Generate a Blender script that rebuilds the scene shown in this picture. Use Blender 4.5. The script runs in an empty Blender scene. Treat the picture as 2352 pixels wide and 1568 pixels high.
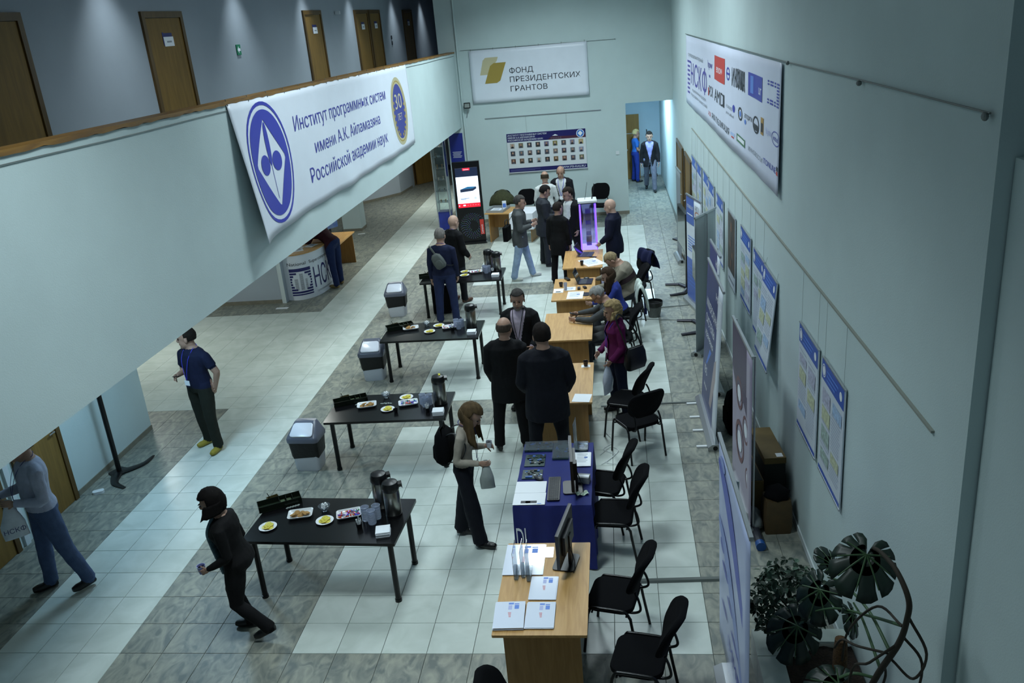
import bpy, bmesh, math, random
import numpy as np
from mathutils import Vector, Matrix, noise
from mathutils.geometry import tessellate_polygon

random.seed(7)
SC = bpy.context.scene
COL = SC.collection
PI = math.pi
def R(d): return math.radians(d)

# ---------------------------------------------------------------- camera, world, main light, exposure
cam_data = bpy.data.cameras.new('camera'); cam_data.lens = 30.5416; cam_data.sensor_width = 36.0
cam_data.clip_start = 0.1; cam_data.clip_end = 200
camera = bpy.data.objects.new('camera', cam_data); COL.objects.link(camera)
camera.matrix_world = Matrix(((0.991006, 0.043449, 0.126568, 6.0675), (0.103006, 0.35608, -0.928761, -7.8378), (-0.085422, 0.933445, 0.348402, 5.2586), (0, 0, 0, 1)))
SC.camera = camera
world = bpy.data.worlds.new('world'); SC.world = world; world.use_nodes = True
wbg = world.node_tree.nodes['Background']
wbg.inputs[0].default_value = (0.50, 0.70, 0.82, 1); wbg.inputs[1].default_value = 0.20
SC.view_settings.view_transform = 'Standard'; SC.view_settings.look = 'None'
SC.view_settings.gamma = 1.0; SC.view_settings.use_curve_mapping = False
SC.view_settings.exposure = 0.0
HALL_LIGHTS = [(3.9, 2.6), (4.2, 8.2), (5.7, 5.4), (4.6, 11.6), (4.0, -2.6)]   # ceiling panels of the hall
HALL_POWER = [92, 122, 98, 200, 85]   # watts

# ---------------------------------------------------------------- materials
def lin(h):
    h = h.lstrip('#'); out = []
    for i in (0, 2, 4):
        c = int(h[i:i+2], 16) / 255
        out.append(c / 12.92 if c <= 0.04045 else ((c + 0.055) / 1.055) ** 2.4)
    return (*out, 1)
MATS = {}
def mat(name, col, rough=0.6, metal=0.0, var=0.0, scale=8.0, bump=0.0, bscale=60.0, emit=0.0, trans=0.0, alpha=1.0, spec=0.5, rand=0.0, col2=None, dist=0.0, ecol=None, stretch=None, coat=0.0):
    if name in MATS: return MATS[name]
    m = bpy.data.materials.new(name); m.use_nodes = True
    nt = m.node_tree; b = nt.nodes['Principled BSDF']
    c = lin(col) if isinstance(col, str) else col
    b.inputs['Base Color'].default_value = c
    b.inputs['Roughness'].default_value = rough; b.inputs['Metallic'].default_value = metal
    b.inputs['Specular IOR Level'].default_value = spec
    b.inputs['Transmission Weight'].default_value = trans
    b.inputs['Alpha'].default_value = alpha
    b.inputs['Coat Weight'].default_value = coat
    if emit:
        b.inputs['Emission Color'].default_value = lin(ecol) if ecol else c
        b.inputs['Emission Strength'].default_value = emit
    tc = None
    if var or bump or col2:
        tc = nt.nodes.new('ShaderNodeTexCoord')
        vec = tc.outputs['Object']
        if stretch:
            mp = nt.nodes.new('ShaderNodeMapping'); mp.inputs['Scale'].default_value = stretch
            nt.links.new(vec, mp.inputs['Vector']); vec = mp.outputs['Vector']
        if rand:
            oi = nt.nodes.new('ShaderNodeObjectInfo')
            ad = nt.nodes.new('ShaderNodeVectorMath'); ad.operation = 'MULTIPLY_ADD'
            ad.inputs[1].default_value = (37, 53, 19)
            cb = nt.nodes.new('ShaderNodeCombineXYZ')
            for k in range(3): nt.links.new(oi.outputs['Random'], cb.inputs[k])
            nt.links.new(cb.outputs[0], ad.inputs[0]); nt.links.new(vec, ad.inputs[2]); vec = ad.outputs[0]
    if var or col2:
        n = nt.nodes.new('ShaderNodeTexNoise'); n.inputs['Scale'].default_value = scale
        n.inputs['Detail'].default_value = 5; n.inputs['Distortion'].default_value = dist
        nt.links.new(vec, n.inputs['Vector'])
        r = nt.nodes.new('ShaderNodeValToRGB')
        a = tuple(x * (1 - var) for x in c[:3]) + (1,)
        z = lin(col2) if col2 else tuple(min(1, x * (1 + var)) for x in c[:3]) + (1,)
        r.color_ramp.elements[0].color = a; r.color_ramp.elements[1].color = z
        r.color_ramp.elements[0].position = 0.33; r.color_ramp.elements[1].position = 0.68
        nt.links.new(n.outputs['Fac'], r.inputs['Fac'])
        nt.links.new(r.outputs['Color'], b.inputs['Base Color'])
    if bump:
        n2 = nt.nodes.new('ShaderNodeTexNoise'); n2.inputs['Scale'].default_value = bscale; n2.inputs['Detail'].default_value = 3
        nt.links.new(vec, n2.inputs['Vector'])
        bp = nt.nodes.new('ShaderNodeBump'); bp.inputs['Strength'].default_value = bump; bp.inputs['Distance'].default_value = 0.01
        nt.links.new(n2.outputs['Fac'], bp.inputs['Height']); nt.links.new(bp.outputs['Normal'], b.inputs['Normal'])
    MATS[name] = m
    return m
def wood(name, col, col2, rough=0.45, stretch=(14, 1.2, 14)):
    return mat(name, col, rough, var=0.06, scale=2.2, col2=col2, dist=0.8, stretch=stretch)

WALL = mat('wall_paint', '#bfd0d0', 0.75, var=0.03, scale=1.5, bump=0.15, bscale=90)
WALLG = mat('wall_paint_grey', '#a9b4be', 0.75, var=0.03, scale=1.5, bump=0.15, bscale=90)
WHITE_TILE = mat('white_tile', '#bcc6bf', 0.27, var=0.0, scale=3.2, col2='#cdd6d0', rand=1, dist=0.6, bump=0.02, bscale=14)
GREY_TILE = mat('grey_tile', '#6c736f', 0.42, var=0.10, scale=5.5, col2='#98998c', rand=1, dist=1.5, bump=0.03, bscale=14, stretch=(1.6, .8, 1))
GROUT = mat('grout', '#565c57', 0.9)
BEIGE = mat('skirting_stone', '#7b786a', 0.5, var=0.1, scale=12)
WHITEP = mat('white_plastic', '#d8dde0', 0.35)
BLACKP = mat('black_plastic', '#0d0e10', 0.35)
DBLACK = mat('black_lacquer', '#0b0b0d', 0.22, var=0.1, scale=20)
FABRIC = mat('black_fabric', '#0b0c0f', 0.95, bump=0.4, bscale=400, var=0.1, scale=60, spec=0.12)
TUBEB = mat('black_tube', '#0a0b0d', 0.3, metal=0.3)
STEEL = mat('brushed_steel', '#9a9a96', 0.28, metal=1.0, var=0.12, scale=6, stretch=(40, 40, 1))
ALU = mat('aluminium', '#b8bcc0', 0.35, metal=0.9)
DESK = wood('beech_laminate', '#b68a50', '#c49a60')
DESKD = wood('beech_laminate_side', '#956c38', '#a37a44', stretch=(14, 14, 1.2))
DOORW = wood('door_veneer', '#6f5522', '#7f622a', 0.65, stretch=(8, 8, 0.8))
DOORF = wood('door_frame_veneer', '#513b16', '#5f471c', 0.45, stretch=(8, 8, 0.8))
PAPER = mat('paper', '#e9edf2', 0.5)
PAPERG = mat('glossy_sleeve', '#dfe6f5', 0.12, coat=0.5)
VINYL = mat('banner_vinyl', '#dde4ee', 0.4, var=0.02, scale=3)
GLASS = mat('clear_glass', '#e8f2f4', 0.04, trans=1.0, spec=0.5)
ACRYL = mat('clear_acrylic', '#dfe9f2', 0.06, trans=0.92)
INKBLUE = mat('ink_blue', '#2f35a8', 0.45)
INKNAVY = mat('ink_navy', '#1b1f63', 0.45)
INKDARK = mat('ink_dark', '#20242e', 0.5)
INKGREY = mat('ink_grey', '#8d949c', 0.5)
INKGOLD = mat('ink_gold', '#a08a3c', 0.5)
INKPALE = mat('ink_pale_gold', '#c3bb96', 0.5)
INKRED = mat('ink_red', '#c0362c', 0.5)
INKWHITE = mat('ink_white', '#e8ecf2', 0.5)
INKSKY = mat('ink_sky', '#5c84d6', 0.5)
INKGREEN = mat('ink_green', '#4c7a5a', 0.5)
INKLINE = mat('ink_text_grey', '#7d8796', 0.5)
WIREM = mat('steel_wire', '#6c7472', 0.5, metal=0.3)

# ---------------------------------------------------------------- mesh helpers
class MB:
    def __init__(s): s.v = []; s.f = []; s.m = []
    def add(s, vs, fs, mi=0, M=None):
        o = len(s.v)
        if M is not None: vs = [tuple(M @ Vector(p)) for p in vs]
        s.v += [tuple(p) for p in vs]; s.f += [tuple(i + o for i in f) for f in fs]; s.m += [mi] * len(fs)
        return s
    def box(s, x0, x1, y0, y1, z0, z1, mi=0, M=None):
        return s.add([(x0,y0,z0),(x1,y0,z0),(x1,y1,z0),(x0,y1,z0),(x0,y0,z1),(x1,y0,z1),(x1,y1,z1),(x0,y1,z1)],
                     [(0,3,2,1),(4,5,6,7),(0,1,5,4),(1,2,6,5),(2,3,7,6),(3,0,4,7)], mi, M)
    def quad(s, a, b, c, d, mi=0): return s.add([a, b, c, d], [(0,1,2,3)], mi)
    def prism(s, poly, z0, z1, mi=0, M=None, taper=1.0):
        n = len(poly); cx = sum(p[0] for p in poly)/n; cy = sum(p[1] for p in poly)/n
        vs = [(x, y, z0) for x, y in poly] + [(cx+(x-cx)*taper, cy+(y-cy)*taper, z1) for x, y in poly]
        fs = [tuple(range(n-1, -1, -1)), tuple(range(n, 2*n))] + [(i, (i+1) % n, n+(i+1) % n, n+i) for i in range(n)]
        return s.add(vs, fs, mi, M)
    def lathe(s, prof, n=20, c=(0,0,0), mi=0, M=None, cap=True):
        vs = []; fs = []
        for r, z in prof:
            for k in range(n):
                a = 2*PI*k/n; vs.append((c[0]+r*math.cos(a), c[1]+r*math.sin(a), c[2]+z))
        for j in range(len(prof)-1):
            for k in range(n): fs.append((j*n+k, j*n+(k+1) % n, (j+1)*n+(k+1) % n, (j+1)*n+k))
        if cap:
            if prof[0][0] > 1e-4: fs.append(tuple(range(n-1, -1, -1)))
            if prof[-1][0] > 1e-4: fs.append(tuple((len(prof)-1)*n+k for k in range(n)))
        return s.add(vs, fs, mi, M)
    def loft(s, rings, mi=0, cap=True, M=None):
        n = len(rings[0]); vs = [p for r in rings for p in r]; fs = []
        for j in range(len(rings)-1):
            for k in range(n): fs.append((j*n+k, j*n+(k+1) % n, (j+1)*n+(k+1) % n, (j+1)*n+k))
        if cap: fs += [tuple(range(n-1, -1, -1)), tuple((len(rings)-1)*n+k for k in range(n))]
        return s.add(vs, fs, mi, M)
    def tube(s, path, r, n=8, mi=0, cap=True, flat=1.0):
        path = [Vector(p) for p in path]; rings = []
        rs = r if isinstance(r, (list, tuple)) else [r]*len(path)
        up = None
        for i, p in enumerate(path):
            t = (path[min(i+1, len(path)-1)] - path[max(i-1, 0)]).normalized()
            if up is None:
                up = Vector((0,0,1)) if abs(t.z) < 0.9 else Vector((0,1,0))
            a = t.cross(up)
            if a.length < 1e-5: up = Vector((1,0,0)); a = t.cross(up)
            a.normalize(); b = a.cross(t).normalized(); up = b
            rings.append([tuple(p + a*math.cos(2*PI*k/n)*rs[i] + b*math.sin(2*PI*k/n)*rs[i]*flat) for k in range(n)])
        return s.loft(rings, mi, cap)
    def cyl(s, p0, p1, r0, r1=None, n=12, mi=0): return s.tube([p0, p1], [r0, r0 if r1 is None else r1], n, mi)
    def ell(s, c, r, n=12, m=8, mi=0, M=None):
        prof = []
        for j in range(m+1):
            a = -PI/2 + PI*j/m; prof.append((math.cos(a), math.sin(a)))
        vs = []; fs = []
        for pr_, pz in prof[1:-1]:
            for k in range(n):
                a = 2*PI*k/n; vs.append((c[0]+r[0]*pr_*math.cos(a), c[1]+r[1]*pr_*math.sin(a), c[2]+r[2]*pz))
        nb = len(vs); vs += [(c[0], c[1], c[2]-r[2]), (c[0], c[1], c[2]+r[2])]
        for j in range(m-2):
            for k in range(n): fs.append((j*n+k, j*n+(k+1) % n, (j+1)*n+(k+1) % n, (j+1)*n+k))
        for k in range(n):
            fs.append((nb, (k+1) % n, k)); fs.append((nb+1, (m-2)*n+k, (m-2)*n+(k+1) % n))
        return s.add(vs, fs, mi, M)
    def grid(s, fn, nu, nv, mi=0):
        vs = [fn(i/nu, j/nv) for j in range(nv+1) for i in range(nu+1)]
        fs = [(j*(nu+1)+i, j*(nu+1)+i+1, (j+1)*(nu+1)+i+1, (j+1)*(nu+1)+i) for j in range(nv) for i in range(nu)]
        return s.add(vs, fs, mi)
    def mesh(s, name, mats, smooth=None):
        me = bpy.data.meshes.new(name); me.from_pydata(s.v, [], s.f)
        for m in (mats if isinstance(mats, (list, tuple)) else [mats]): me.materials.append(m)
        me.polygons.foreach_set('material_index', s.m)
        if smooth is not None:
            me.polygons.foreach_set('use_smooth', [True]*len(s.f)); me.set_sharp_from_angle(angle=R(smooth))
        me.update()
        return me
    def build(s, name, mats, parent=None, smooth=None):
        o = bpy.data.objects.new(name, s.mesh(name, mats, smooth)); COL.objects.link(o)
        if parent is not None: o.parent = parent
        return o
def rrect(w, d, r, n=4, cx=0, cy=0):
    out = []
    for sx, sy, a0 in ((1,1,0), (-1,1,90), (-1,-1,180), (1,-1,270)):
        for k in range(n+1):
            a = R(a0 + 90*k/n); out.append((cx+sx*(w/2-r)+r*math.cos(a), cy+sy*(d/2-r)+r*math.sin(a)))
    return out
def bez(pts, n=8):
    P = [Vector(p) for p in pts]; out = []          # Catmull-Rom through the points
    Q = [P[0]*2-P[1]] + P + [P[-1]*2-P[-2]]
    for i in range(1, len(Q)-2):
        for k in range(n):
            t = k/n; a, b, c, d = Q[i-1], Q[i], Q[i+1], Q[i+2]
            out.append(tuple(0.5*((2*b)+(c-a)*t+(2*a-5*b+4*c-d)*t*t+(3*b-a-3*c+d)*t*t*t)))
    out.append(tuple(P[-1])); return out
def tag(o, label, cat, group=None):
    o['label'] = label; o['category'] = cat
    if group: o['group'] = group
    return o
def thing(name, label, cat, loc=(0,0,0), rz=0, group=None):
    o = bpy.data.objects.new(name, None); COL.objects.link(o); o.empty_display_size = 0.1
    o.location = loc; o.rotation_euler = (0, 0, R(rz)); return tag(o, label, cat, group)
def struct(o): o['kind'] = 'structure'; return o
def dup(root, loc=None, rz=None, label=None, group=None):
    r = root.copy(); COL.objects.link(r)
    if loc is not None: r.location = loc
    if rz is not None: r.rotation_euler = (0, 0, R(rz))
    if label: r['label'] = label
    if group: r['group'] = group
    for ch in list(root.children):
        c = ch.copy(); COL.objects.link(c); c.parent = r
        for g in list(ch.children):
            d = g.copy(); COL.objects.link(d); d.parent = c
    return r
_TXT = {}
def text_geo(s, bold=0.0):
    k = (s, bold)
    if k in _TXT: return _TXT[k]
    cu = bpy.data.curves.new('t', 'FONT'); cu.body = s; cu.size = 1.0; cu.resolution_u = 3; cu.fill_mode = 'NONE'
    o = bpy.data.objects.new('t', cu); COL.objects.link(o)
    dg = bpy.context.evaluated_depsgraph_get(); me = bpy.data.meshes.new_from_object(o.evaluated_get(dg))
    co = [Vector((v.co.x, v.co.y, 0)) for v in me.vertices]; nb = {}
    for e in me.edges:
        a, b = e.vertices; nb.setdefault(a, []).append(b); nb.setdefault(b, []).append(a)
    bpy.data.objects.remove(o); bpy.data.meshes.remove(me); bpy.data.curves.remove(cu)
    seen = set(); loops = []
    for st in sorted(nb):                       # follow every contour; vertex order keeps its winding
        if st in seen: continue
        lp = [st]; seen.add(st); cur = st+1 if st+1 in nb[st] else nb[st][0]
        while cur not in seen:
            lp.append(cur); seen.add(cur); nx = [q for q in nb[cur] if q not in seen]
            if not nx: break
            cur = nx[0]
        if len(lp) > 2: loops.append([co[q] for q in lp])
    def area(l): return .5*sum(l[i-1].x*l[i].y-l[i].x*l[i-1].y for i in range(len(l)))
    def inside(p, l):
        c = False
        for i in range(len(l)):
            a, b = l[i-1], l[i]
            if (a.y > p.y) != (b.y > p.y) and p.x < (b.x-a.x)*(p.y-a.y)/(b.y-a.y)+a.x: c = not c
        return c
    ar = [area(l) for l in loops]; vs = []; fs = []
    if loops:
        sg = 1 if ar[max(range(len(ar)), key=lambda q: abs(ar[q]))] > 0 else -1
        outs = [q for q in range(len(loops)) if ar[q]*sg > 0]; hol = {q: [] for q in outs}
        for q in range(len(loops)):
            if q in hol: continue
            c = [w for w in outs if all(inside(p, loops[w]) for p in loops[q][::3])]
            if c: hol[min(c, key=lambda w: abs(ar[w]))].append(q)
            else: hol[q] = []
        for q in hol:
            grp = [loops[q]]+[loops[w] for w in hol[q]]; base = len(vs); vs += [(p.x, p.y, 0) for l in grp for p in l]
            fs += [tuple(base+w for w in tri) for tri in tessellate_polygon(grp)]
    _TXT[k] = (vs, fs); return _TXT[k]
def put_text(mb, s, x, z, w=None, h=0.1, mi=0, y=-0.003, surf=None, bold=0.004, align='l', rot=0):
    """flat lettering in the local x-z plane, front towards -y; w squeezes the line to that width"""
    vs, fs = text_geo(s, bold)
    if not vs: return
    x0 = min(v[0] for v in vs); x1 = max(v[0] for v in vs)
    ky = h/0.72; kx = ky if w is None else w/(x1-x0)
    W = (x1-x0)*kx; ox = x - (W/2 if align == 'c' else 0)
    out = []
    ca, sa = math.cos(R(rot)), math.sin(R(rot))
    for v in vs:
        a = (v[0]-x0)*kx; b = v[1]*ky
        u, q = ox + a*ca - b*sa, z + a*sa + b*ca
        out.append((u, y + (surf(u, q) if surf else 0), q))
    mb.add(out, fs, mi)
def flat(mb, poly, mi=0, y=-0.002, surf=None):
    mb.add([(u, y + (surf(u, q) if surf else 0), q) for u, q in poly], [tuple(range(len(poly)))], mi)
def rect(mb, x0, x1, z0, z1, mi=0, y=-0.002, surf=None, nx=1, nz=1):
    for i in range(nx):
        for j in range(nz):
            a, b = x0+(x1-x0)*i/nx, x0+(x1-x0)*(i+1)/nx; c, d = z0+(z1-z0)*j/nz, z0+(z1-z0)*(j+1)/nz
            flat(mb, [(a,c),(b,c),(b,d),(a,d)], mi, y, surf)
def ring(mb, cx, cz, r0x, r0z, r1x, r1z, mi=0, y=-0.002, surf=None, n=40):
    pts = [(cx+rx*math.cos(2*PI*k/n), cz+rz*math.sin(2*PI*k/n)) for rx, rz in ((r0x,r0z),(r1x,r1z)) for k in range(n)]
    vs = [(u, y+(surf(u, q) if surf else 0), q) for u, q in pts]
    mb.add(vs, [(k, (k+1) % n, n+(k+1) % n, n+k)[::-1] for k in range(n)], mi)
def fdisc(mb, cx, cz, rx, rz, mi=0, y=-0.002, surf=None, n=36, k=5):
    for i in range(k-1): ring(mb, cx, cz, rx*(k-i)/k, rz*(k-i)/k, rx*(k-i-1)/k, rz*(k-i-1)/k, mi, y, surf, n)
    flat(mb, disc(cx, cz, rx/k, rz/k, n), mi, y, surf)
def disc(cx, cz, rx, rz, n=28): return [(cx+rx*math.cos(2*PI*k/n), cz+rz*math.sin(2*PI*k/n)) for k in range(n)]
# ================================================================ the setting
T = 0.42
def wallx(y): return 7.797 - 0.0117*y
def zs(y): return -0.0103*(y + 2.4)
CAMI = camera.matrix_world.inverted(); FPX = 1995.38
def pix(p):
    q = CAMI @ Vector(p); return 1176 - FPX*q.x/q.z, 784 + FPX*q.y/q.z, -q.z
def tile_white(c, j):
    if 0 <= c <= 2: return j < 52
    if 7 <= c <= 15 and (-4 <= j <= 6 or 9 <= j <= 20 or 23 <= j <= 33): return True
    return c < 0 and 9 <= j <= 19
floor = struct(MB().box(-6.5, 8.6, -9, 27, -0.12, -0.006).build('floor', GROUT))
g = T/2 - 0.0022; b_ = 0.0015
def tile_geo(mb, cx, cy, mi=0):
    lo = [(cx+sx*g, cy+sy*g, -0.01) for sx, sy in ((-1,-1),(1,-1),(1,1),(-1,1))]
    mid = [(x, y, -0.0025) for x, y, z in lo]
    top = [(cx+sx*(g-b_), cy+sy*(g-b_), 0.0) for sx, sy in ((-1,-1),(1,-1),(1,1),(-1,1))]
    fs = [(8,9,10,11)] + [(i, (i+1) % 4, 4+(i+1) % 4, 4+i) for i in range(4)] + [(4+i, 4+(i+1) % 4, 8+(i+1) % 4, 8+i) for i in range(4)]
    mb.add(lo+mid+top, fs, mi)
tw = MB(); tile_geo(tw, 0, 0); tw = tw.mesh('white_floor_tile', WHITE_TILE)
tg = MB(); tile_geo(tg, 0, 0); tg = tg.mesh('grey_floor_tile', GREY_TILE)
cells = []
for c in range(-11, 19):
    for j in range(-16, 60):
        x, y = (c+.5)*T, (j+.5)*T
        if x > wallx(y) + .1: continue
        u, v, d = pix((x, y, 0))
        vis = d > 0 and -60 < u < 2412 and -60 < v < 1628
        if vis and x < 2.03:
            t = (2.036 - 6.0675)/(x - 6.0675); vis = 5.2586*(1-t) < 2.80
        cells.append((not vis, d, c, j))
cells.sort()
far = MB()
for k, (hid, d, c, j) in enumerate(cells):
    w = tile_white(c, j)
    if k < 300:
        o = bpy.data.objects.new('floor_tile', tw if w else tg); COL.objects.link(o)
        o.location = ((c+.5)*T, (j+.5)*T, 0); o.parent = floor
    else: tile_geo(far, (c+.5)*T, (j+.5)*T, 0 if w else 1)
far = far.build('floor_tiles_beyond', [WHITE_TILE, GREY_TILE], floor); far['kind'] = 'stuff'

# right wall (runs the whole length), its recessed near end, skirting
def slab(name, pts, z0, z1, m, parent=None):
    o = MB().prism(pts, z0, z1).build(name, m, parent)
    return struct(o) if parent is None else o
slab('wall_right', [(wallx(-3.53), -3.53), (wallx(22), 22), (wallx(22)+.3, 22), (wallx(-3.53)+.3, -3.53)], -0.1, 7.2, WALL)
slab('wall_right_recess', [(7.915, -9), (7.915, -3.54), (8.3, -3.54), (8.3, -9)], -0.1, 4.45, WALL)
slab('wall_right_reveal', [(8.3, -9), (8.3, -3.54), (8.9, -3.54), (8.9, -9)], -0.1, 7.2, WALL)
slab('baseboard_right', [(wallx(-3.5)-.014, -3.5), (wallx(10.5)-.014, 10.5), (wallx(10.5)-.001, 10.5), (wallx(-3.5)-.001, -3.5)], 0.0, 0.07, mat('white_skirting', '#c9d2d4', 0.4))
# back wall with the corridor opening
YB = 15.69
bw = MB(); bw.box(1.62, 6.395, YB, YB+.22, -0.1, 7.2); bw.box(6.395, 7.62, YB, YB+.22, 2.91, 7.2)
struct(bw.build('wall_back', WALL))
struct(MB().box(2.05, 6.40, YB-.013, YB-.001, 0.0, 0.085).build('baseboard_back', BEIGE))
WALLB = mat('corridor_paint', '#b4ccd8', 0.75, var=0.03, scale=1.5)
struct(MB().box(6.18, 6.395, YB+.23, 21.2, -0.1, 3.3).build('wall_corridor_left', WALLB))
struct(MB().box(6.18, 8.2, 21.2, 21.4, -0.1, 3.3).build('wall_corridor_end', WALLB))
struct(MB().box(6.18, 8.2, YB+.23, 21.4, 3.3, 3.4).build('ceiling_corridor', WALLB))
# lower left: wall under the gallery, its recess, the piers further on
slab('wall_left', [(-0.93, -8), (-0.93, 3.15), (-6.4, 3.15), (-6.4, 2.95), (-1.13, 2.95), (-1.13, -8)], -0.1, 2.68, WALL)
struct(MB().box(-0.93, -0.918, 1.24, 3.15, 0.0, 0.07).build('baseboard_left', BEIGE))
struct(MB().box(-6.4, -0.98, 9.12, 9.32, -0.1, 2.62).build('wall_left_middle', WALLG))
struct(MB().box(-6.4, -0.98, 9.108, 9.12, 0.0, 0.08).build('baseboard_left_middle', BEIGE))
struct(MB().box(-1.06, -0.972, 9.096, 9.10, 0.0, 2.62).build('trim_1', mat('corner_trim', '#cfdadc', 0.4)))
struct(MB().box(-6.4, -6.2, 3.15, 9.12, -0.1, 2.62).build('wall_left_recess', WALLG))
struct(MB().box(-1.62, -1.09, 15.6, 16.1, -0.1, 2.55).build('pillar', WALL)); 
struct(MB().box(-1.63, -1.08, 15.59, 16.11, 0.0, 0.07).build('baseboard_pillar', BEIGE))
slab('wall_left_far', [(-6, 15.6), (-6, 19.4), (-2.1, 19.5), (-1.12, 20.7), (-0.98, 21.9), (-0.98, 26.5), (-1.2, 26.5), (-1.2, 21.9), (-1.3, 20.8), (-2.2, 19.7), (-6.2, 19.6), (-6.2, 15.6)], -0.1, 2.5, WALLG)
slab('baseboard_left_far', [(-2.1, 19.488), (-1.11, 20.69), (-0.968, 21.9), (-0.98, 21.9), (-1.12, 20.7), (-2.1, 19.5)], 0, 0.08, BEIGE)
struct(MB().box(1.62, 1.8, YB+.22, 26.5, -0.1, 2.5).build('wall_passage_right', WALLG))
struct(MB().box(-1.2, 1.8, 26.5, 26.7, -0.1, 2.5).build('wall_passage_end', WALLG))
# gallery: slab, solid parapet with timber capping, rear wall with doors, ceiling
def sloped(name, x0, x1, y0, y1, z0, z1, m, n=1):
    mb = MB()
    a, b = zs(y0), zs(y1)
    mb.add([(x0,y0,z0+a),(x1,y0,z0+a),(x1,y1,z0+b),(x0,y1,z0+b),(x0,y0,z1+a),(x1,y0,z1+a),(x1,y1,z1+b),(x0,y1,z1+b)],
           [(0,3,2,1),(4,5,6,7),(0,1,5,4),(1,2,6,5),(2,3,7,6),(3,0,4,7)])
    return struct(mb.build(name, m))
sloped('wall_balcony', 1.91, 2.036, -8, YB, 2.80, 4.69, WALL)
sloped('floor_gallery', -6.4, 1.905, -8, 26.5, 2.82, 3.2, WALLG)
cap = MB(); rnd = random.Random(3); ys = [-8 + .11*k for k in range(216)]
rows = [[(1.85, y, 4.694+zs(y)), (1.85, y, 4.726+zs(y)), (2.05, y, 4.726+zs(y)), (2.052, y, 4.700-.016*rnd.random()+zs(y))] for y in ys if y < YB]
cap.loft(rows); struct(cap.build('trim_2', wood('capping_timber', '#6b4a18', '#8a6424', stretch=(10, 1, 10))))
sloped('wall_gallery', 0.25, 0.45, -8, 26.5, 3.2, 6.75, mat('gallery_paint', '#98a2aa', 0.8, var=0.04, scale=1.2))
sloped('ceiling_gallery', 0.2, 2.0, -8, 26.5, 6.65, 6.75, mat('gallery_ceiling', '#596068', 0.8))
sloped('wall_gallery_end', 0.45, 1.7, 22.4, 22.6, 3.2, 6.7, WALLG)
sloped('wall_gallery_right', 1.63, 1.85, YB+.22, 22.4, 3.2, 6.7, WALLG)
struct(MB().box(-6.5, 9, -9, YB+.22, 7.2, 7.3).build('ceiling', mat('ceiling_paint', '#a8b2b4', 0.8)))

def door(n, u0, u1, z0, z1, loc, rz, leaves=1, plate=False, knob_left=False):
    """door seen from -y local; u across, frame 7 cm, leaf set back in the frame"""
    w = u1-u0
    fr = MB(); fw = .075
    fr.box(0, fw, -.03, .01, z0, z1); fr.box(w-fw, w, -.03, .01, z0, z1); fr.box(fw, w-fw, -.03, .01, z1-fw, z1)
    d = struct(fr.build('door_%d' % n, DOORF)); d.location = loc; d.rotation_euler = (0, 0, R(rz))
    lw = (w-2*fw)/leaves
    for k in range(leaves):
        l = MB().box(fw+lw*k+.003, fw+lw*(k+1)-.003, -.012, -.001, z0+.005, z1-fw-.004).build('door_leaf', DOORW, d)
        hx = fw+lw*k+(.06 if (knob_left != (k == 0 and leaves == 2)) else lw-.06)
        hm = MB(); hm.cyl((hx, -.012, z0+1.0), (hx, -.055, z0+1.0), .012); hm.cyl((hx, -.05, z0+1.0), (hx+(.1 if hx < w/2 else -.1), -.05, z0+1.0), .009)
        hm.build('handle', ALU, l)
    if plate:
        pm = MB(); pw = .26; px = w*.5-.08; pz = z1-.42
        rect(pm, px-.02, px+.02, pz+.01, pz+.17, 1, -.016); rect(pm, px, px+pw, pz, pz+.115, 0, -.018); rect(pm, px+.02, px+pw-.02, pz+.115, pz+.16, 1, -.016)
        rect(pm, px+.07, px+pw-.06, pz+.045, pz+.065, 2, -.0195)
        pm.build('room_sign', [PAPER, INKNAVY, INKGREY], d)
    return d
# gallery doors face +x: local x runs along +y
for i, (y0, y1, pl) in enumerate(((-.42, .53, False), (2.83, 3.915, True), (8.81, 9.9, True), (12.3, 13.45, True), (13.53, 14.6, True), (17.18, 18.35, True))):
    zo = zs(y0); door(i+1, y0, y1, 3.2+zo, 5.705, (0.452, y0, 0 if False else 0), 90, 1, pl)
for i, (y0, y1) in enumerate(((0.30, 1.20), (-.98, .04))): door(7+i, y0, y1, 0, 2.06, (-0.928, y0, 0), 90)
struct(MB().box(-0.93, -0.9, .12, .2, 0, 2.4).build('trim_3', mat('conduit_white', '#cdd6da', .4)))
for i, (y0, y1) in enumerate(((14.5, 12.72), (12.36, 10.78))): door(9+i, 0, y0-y1, 0, 2.1, (wallx(y0)-.002, y0, 0), -90, 2)
d = door(11, 0, 1.15, 0, 2.05, (-.978, 22.3, 0), 90)
# leaf standing open in the passage and in the corridor
lf = MB().box(0, .92, -.02, .02, .01, 2.03).build('door_12', DOORW); struct(lf); lf.location = (-.90, 22.35, 0); lf.rotation_euler = (0, 0, R(52))
lf = MB().box(0, .46, -.02, .02, .01, 2.05).build('door_13', DOORW); struct(lf); lf.location = (6.41, 20.75, 0)
MB().box(.02, .38, -.028, -.02, 1.45, 1.47).build('panel_line', ALU, lf); MB().cyl((.06, -.02, .95), (.06, -.06, .95), .025).build('door_knob', ALU, lf)
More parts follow.
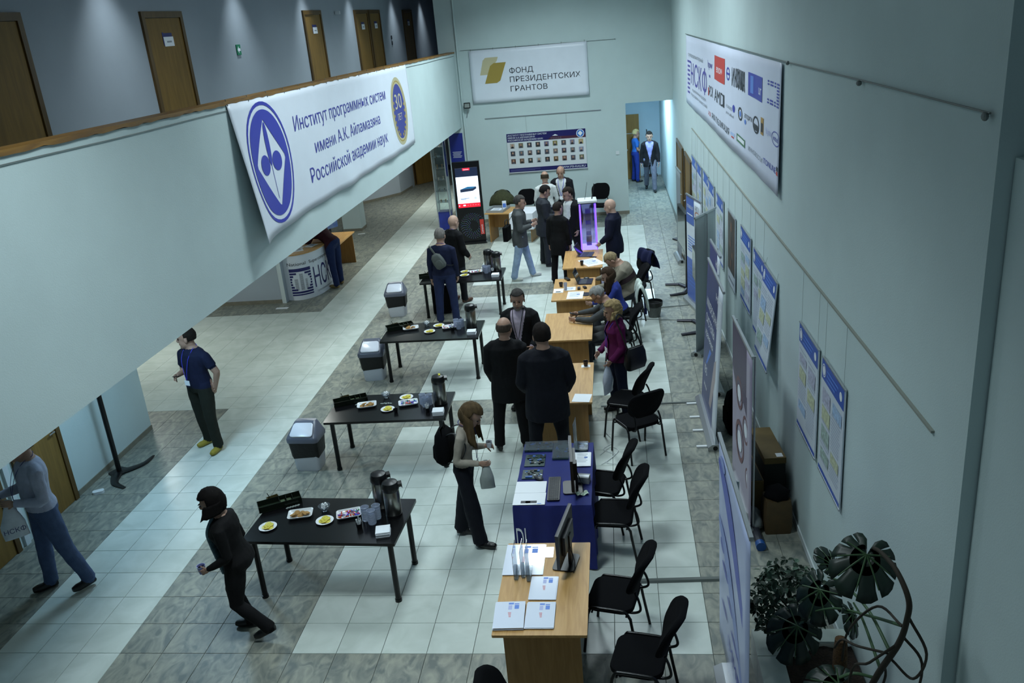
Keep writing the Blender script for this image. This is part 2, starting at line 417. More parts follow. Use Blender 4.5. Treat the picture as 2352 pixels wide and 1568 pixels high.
# cable ducts lying across the floor
DUCT = mat('rubber_duct', '#5b6360', 0.6)
for k, (x0, y0, x1, y1, r) in enumerate(((5.95, -.66, 7.10, -.62, .028), (5.72, 3.40, 7.16, 3.44, .020), (6.2, 7.55, 7.42, 7.70, .016), (6.3, 7.05, 7.68, 6.75, .010))):
    dx, dy = x1-x0, y1-y0; L = math.hypot(dx, dy)
    mb = MB(); mb.prism([(-r*1.2, 0), (r*1.2, 0), (r*.7, r*.75), (-r*.7, r*.75)], 0, L, 0, Matrix(((0,0,1,0),(1,0,0,0),(0,1,0,0),(0,0,0,1))))
    o = mb.build('cable_duct' if k < 3 else 'floor_cable', DUCT); o.location = (x0, y0, 0.0); o.rotation_euler = (0, 0, math.atan2(dy, dx))
    tag(o, ('wide grey cable duct crossing the floor beside the nearest black chairs', 'grey cable duct leading to the dark blue roll-up banner', 'thin grey cable duct running behind the waste basket', 'thin cable trailing from the waste basket towards the right wall')[k], 'cable')
# lamps: hall ceiling panels, gallery downlights, added soffit fill lamps, corridor lamp
LAMPW = mat('lamp_diffuser', '#eaf6ff', 0.4, emit=3.0)
def area(name, loc, sx, sy, power, col, parent=None, spread=180, rot=(0,0,0)):
    l = bpy.data.lights.new(name, 'AREA'); l.shape = 'RECTANGLE'; l.size = sx; l.size_y = sy; l.energy = power; l.color = col; l.spread = R(spread)
    o = bpy.data.objects.new(name, l); COL.objects.link(o); o.location = loc; o.rotation_euler = rot
    if parent: o.parent = parent
    return o
for k, (x, y) in enumerate(HALL_LIGHTS):
    t = thing('ceiling_light', 'square white panel lamp on the hall ceiling', 'lamp', (x, y, 7.2), 0, 'panel lamps of the hall ceiling')
    MB().box(-.62, .62, -.62, .62, -.06, 0).build('housing', WHITEP, t); MB().box(-.58, .58, -.58, .58, -.064, -.06).build('diffuser', LAMPW, t)
    area('panel_light', (0, 0, -.07), 1.1, 1.1, HALL_POWER[k], (.80, .95, 1.0), t, 105 if y < 0 else 138)
for k, y in enumerate((-1.6, 2.05, 5.74, 8.9, 12.0, 16.0, 19.7)):
    t = thing('gallery_downlight', 'small round downlight in the gallery ceiling beside the wall', 'lamp', (.86, y, 6.65+zs(y)), 0, 'gallery downlights')
    MB().lathe([(.07, 0), (.07, -.03), (.055, -.035), (.05, -.01)], 16).build('ring', WHITEP, t)
    l = bpy.data.lights.new('downlight', 'SPOT'); l.energy = 120; l.spot_size = R(80); l.spot_blend = 1.0; l.color = (.80, .92, 1.0); l.shadow_soft_size = .1
    o = bpy.data.objects.new('downlight', l); COL.objects.link(o); o.parent = t; o.location = (0, 0, -.05)
for x, y, e in ((-3.0, 6.2, 42), (.6, 12.4, 36), (.3, 18.6, 48), (-2.6, 12.6, 26), (.5, 1.2, 36), (0.6, 5.6, 20)):  # added fill lamps; the blue one imitates daylight, another lights the pillar
    t = thing('soffit_fill_lamp', 'flat white fill lamp added under the gallery floor', 'lamp', (x, y, 2.80+zs(y)), 0, 'fill lamps added under the gallery')
    MB().box(-.3, .3, -.3, .3, -.04, 0).build('housing', WHITEP, t); MB().box(-.27, .27, -.27, .27, -.044, -.04).build('diffuser', LAMPW, t)
    area('soffit_fill_light', (0, 0, -.05), .5, .5, e, (.95, 1.0, .92) if y > 5 else (.46, .76, 1.0), t, 160)
t = thing('corridor_lamp', 'white tube lamp on the corridor ceiling', 'lamp', (7.0, 17.6, 3.3))
MB().box(-.1, .1, -.6, .6, -.06, 0).build('housing', WHITEP, t); MB().box(-.08, .08, -.58, .58, -.064, -.06).build('diffuser', LAMPW, t)
area('corridor_light', (0, 0, -.07), 0.16, 1.1, 115, (.62, .85, 1.0), t, 170)
# ================================================================ black refreshment tables and what stands on them
def black_table(loc, rz, label):
    t = thing('black_table', label, 'table', loc, rz, 'black refreshment tables in a row')
    MB().prism(rrect(1.56, .81, .012, 2), .69, .72).build('tabletop', DBLACK, t)
    for sx in (-1, 1):
        for sy in (-1, 1):
            MB().tube([(sx*.70, sy*.31, 0), (sx*.70, sy*.31, .03), (sx*.70, sy*.31, .031), (sx*.70, sy*.31, .69)], [.034, .034, .028, .028], 14).build('leg', TUBEB, t)
TABLES = [(3.09, -.58, -3.0), (3.075, 2.07, 0.5), (3.09, 4.90, 0), (3.09, 7.98, 0)]
TNAME = ['black table with a pile of bright candies, beside the walking woman', 'black table with snack dishes behind the young woman with a backpack', 'black table between the bearded man and the second swing-lid bin', 'black table in front of the man with a grey sling bag']
TSHORT = ["on the walking woman's table", "on the backpack woman's table", "on the bearded man's table", "on the sling bag man's table"]
for (x, y, r), n in zip(TABLES, TNAME): black_table((x, y, 0), r, n)

LEMON = mat('lemon_flesh', '#c9c04a', .4, var=.15, scale=60); LEMONR = mat('lemon_rind', '#b89a1c', .45)
COOKIE = mat('oat_cookie', '#a07a45', .85, var=.18, scale=50, bump=.5, bscale=160)
CHINA = mat('white_china', '#dfe3e6', .15)
SUGAR = mat('sugar', '#eceef0', .6)
CUPM = mat('clear_plastic_cup', '#c9d3e6', .15, trans=.55)
OLIVE = mat('olive_box', '#4c4420', .6); ORG = mat('dark_green_plastic', '#10180f', .25); ORGIN = mat('organiser_inside', '#263326', .35)
def dish_rect(loc, rz, tn, what):
    t = thing('square_dish', 'white rectangular dish of %s %s' % (what, tn), 'dish', loc, rz)
    m = MB(); w, d, h = .25, .175, .032
    m.loft([[(x, y, 0) for x, y in rrect(w*.72, d*.66, .02)], [(x, y, h*.5) for x, y in rrect(w*.9, d*.88, .025)], [(x, y, h) for x, y in rrect(w, d, .03)],
            [(x, y, h) for x, y in rrect(w-.012, d-.012, .027)], [(x, y, h*.5) for x, y in rrect(w*.86, d*.82, .024)], [(x, y, .006) for x, y in rrect(w*.7, d*.64, .02)]], 0)
    m.build('dish', CHINA, t, 50); MB().ell((.05, .03, .012), (.02, .014, .002), 10, 4).build('print', INKBLUE, t)
def plate_round(loc, label, r=.09):
    t = thing('saucer', label, 'plate', loc)
    MB().lathe([(.0, 0), (r*.6, 0), (r*.95, .012), (r, .016), (r*.97, .017), (r*.6, .006), (0, .005)], 28).build('plate', CHINA, t, 40)
cook = MB(); cook.lathe([(0, 0), (.026, 0), (.030, .004), (.029, .009), (.02, .013), (0, .014)], 14); cook = cook.mesh('cookie', COOKIE, 50)
sl = MB(); sl.lathe([(.0, 0), (.030, 0), (.030, .004), (0, .004)], 18, mi=0); sl.lathe([(.030, -.0003), (.033, 0), (.033, .004), (.030, .0043)], 18, mi=1, cap=False); sl = sl.mesh('lemon_slice', [LEMON, LEMONR], 40)
cube = MB(); cube.prism(rrect(.017, .013, .002, 1), 0, .011); cube = cube.mesh('sugar_cube', SUGAR)
CANDY_COL = {'red': '#b02a22', 'blue': '#2446b4', 'green': '#2f8a4a', 'orange': '#c5642a', 'silver': '#b6bcc4', 'purple': '#6a3a9a'}
candies = {}
for k, cc in CANDY_COL.items():
    m = MB(); m.ell((0, 0, 0), (.013, .0085, .007), 8, 6)
    for s in (-1, 1): m.loft([[(s*.011, .004*math.cos(a), .003*math.sin(a)) for a in (0, 1.57, 3.14, 4.71)], [(s*.021, .009*math.cos(a), .004*math.sin(a)) for a in (0, 1.57, 3.14, 4.71)]])
    candies[k] = m.mesh('wrapped_candy', mat('foil_'+k, cc, .22, metal=.45), 40)
def loose(me, name, label, cat, loc, rot, group):
    o = bpy.data.objects.new(name, me); COL.objects.link(o); o.location = loc; o.rotation_euler = rot; return tag(o, label, cat, group)
RN = random.Random(11)
def cookies(c, rz, tn, n, mode):
    cs, sn = math.cos(R(rz)), math.sin(R(rz))
    spots = [(-.055, -.01), (-.04, .0), (-.025, .005), (.0, -.02), (.02, .0), (.04, -.02), (.052, .01), (.062, -.012), (-.06, -.03), (.01, -.035)]
    for i in range(n):
        a, b = [1.15*v for v in spots[i % 10]]; z = .012 + .011*(i % 3)
        loose(cook, 'cookie', 'round brown oat cookie in the white dish '+tn, 'cookie', (c[0]+a*cs-b*sn, c[1]+a*sn+b*cs, c[2]+z), (R(RN.uniform(-25, 25)), R(RN.uniform(-25, 25)), RN.random()*6), 'cookies '+tn)
def candypile(c, rz, tn, n):
    cs, sn = math.cos(R(rz)), math.sin(R(rz)); ks = list(candies)
    for i in range(n):
        a, b = RN.uniform(-.10, .10), RN.uniform(-.065, .065); k = ks[RN.randrange(6)]
        z = .014 + .016*RN.random()*(1 - (abs(a)/.1)) + .004
        loose(candies[k], 'wrapped_candy', '%s foil wrapped candy in the dish %s' % (k, tn), 'candy', (c[0]+a*cs-b*sn, c[1]+a*sn+b*cs, c[2]+z), (RN.uniform(-.4, .4), RN.uniform(-.4, .4), RN.random()*6.28), '%s candies %s' % (k, tn))
def lemons(c, tn, n=7, which=''):
    plate_round((c[0], c[1], c[2]), 'small white saucer of lemon slices%s %s' % (which, tn))
    for i in range(n):
        a = i*2.4; r = .014+.036*(i/n)
        loose(sl, 'lemon_slice', 'yellow lemon slice on the saucer%s %s' % (which, tn), 'lemon slice', (c[0]+r*math.cos(a), c[1]+r*math.sin(a), c[2]+.008+.003*(i % 4)), (R(8*math.sin(a*3)), R(8*math.cos(a*2)), a), 'lemon slices%s %s' % (which, tn))
def sugarbowl(c, tn, n=26):
    t = thing('sugar_bowl', 'small glass bowl heaped with sugar cubes '+tn, 'bowl', c)
    MB().lathe([(0, 0), (.026, 0), (.03, .006), (.055, .04), (.062, .06), (.058, .06), (.05, .042), (.024, .01), (0, .008)], 24).build('bowl', ACRYL, t, 50)
    for i in range(n):
        a = i*2.399; lv = i/n; r = .042*math.sqrt(1-lv*.75)*((i*0.618) % 1)**.5
        loose(cube, 'sugar_cube', 'white sugar cube in the glass bowl '+tn, 'sugar cube', (c[0]+r*math.cos(a), c[1]+r*math.sin(a), c[2]+.014+.062*lv), (RN.uniform(-.6, .6), RN.uniform(-.6, .6), RN.random()*6), 'sugar cubes '+tn)
def cupstack(c, tn, h=.15, group='', which=''):
    t = thing('cup_stack', 'stack of clear plastic cups '+which+tn, 'cups', c, RN.random()*90, 'cup stacks '+tn)
    n = int(h/.012); prof = []
    for i in range(n): prof += [(.039, .012*i), (.040, .012*i+.008), (.042, .012*i+.011)]
    prof += [(.044, n*.012+.004), (.041, n*.012+.004), (.036, n*.012-.03)]
    MB().lathe(prof, 18).build('cups', CUPM, t, 60)
def napkins(c, tn, rz=12):
    t = thing('napkin_stack', 'square stack of white paper napkins '+tn, 'napkins', c, rz)
    m = MB()
    for i in range(6): m.prism(rrect(.135+.004*RN.random(), .135+.004*RN.random(), .006, 2, RN.uniform(-.003, .003), RN.uniform(-.003, .003)), i*.0085, i*.0085+.0078)
    m.build('napkins', PAPER, t)
    m = MB(); m.grid(lambda u, v: ((u-.5)*.138, (v-.5)*.138, .052+.006*math.sin(u*7)*math.sin(v*3)), 6, 6); m.build('top_napkin', PAPER, t, 60)
def thermos(c, rz, label, h=.27, yellow=False):
    t = thing('airpot', label, 'thermos', c, rz, 'steel airpots with black tops')
    MB().lathe([(.076, 0), (.083, .01), (.083, h-.02), (.078, h)], 28).build('body', STEEL, t, 40)
    MB().lathe([(.085, 0), (.085, .02), (.08, .022)], 28).build('base', BLACKP, t, 40)
    m = MB(); m.lathe([(.08, h-.005), (.088, h+.01), (.087, h+.05), (.075, h+.085), (.04, h+.1), (0, h+.102)], 24); tp_ = m.build('top', BLACKP, t, 45)
    m = MB(); m.loft([[(x, y, z) for x, z in ((-.03, h+.025), (.03, h+.025), (.034, h+.06), (0, h+.08), (-.034, h+.06))] for y in (.05, .085, .115)]); m.loft([[(x*k, .105+q, h+.04-w+z*.012) for x, z in ((-.025, -1), (.025, -1), (.025, 1), (-.025, 1))] for k, q, w in ((1, 0, 0), (.9, .012, .03))]); m.build('spout', BLACKP, tp_, 40)
    MB().tube(bez([(-.078, 0, h+.03), (-.10, -.0, h+.0), (-.115, .0, h-.05), (-.10, 0, h-.09), (-.078, 0, h-.1)], 5), .008, 8).build('handle', BLACKP, t, 60)
    if yellow: MB().box(-.03, .03, .01, .035, h+.098, h+.106).build('tag', mat('yellow_tape', '#b9b226', .5), t)
def organiser(c, rz, tn, sach=True):
    t = thing('tea_organiser', 'black compartment box for tea bags '+tn, 'box', c, rz)
    m = MB(); w, d, h = .44, .15, .065
    m.box(-w/2, w/2, -d/2, d/2, 0, .006, 1)
    for y in (-d/2, d/2-.005): m.box(-w/2, w/2, y, y+.005, 0, h)
    for x in (-w/2, w/2-.005): m.box(x, x+.005, -d/2+.005, d/2-.005, 0, h)
    m.build('tray', [ORG, ORGIN], t)
    for x in (-.0, .07, .135): MB().box(x, x+.004, -d/2+.005, d/2-.005, .006, h-.004).build('divider', ORG, t)
    for x in (.035, .10): MB().box(x-.022, x+.022, -.04, .045, .008, .03).build('tea_bags', mat('tea_packets', '#46543a', .4, var=.3, scale=80), t)
    ca, sa = math.cos(R(rz)), math.sin(R(rz))
    b = thing('wooden_spice_box', 'small brown open box with a spoon behind the organiser '+tn, 'box', (c[0]-.05*ca-.12*sa, c[1]-.05*sa+.12*ca, c[2]), rz+10)
    m = MB()
    for x0, x1, y0, y1 in ((-.06, .06, -.035, -.03), (-.06, .06, .03, .035), (-.06, -.055, -.03, .03), (.055, .06, -.03, .03)): m.box(x0, x1, y0, y1, 0, .05)
    m.box(-.055, .055, -.03, .03, 0, .02); m.build('box', OLIVE, b); MB().cyl((-.02, 0, .02), (-.045, .02, .10), .004, .004, 6).build('spoon', BLACKP, b)
    if sach:
        for i in range(5):
            o = MB(); o.prism(rrect(.035, .022, .004, 1), 0, .004); o = o.build('creamer_sachet', mat('sachet_foil', '#a8b4b0', .25, metal=.4, var=.5, scale=120))
            k = .06+.028*i; o.location = (c[0]+k*ca+.115*sa, c[1]+k*sa-.115*ca, c[2]+.0005); o.rotation_euler = (0, 0, R(rz+30+i*7)); tag(o, 'silvery creamer sachet in a row beside the organiser '+tn, 'sachet', 'sachets '+tn)
def stirrers(c, tn):
    t = thing('stirrer_cup', 'small dark cup of white stirrers '+tn, 'cup', c)
    MB().lathe([(0, 0), (.026, 0), (.032, .055), (.030, .055), (.024, .006), (0, .006)], 16).build('cup', mat('smoked_plastic', '#14161a', .1, trans=.3), t, 40)
    for i in range(7):
        a = i*.9; MB().cyl((.008*math.cos(a), .008*math.sin(a), .01), (.024*math.cos(a), .024*math.sin(a), .095+.01*(i % 3)), .0035, .0045, 5).build('stirrer', WHITEP, t)
Z = .721
tn = TSHORT[0]
organiser((2.45, -.28, Z), 29, tn); dish_rect((2.75, -.5, Z), 12, tn, 'cookies'); cookies((2.75, -.5, Z), 12, tn, 9, 0)
lemons((2.484, -.711, Z), tn, 7, ' at the table end'); lemons((3.041, -.615, Z), tn, 7, ' between the dishes'); sugarbowl((2.976, -.41, Z), tn)
dish_rect((3.263, -.512, Z), 18, tn, 'candies'); candypile((3.263, -.512, Z), 18, tn, 44)
for c, wh in zip(((3.465, -.60), (3.57, -.57), (3.545, -.665)), ('nearest the candy dish ', 'nearest the airpot ', 'in front of the others ')): cupstack((*c, Z), tn, .15, which=wh)
stirrers((3.434, -.745, Z), tn); napkins((3.70, -.85, Z), tn)
thermos((3.725, -.50, Z), -70, 'steel airpot beside the napkins '+tn, .28); thermos((3.575, -.36, Z), -60, 'steel airpot behind the cup stacks '+tn, .30)
tn = TSHORT[1]
organiser((2.49, 2.25, Z), 24, tn); dish_rect((2.75, 2.11, Z), 14, tn, 'cookies'); cookies((2.75, 2.11, Z), 14, tn, 8, 0); sugarbowl((2.942, 2.37, Z), tn)
lemons((3.057, 1.98, Z), tn, 7, ' near the table edge'); lemons((3.225, 2.33, Z), tn, 6, ' behind the candy dish'); dish_rect((3.294, 2.13, Z), 16, tn, 'candies'); candypile((3.294, 2.13, Z), 16, tn, 30)
for c, wh in zip(((3.49, 2.12), (3.58, 2.11), (3.55, 2.03)), ('nearest the candy dish ', 'nearest the airpot ', 'in front of the others ')): cupstack((*c, Z), tn, .14, which=wh)
stirrers((3.594, 1.885, Z), tn); napkins((3.745, 1.82, Z), tn, 5); thermos((3.725, 2.11, Z), -75, 'tall steel airpot with a yellow tape strip '+tn, .30, True)
for i in range(5): o = MB().prism(rrect(.035, .022, .004, 1), 0, .004).build('creamer_sachet', MATS['sachet_foil']); o.location = (2.93+.03*i, 2.17+.008*(i % 2), Z+.0005); o.rotation_euler = (0, 0, i*.7); tag(o, 'silvery creamer sachet loose between the dishes '+tn, 'sachet', 'loose sachets '+tn)
t = thing('coffee_cup', 'small empty clear cup '+tn, 'cup', (3.184, 1.89, Z)); MB().lathe([(0, 0), (.022, 0), (.03, .05), (.032, .05), (.028, .05), (.02, .004), (0, .004)], 16).build('cup', MATS['smoked_plastic'], t, 40)
tn = TSHORT[2]
organiser((2.50, 5.10, Z), 26, tn, False); dish_rect((2.70, 5.03, Z), 14, tn, 'cookies'); cookies((2.70, 5.03, Z), 14, tn, 6, 0); sugarbowl((2.936, 5.16, Z), tn, 20)
lemons((3.043, 4.85, Z), tn, 6, ' near the table edge'); lemons((3.143, 5.11, Z), tn, 6, ' beside the sugar bowl'); dish_rect((3.345, 5.0, Z), 16, tn, 'candies'); candypile((3.345, 5.0, Z), 16, tn, 14)
for c, wh in zip(((3.44, 5.05), (3.535, 5.03), (3.50, 4.94)), ('nearest the candy dish ', 'nearest the airpot ', 'in front of the others ')): cupstack((*c, Z), tn, .13, which=wh)
napkins((3.743, 4.69, Z), tn, 3); thermos((3.70, 4.98, Z), -75, 'steel airpot '+tn, .29); stirrers((3.41, 4.87, Z), tn)
tn = TSHORT[3]
organiser((2.45, 7.98, Z), 15, tn, False); lemons((3.091, 8.2, Z), tn, 5, ' at the back edge'); lemons((3.12, 7.95, Z), tn, 5, ' near the front edge'); dish_rect((3.32, 8.13, Z), 10, tn, 'candies'); candypile((3.32, 8.13, Z), 10, tn, 16)
for c, wh in zip(((3.48, 8.16), (3.57, 8.13), (3.53, 8.05)), ('nearest the candy dish ', 'nearest the airpot ', 'in front of the others ')): cupstack((*c, Z), tn, .13, which=wh)
napkins((3.738, 7.80, Z), tn, 0); thermos((3.73, 8.14, Z), -75, 'steel airpot nearer the napkins '+tn, .29); thermos((3.55, 8.31, Z), -110, 'steel airpot behind the cup stacks '+tn, .30); stirrers((3.66, 8.0, Z), tn)

# ---------------------------------------------------------------- swing-lid bins
BINB = mat('bin_body', '#ccd1da', .35); BINH = mat('bin_hood', '#5d6270', .3); BINF = mat('bin_flap', '#d8dde8', .25); BAG = mat('bin_bag', '#0a0c0e', .5, var=.2, scale=30, bump=.6, bscale=25)
def swing_bin(loc, rz, label):
    t = thing('swing_bin', label, 'bin', loc, rz, 'swing-lid bins')
    def rr(w, d, z, r=.05): return [(x, y, z) for x, y in rrect(w, d, r, 4)]
    MB().loft([rr(.31, .25, 0), rr(.325, .265, .02), rr(.385, .32, .44)]).build('body', BINB, t, 40)
    m = MB(); rings = []
    for j, (z, k) in enumerate(((.205, 1.02), (.225, 1.045), (.30, 1.04), (.40, 1.045), (.445, 1.03))):
        w, d = .325+.06*(z-.02)/.42, .265+.055*(z-.02)/.42
        rings.append([(x*(1+.01*math.sin(i*2.1+j)), y*(1+.012*math.sin(i*1.7+2*j)), zz+(.018*math.sin(i*1.3) if j == 0 else 0)) for i, (x, y, zz) in enumerate(rr(w*k, d*k, z))])
    m.loft(rings, cap=False); m.build('bin_bag', BAG, t, 60)
    hood_ = MB().loft([rr(.42, .355, .425), rr(.425, .36, .47), rr(.40, .34, .50), [(x, y+.07, z) for x, y, z in rr(.31, .13, .62)], [(x, y+.08, z) for x, y, z in rr(.27, .09, .64, .03)]]).build('hood', BINH, t, 35)
    f = MB(); q = [(-.135, -.155, .515), (.135, -.155, .515), (.115, -.02, .638), (-.115, -.02, .638)]
    c = Vector((0, -.076, .562)); nrm = Vector((0, -.572, .82)); pts = []
    for x, y in rrect(.285, .205, .04, 4): pts.append(c + Vector((x*(1 - .08*(y/.09)), 0, 0)) + Vector((0, .82, .572))*y)
    f.loft([[tuple(p + nrm*.004) for p in pts], [tuple(p + nrm*.018) for p in pts], [tuple(c + (p-c)*.96 + nrm*.023) for p in pts]]); f.build('flap', BINF, hood_, 40)
swing_bin((1.965, 1.86, 0), -3, 'white swing-lid bin with black bag, nearest the walking woman'); swing_bin((2.085, 4.78, 0), 3, 'white swing-lid bin with black bag touching the corner of a black table'); swing_bin((1.73, 7.95, 0), 4, 'white swing-lid bin with black bag standing alone by the far black table')

# ---------------------------------------------------------------- chairs
def make_chair():
    t = thing('office_chair', 'black chair', 'chair', (0, 0, 0), 0, 'black fabric office chairs')
    rr = lambda w, d, z: [(x, y+.01, z) for x, y in rrect(w, d, .10, 5)]
    m = MB(); m.loft([rr(.42, .38, .425), rr(.455, .415, .435), rr(.46, .42, .455), rr(.45, .41, .475), rr(.38, .34, .482)]); m.build('seat', FABRIC, t, 50)
    rings = []
    for yo, k in ((-.032, .84), (-.024, .96), (0, 1.0), (.02, .97), (.03, .84)):
        ring_ = []
        for x, z in rrect(.49, .40, .15, 6):
            x, z = x*k, z*k; zz = .775+z
            x *= 1 - .18*max(0, -z/.17)*.6
            ring_.append((x, -.27-.075*(z/.17)+.05*(x/.23)**2*1.2+yo, zz))
        rings.append(ring_)
    MB().loft(rings).build('backrest', FABRIC, t, 50)
    for s in (-1, 1):
        fr = bez([(s*.245, .235, .0), (s*.238, .20, .30), (s*.236, .185, .41)], 4); MB().tube(fr, .0135, 8).build('leg', TUBEB, t, 60)
        bk = bez([(s*.245, -.25, .0), (s*.238, -.20, .30), (s*.236, -.185, .41)], 4); MB().tube(bk, .0135, 8).build('leg', TUBEB, t, 60)
        MB().tube(bez([(s*.236, .185, .405), (s*.236, .16, .46), (s*.236, .12, .475), (s*.236, -.10, .475), (s*.236, -.15, .46), (s*.236, -.185, .405)], 5), .0135, 8).build('side_rail', TUBEB, t, 60)
        MB().tube(bez([(s*.175, -.10, .435), (s*.18, -.20, .435), (s*.18, -.262, .47), (s*.175, -.25, .56), (s*.165, -.22, .63)], 5), .0115, 8).build('back_bracket', TUBEB, t, 60)
    for y in (.15, -.15): MB().cyl((-.236, y, .425), (.236, y, .425), .009, .009, 8).build('crossbar', TUBEB, t)
    return t
ch0 = make_chair(); used = [0]
def chair(x, y, rz, label):
    if not used[0]: used[0] = 1; ch0.location = (x, y, 0); ch0.rotation_euler = (0, 0, R(rz)); ch0['label'] = label; return ch0
    return dup(ch0, (x, y, 0), rz, label)
chair(6.10, -2.24, 78, 'black office chair standing clear of the leaflet desk, beside the light blue roll-up banner')
chair(5.90, -1.46, 77, 'black office chair drawn up to the leaflet desk')
chair(5.90, -.14, 84, 'black office chair beside the blue cloth table, nearest the leaflet desk')
chair(5.80, .46, 76, 'black office chair tucked against the far half of the blue cloth table')
chair(6.20, 2.0, 30, 'black office chair turned with its back out, behind the blue cloth table chairs')
chair(6.08, 2.62, 70, 'black office chair beside the woman in the magenta jacket')
chair(5.62, 14.86, 170, 'black office chair against the back wall beside the corridor opening')
chair(6.02, 4.98, 88, 'black office chair under the grey-haired man with a phone')
chair(6.12, 6.05, 92, 'black office chair under the woman in a blue top, coat over its back')
chair(6.22, 7.15, 95, 'black office chair under the man in the striped sweater')
chair(6.35, 8.0, 118, 'black office chair with a navy jacket over its back')
chair(5.30, -3.07, -88, 'black office chair at the free end of the leaflet desk, mostly hidden')
chair(3.05, 14.75, 180, 'black office chair behind the back table, olive jacket on it')
chair(3.72, 14.7, 180, 'black office chair behind the back table, beside the olive jacket')

# ---------------------------------------------------------------- wooden desks
def desk(x0, x1, y0, y1, label, rz=0):
    cx, cy = (x0+x1)/2, (y0+y1)/2; w, d = x1-x0, y1-y0
    t = thing('wooden_desk', label, 'desk', (cx, cy, 0), rz, 'beech desks in the exhibitor row')
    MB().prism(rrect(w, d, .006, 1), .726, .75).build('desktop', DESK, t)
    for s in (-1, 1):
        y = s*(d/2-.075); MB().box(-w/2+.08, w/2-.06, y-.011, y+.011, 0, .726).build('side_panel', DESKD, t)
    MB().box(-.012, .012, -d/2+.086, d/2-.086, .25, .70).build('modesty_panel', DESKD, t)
desk(4.945, 5.695, -2.35, -1.09, 'beech desk covered with leaflets and a monitor')
desk(4.905, 5.66, 1.93, 3.23, 'beech desk with a single coffee cup and white sheets')
desk(4.865, 5.62, 4.13, 5.38, 'empty beech desk where the grey-haired man leans')
desk(4.90, 5.625, 6.04, 7.30, 'beech desk with a black laptop and papers')
desk(4.995, 5.75, 7.95, 9.24, 'beech desk next to the violet glowing showcase')
# blue cloth table
t = thing('exhibit_table', 'table under a royal blue floor-length cloth with circuit boards', 'table', (5.305, .21, 0))
MB().box(-.36, .36, -.62, .62, .715, .742).build('tabletop', DESKD, t)
for sx in (-1, 1):
    for sy in (-1, 1): MB().cyl((sx*.32, sy*.58, 0), (sx*.32, sy*.58, .715), .02).build('leg', TUBEB, t)
BLUEC = mat('royal_blue_cloth', '#121f6a', .75, var=.08, scale=9)
cl = MB(); per = []
w, d = .775, 1.315; n = 26
for (ax, ay, bx, by) in ((-1,-1,1,-1), (1,-1,1,1), (1,1,-1,1), (-1,1,-1,-1)):
    for k in range(n): f = k/n; per.append((ax+(bx-ax)*f, ay+(by-ay)*f))
rings = []
for z, fl_ in ((.748, 0), (.744, .004), (.70, .010), (.5, .020), (.25, .026), (.02, .030)):
    rings.append([(x*(w/2+fl_*.4) + (fl_*.55*math.sin(i*1.05))*(abs(x) > .999), y*(d/2+fl_*.4) + (fl_*.55*math.sin(i*.93))*(abs(y) > .999), z) for i, (x, y) in enumerate(per)])
cl.loft(rings[::-1], cap=False); cl.add(rings[0], [tuple(range(len(per)))])
cl = cl.build('blue_tablecloth', BLUEC, None, 50); cl.location = (5.305, .21, .0); tag(cl, 'royal blue cloth draped to the floor over the circuit board table', 'tablecloth')
lm = MB(); put_text(lm, 'DL', -.372, .29, .13, .24, 0, -.69); lm.build('lettering', INKWHITE, cl)
# ================================================================ things on the desks
DZ = .7505
def sheet(x0, x1, y0, y1, label, z=DZ, rz=0, n=1, m=PAPER, cat='leaflets', printed=0, name='leaflet_stack', group=None):
    t = thing(name, label, cat, ((x0+x1)/2, (y0+y1)/2, z), rz, group); w, d = x1-x0, y1-y0
    mb = MB()
    for i in range(n): mb.prism(rrect(w, d, .003, 1, .004*math.sin(i*2.3), .004*math.cos(i*1.7)), i*.004, i*.004+.0034)
    mb.build('sheets', m, t)
    top = n*.004+.0002; pm = MB()
    def q(a, b, c, e, mi): pm.quad((a*w/2, c*d/2, top), (b*w/2, c*d/2, top), (b*w/2, e*d/2, top), (a*w/2, e*d/2, top), mi)
    if printed == 1:
        q(-.1, .25, .75, .88, 0); q(.3, .62, .75, .82, 0); q(-.1, .15, .35, .68, 1); q(.32, .62, .4, .7, 0)
        for k in range(5): q(-.1+.02*k, .12, .1-.08*k, .15-.08*k, 2)
    elif printed == 2:
        q(-.5, .5, -.75, -.35, 3); q(-.2, .1, -.72, -.40, 2); q(.55, .8, -.9, -.8, 0)
    elif printed == 3:
        for k in range(6): q(-.7, .6-.15*(k % 2), .7-.22*k, .64-.22*k, 4)
        q(.2, .6, .1, .3, 0)
    if pm.v: pm.build('print', [INKSKY, mat('ink_pale_violet', '#a7b0dc', .4), mat('ink_pink', '#d08a90', .4), INKDARK, INKLINE], t)
    return t
sheet(4.945, 5.295, -1.58, -1.125, 'large glossy leaflet stack under the clear holders on the leaflet desk', n=3, m=PAPERG, printed=1)
sheet(5.205, 5.43, -1.92, -1.605, 'glossy leaflet stack beside the monitor foot on the leaflet desk', n=3, m=PAPERG, printed=1, rz=-1)
sheet(4.945, 5.185, -2.295, -1.965, 'thick glossy leaflet stack overhanging the corner of the leaflet desk', n=7, m=PAPERG, printed=1, rz=2)
sheet(5.20, 5.43, -2.28, -1.96, 'glossy leaflet stack lying alongside the overhanging stack', n=4, m=PAPERG, printed=1)
sheet(5.29, 5.37, -1.325, -1.165, 'small white card behind the monitor on the leaflet desk', m=PAPERG, name='card', cat='card')
sheet(4.913, 5.225, -.21, .015, 'white open brochure beside the keyboard, above the one with dark pictures', z=.7525, n=2, printed=0, name='brochure', cat='brochure')
sheet(4.913, 5.232, -.44, -.215, 'white brochure with dark pictures at the edge of the blue cloth table', z=.7525, n=2, printed=2, name='brochure', cat='brochure')
sheet(5.495, 5.67, .31, .617, 'white brochures at the back right of the blue cloth table', z=.7525, n=3, printed=3, name='brochure', cat='brochure')
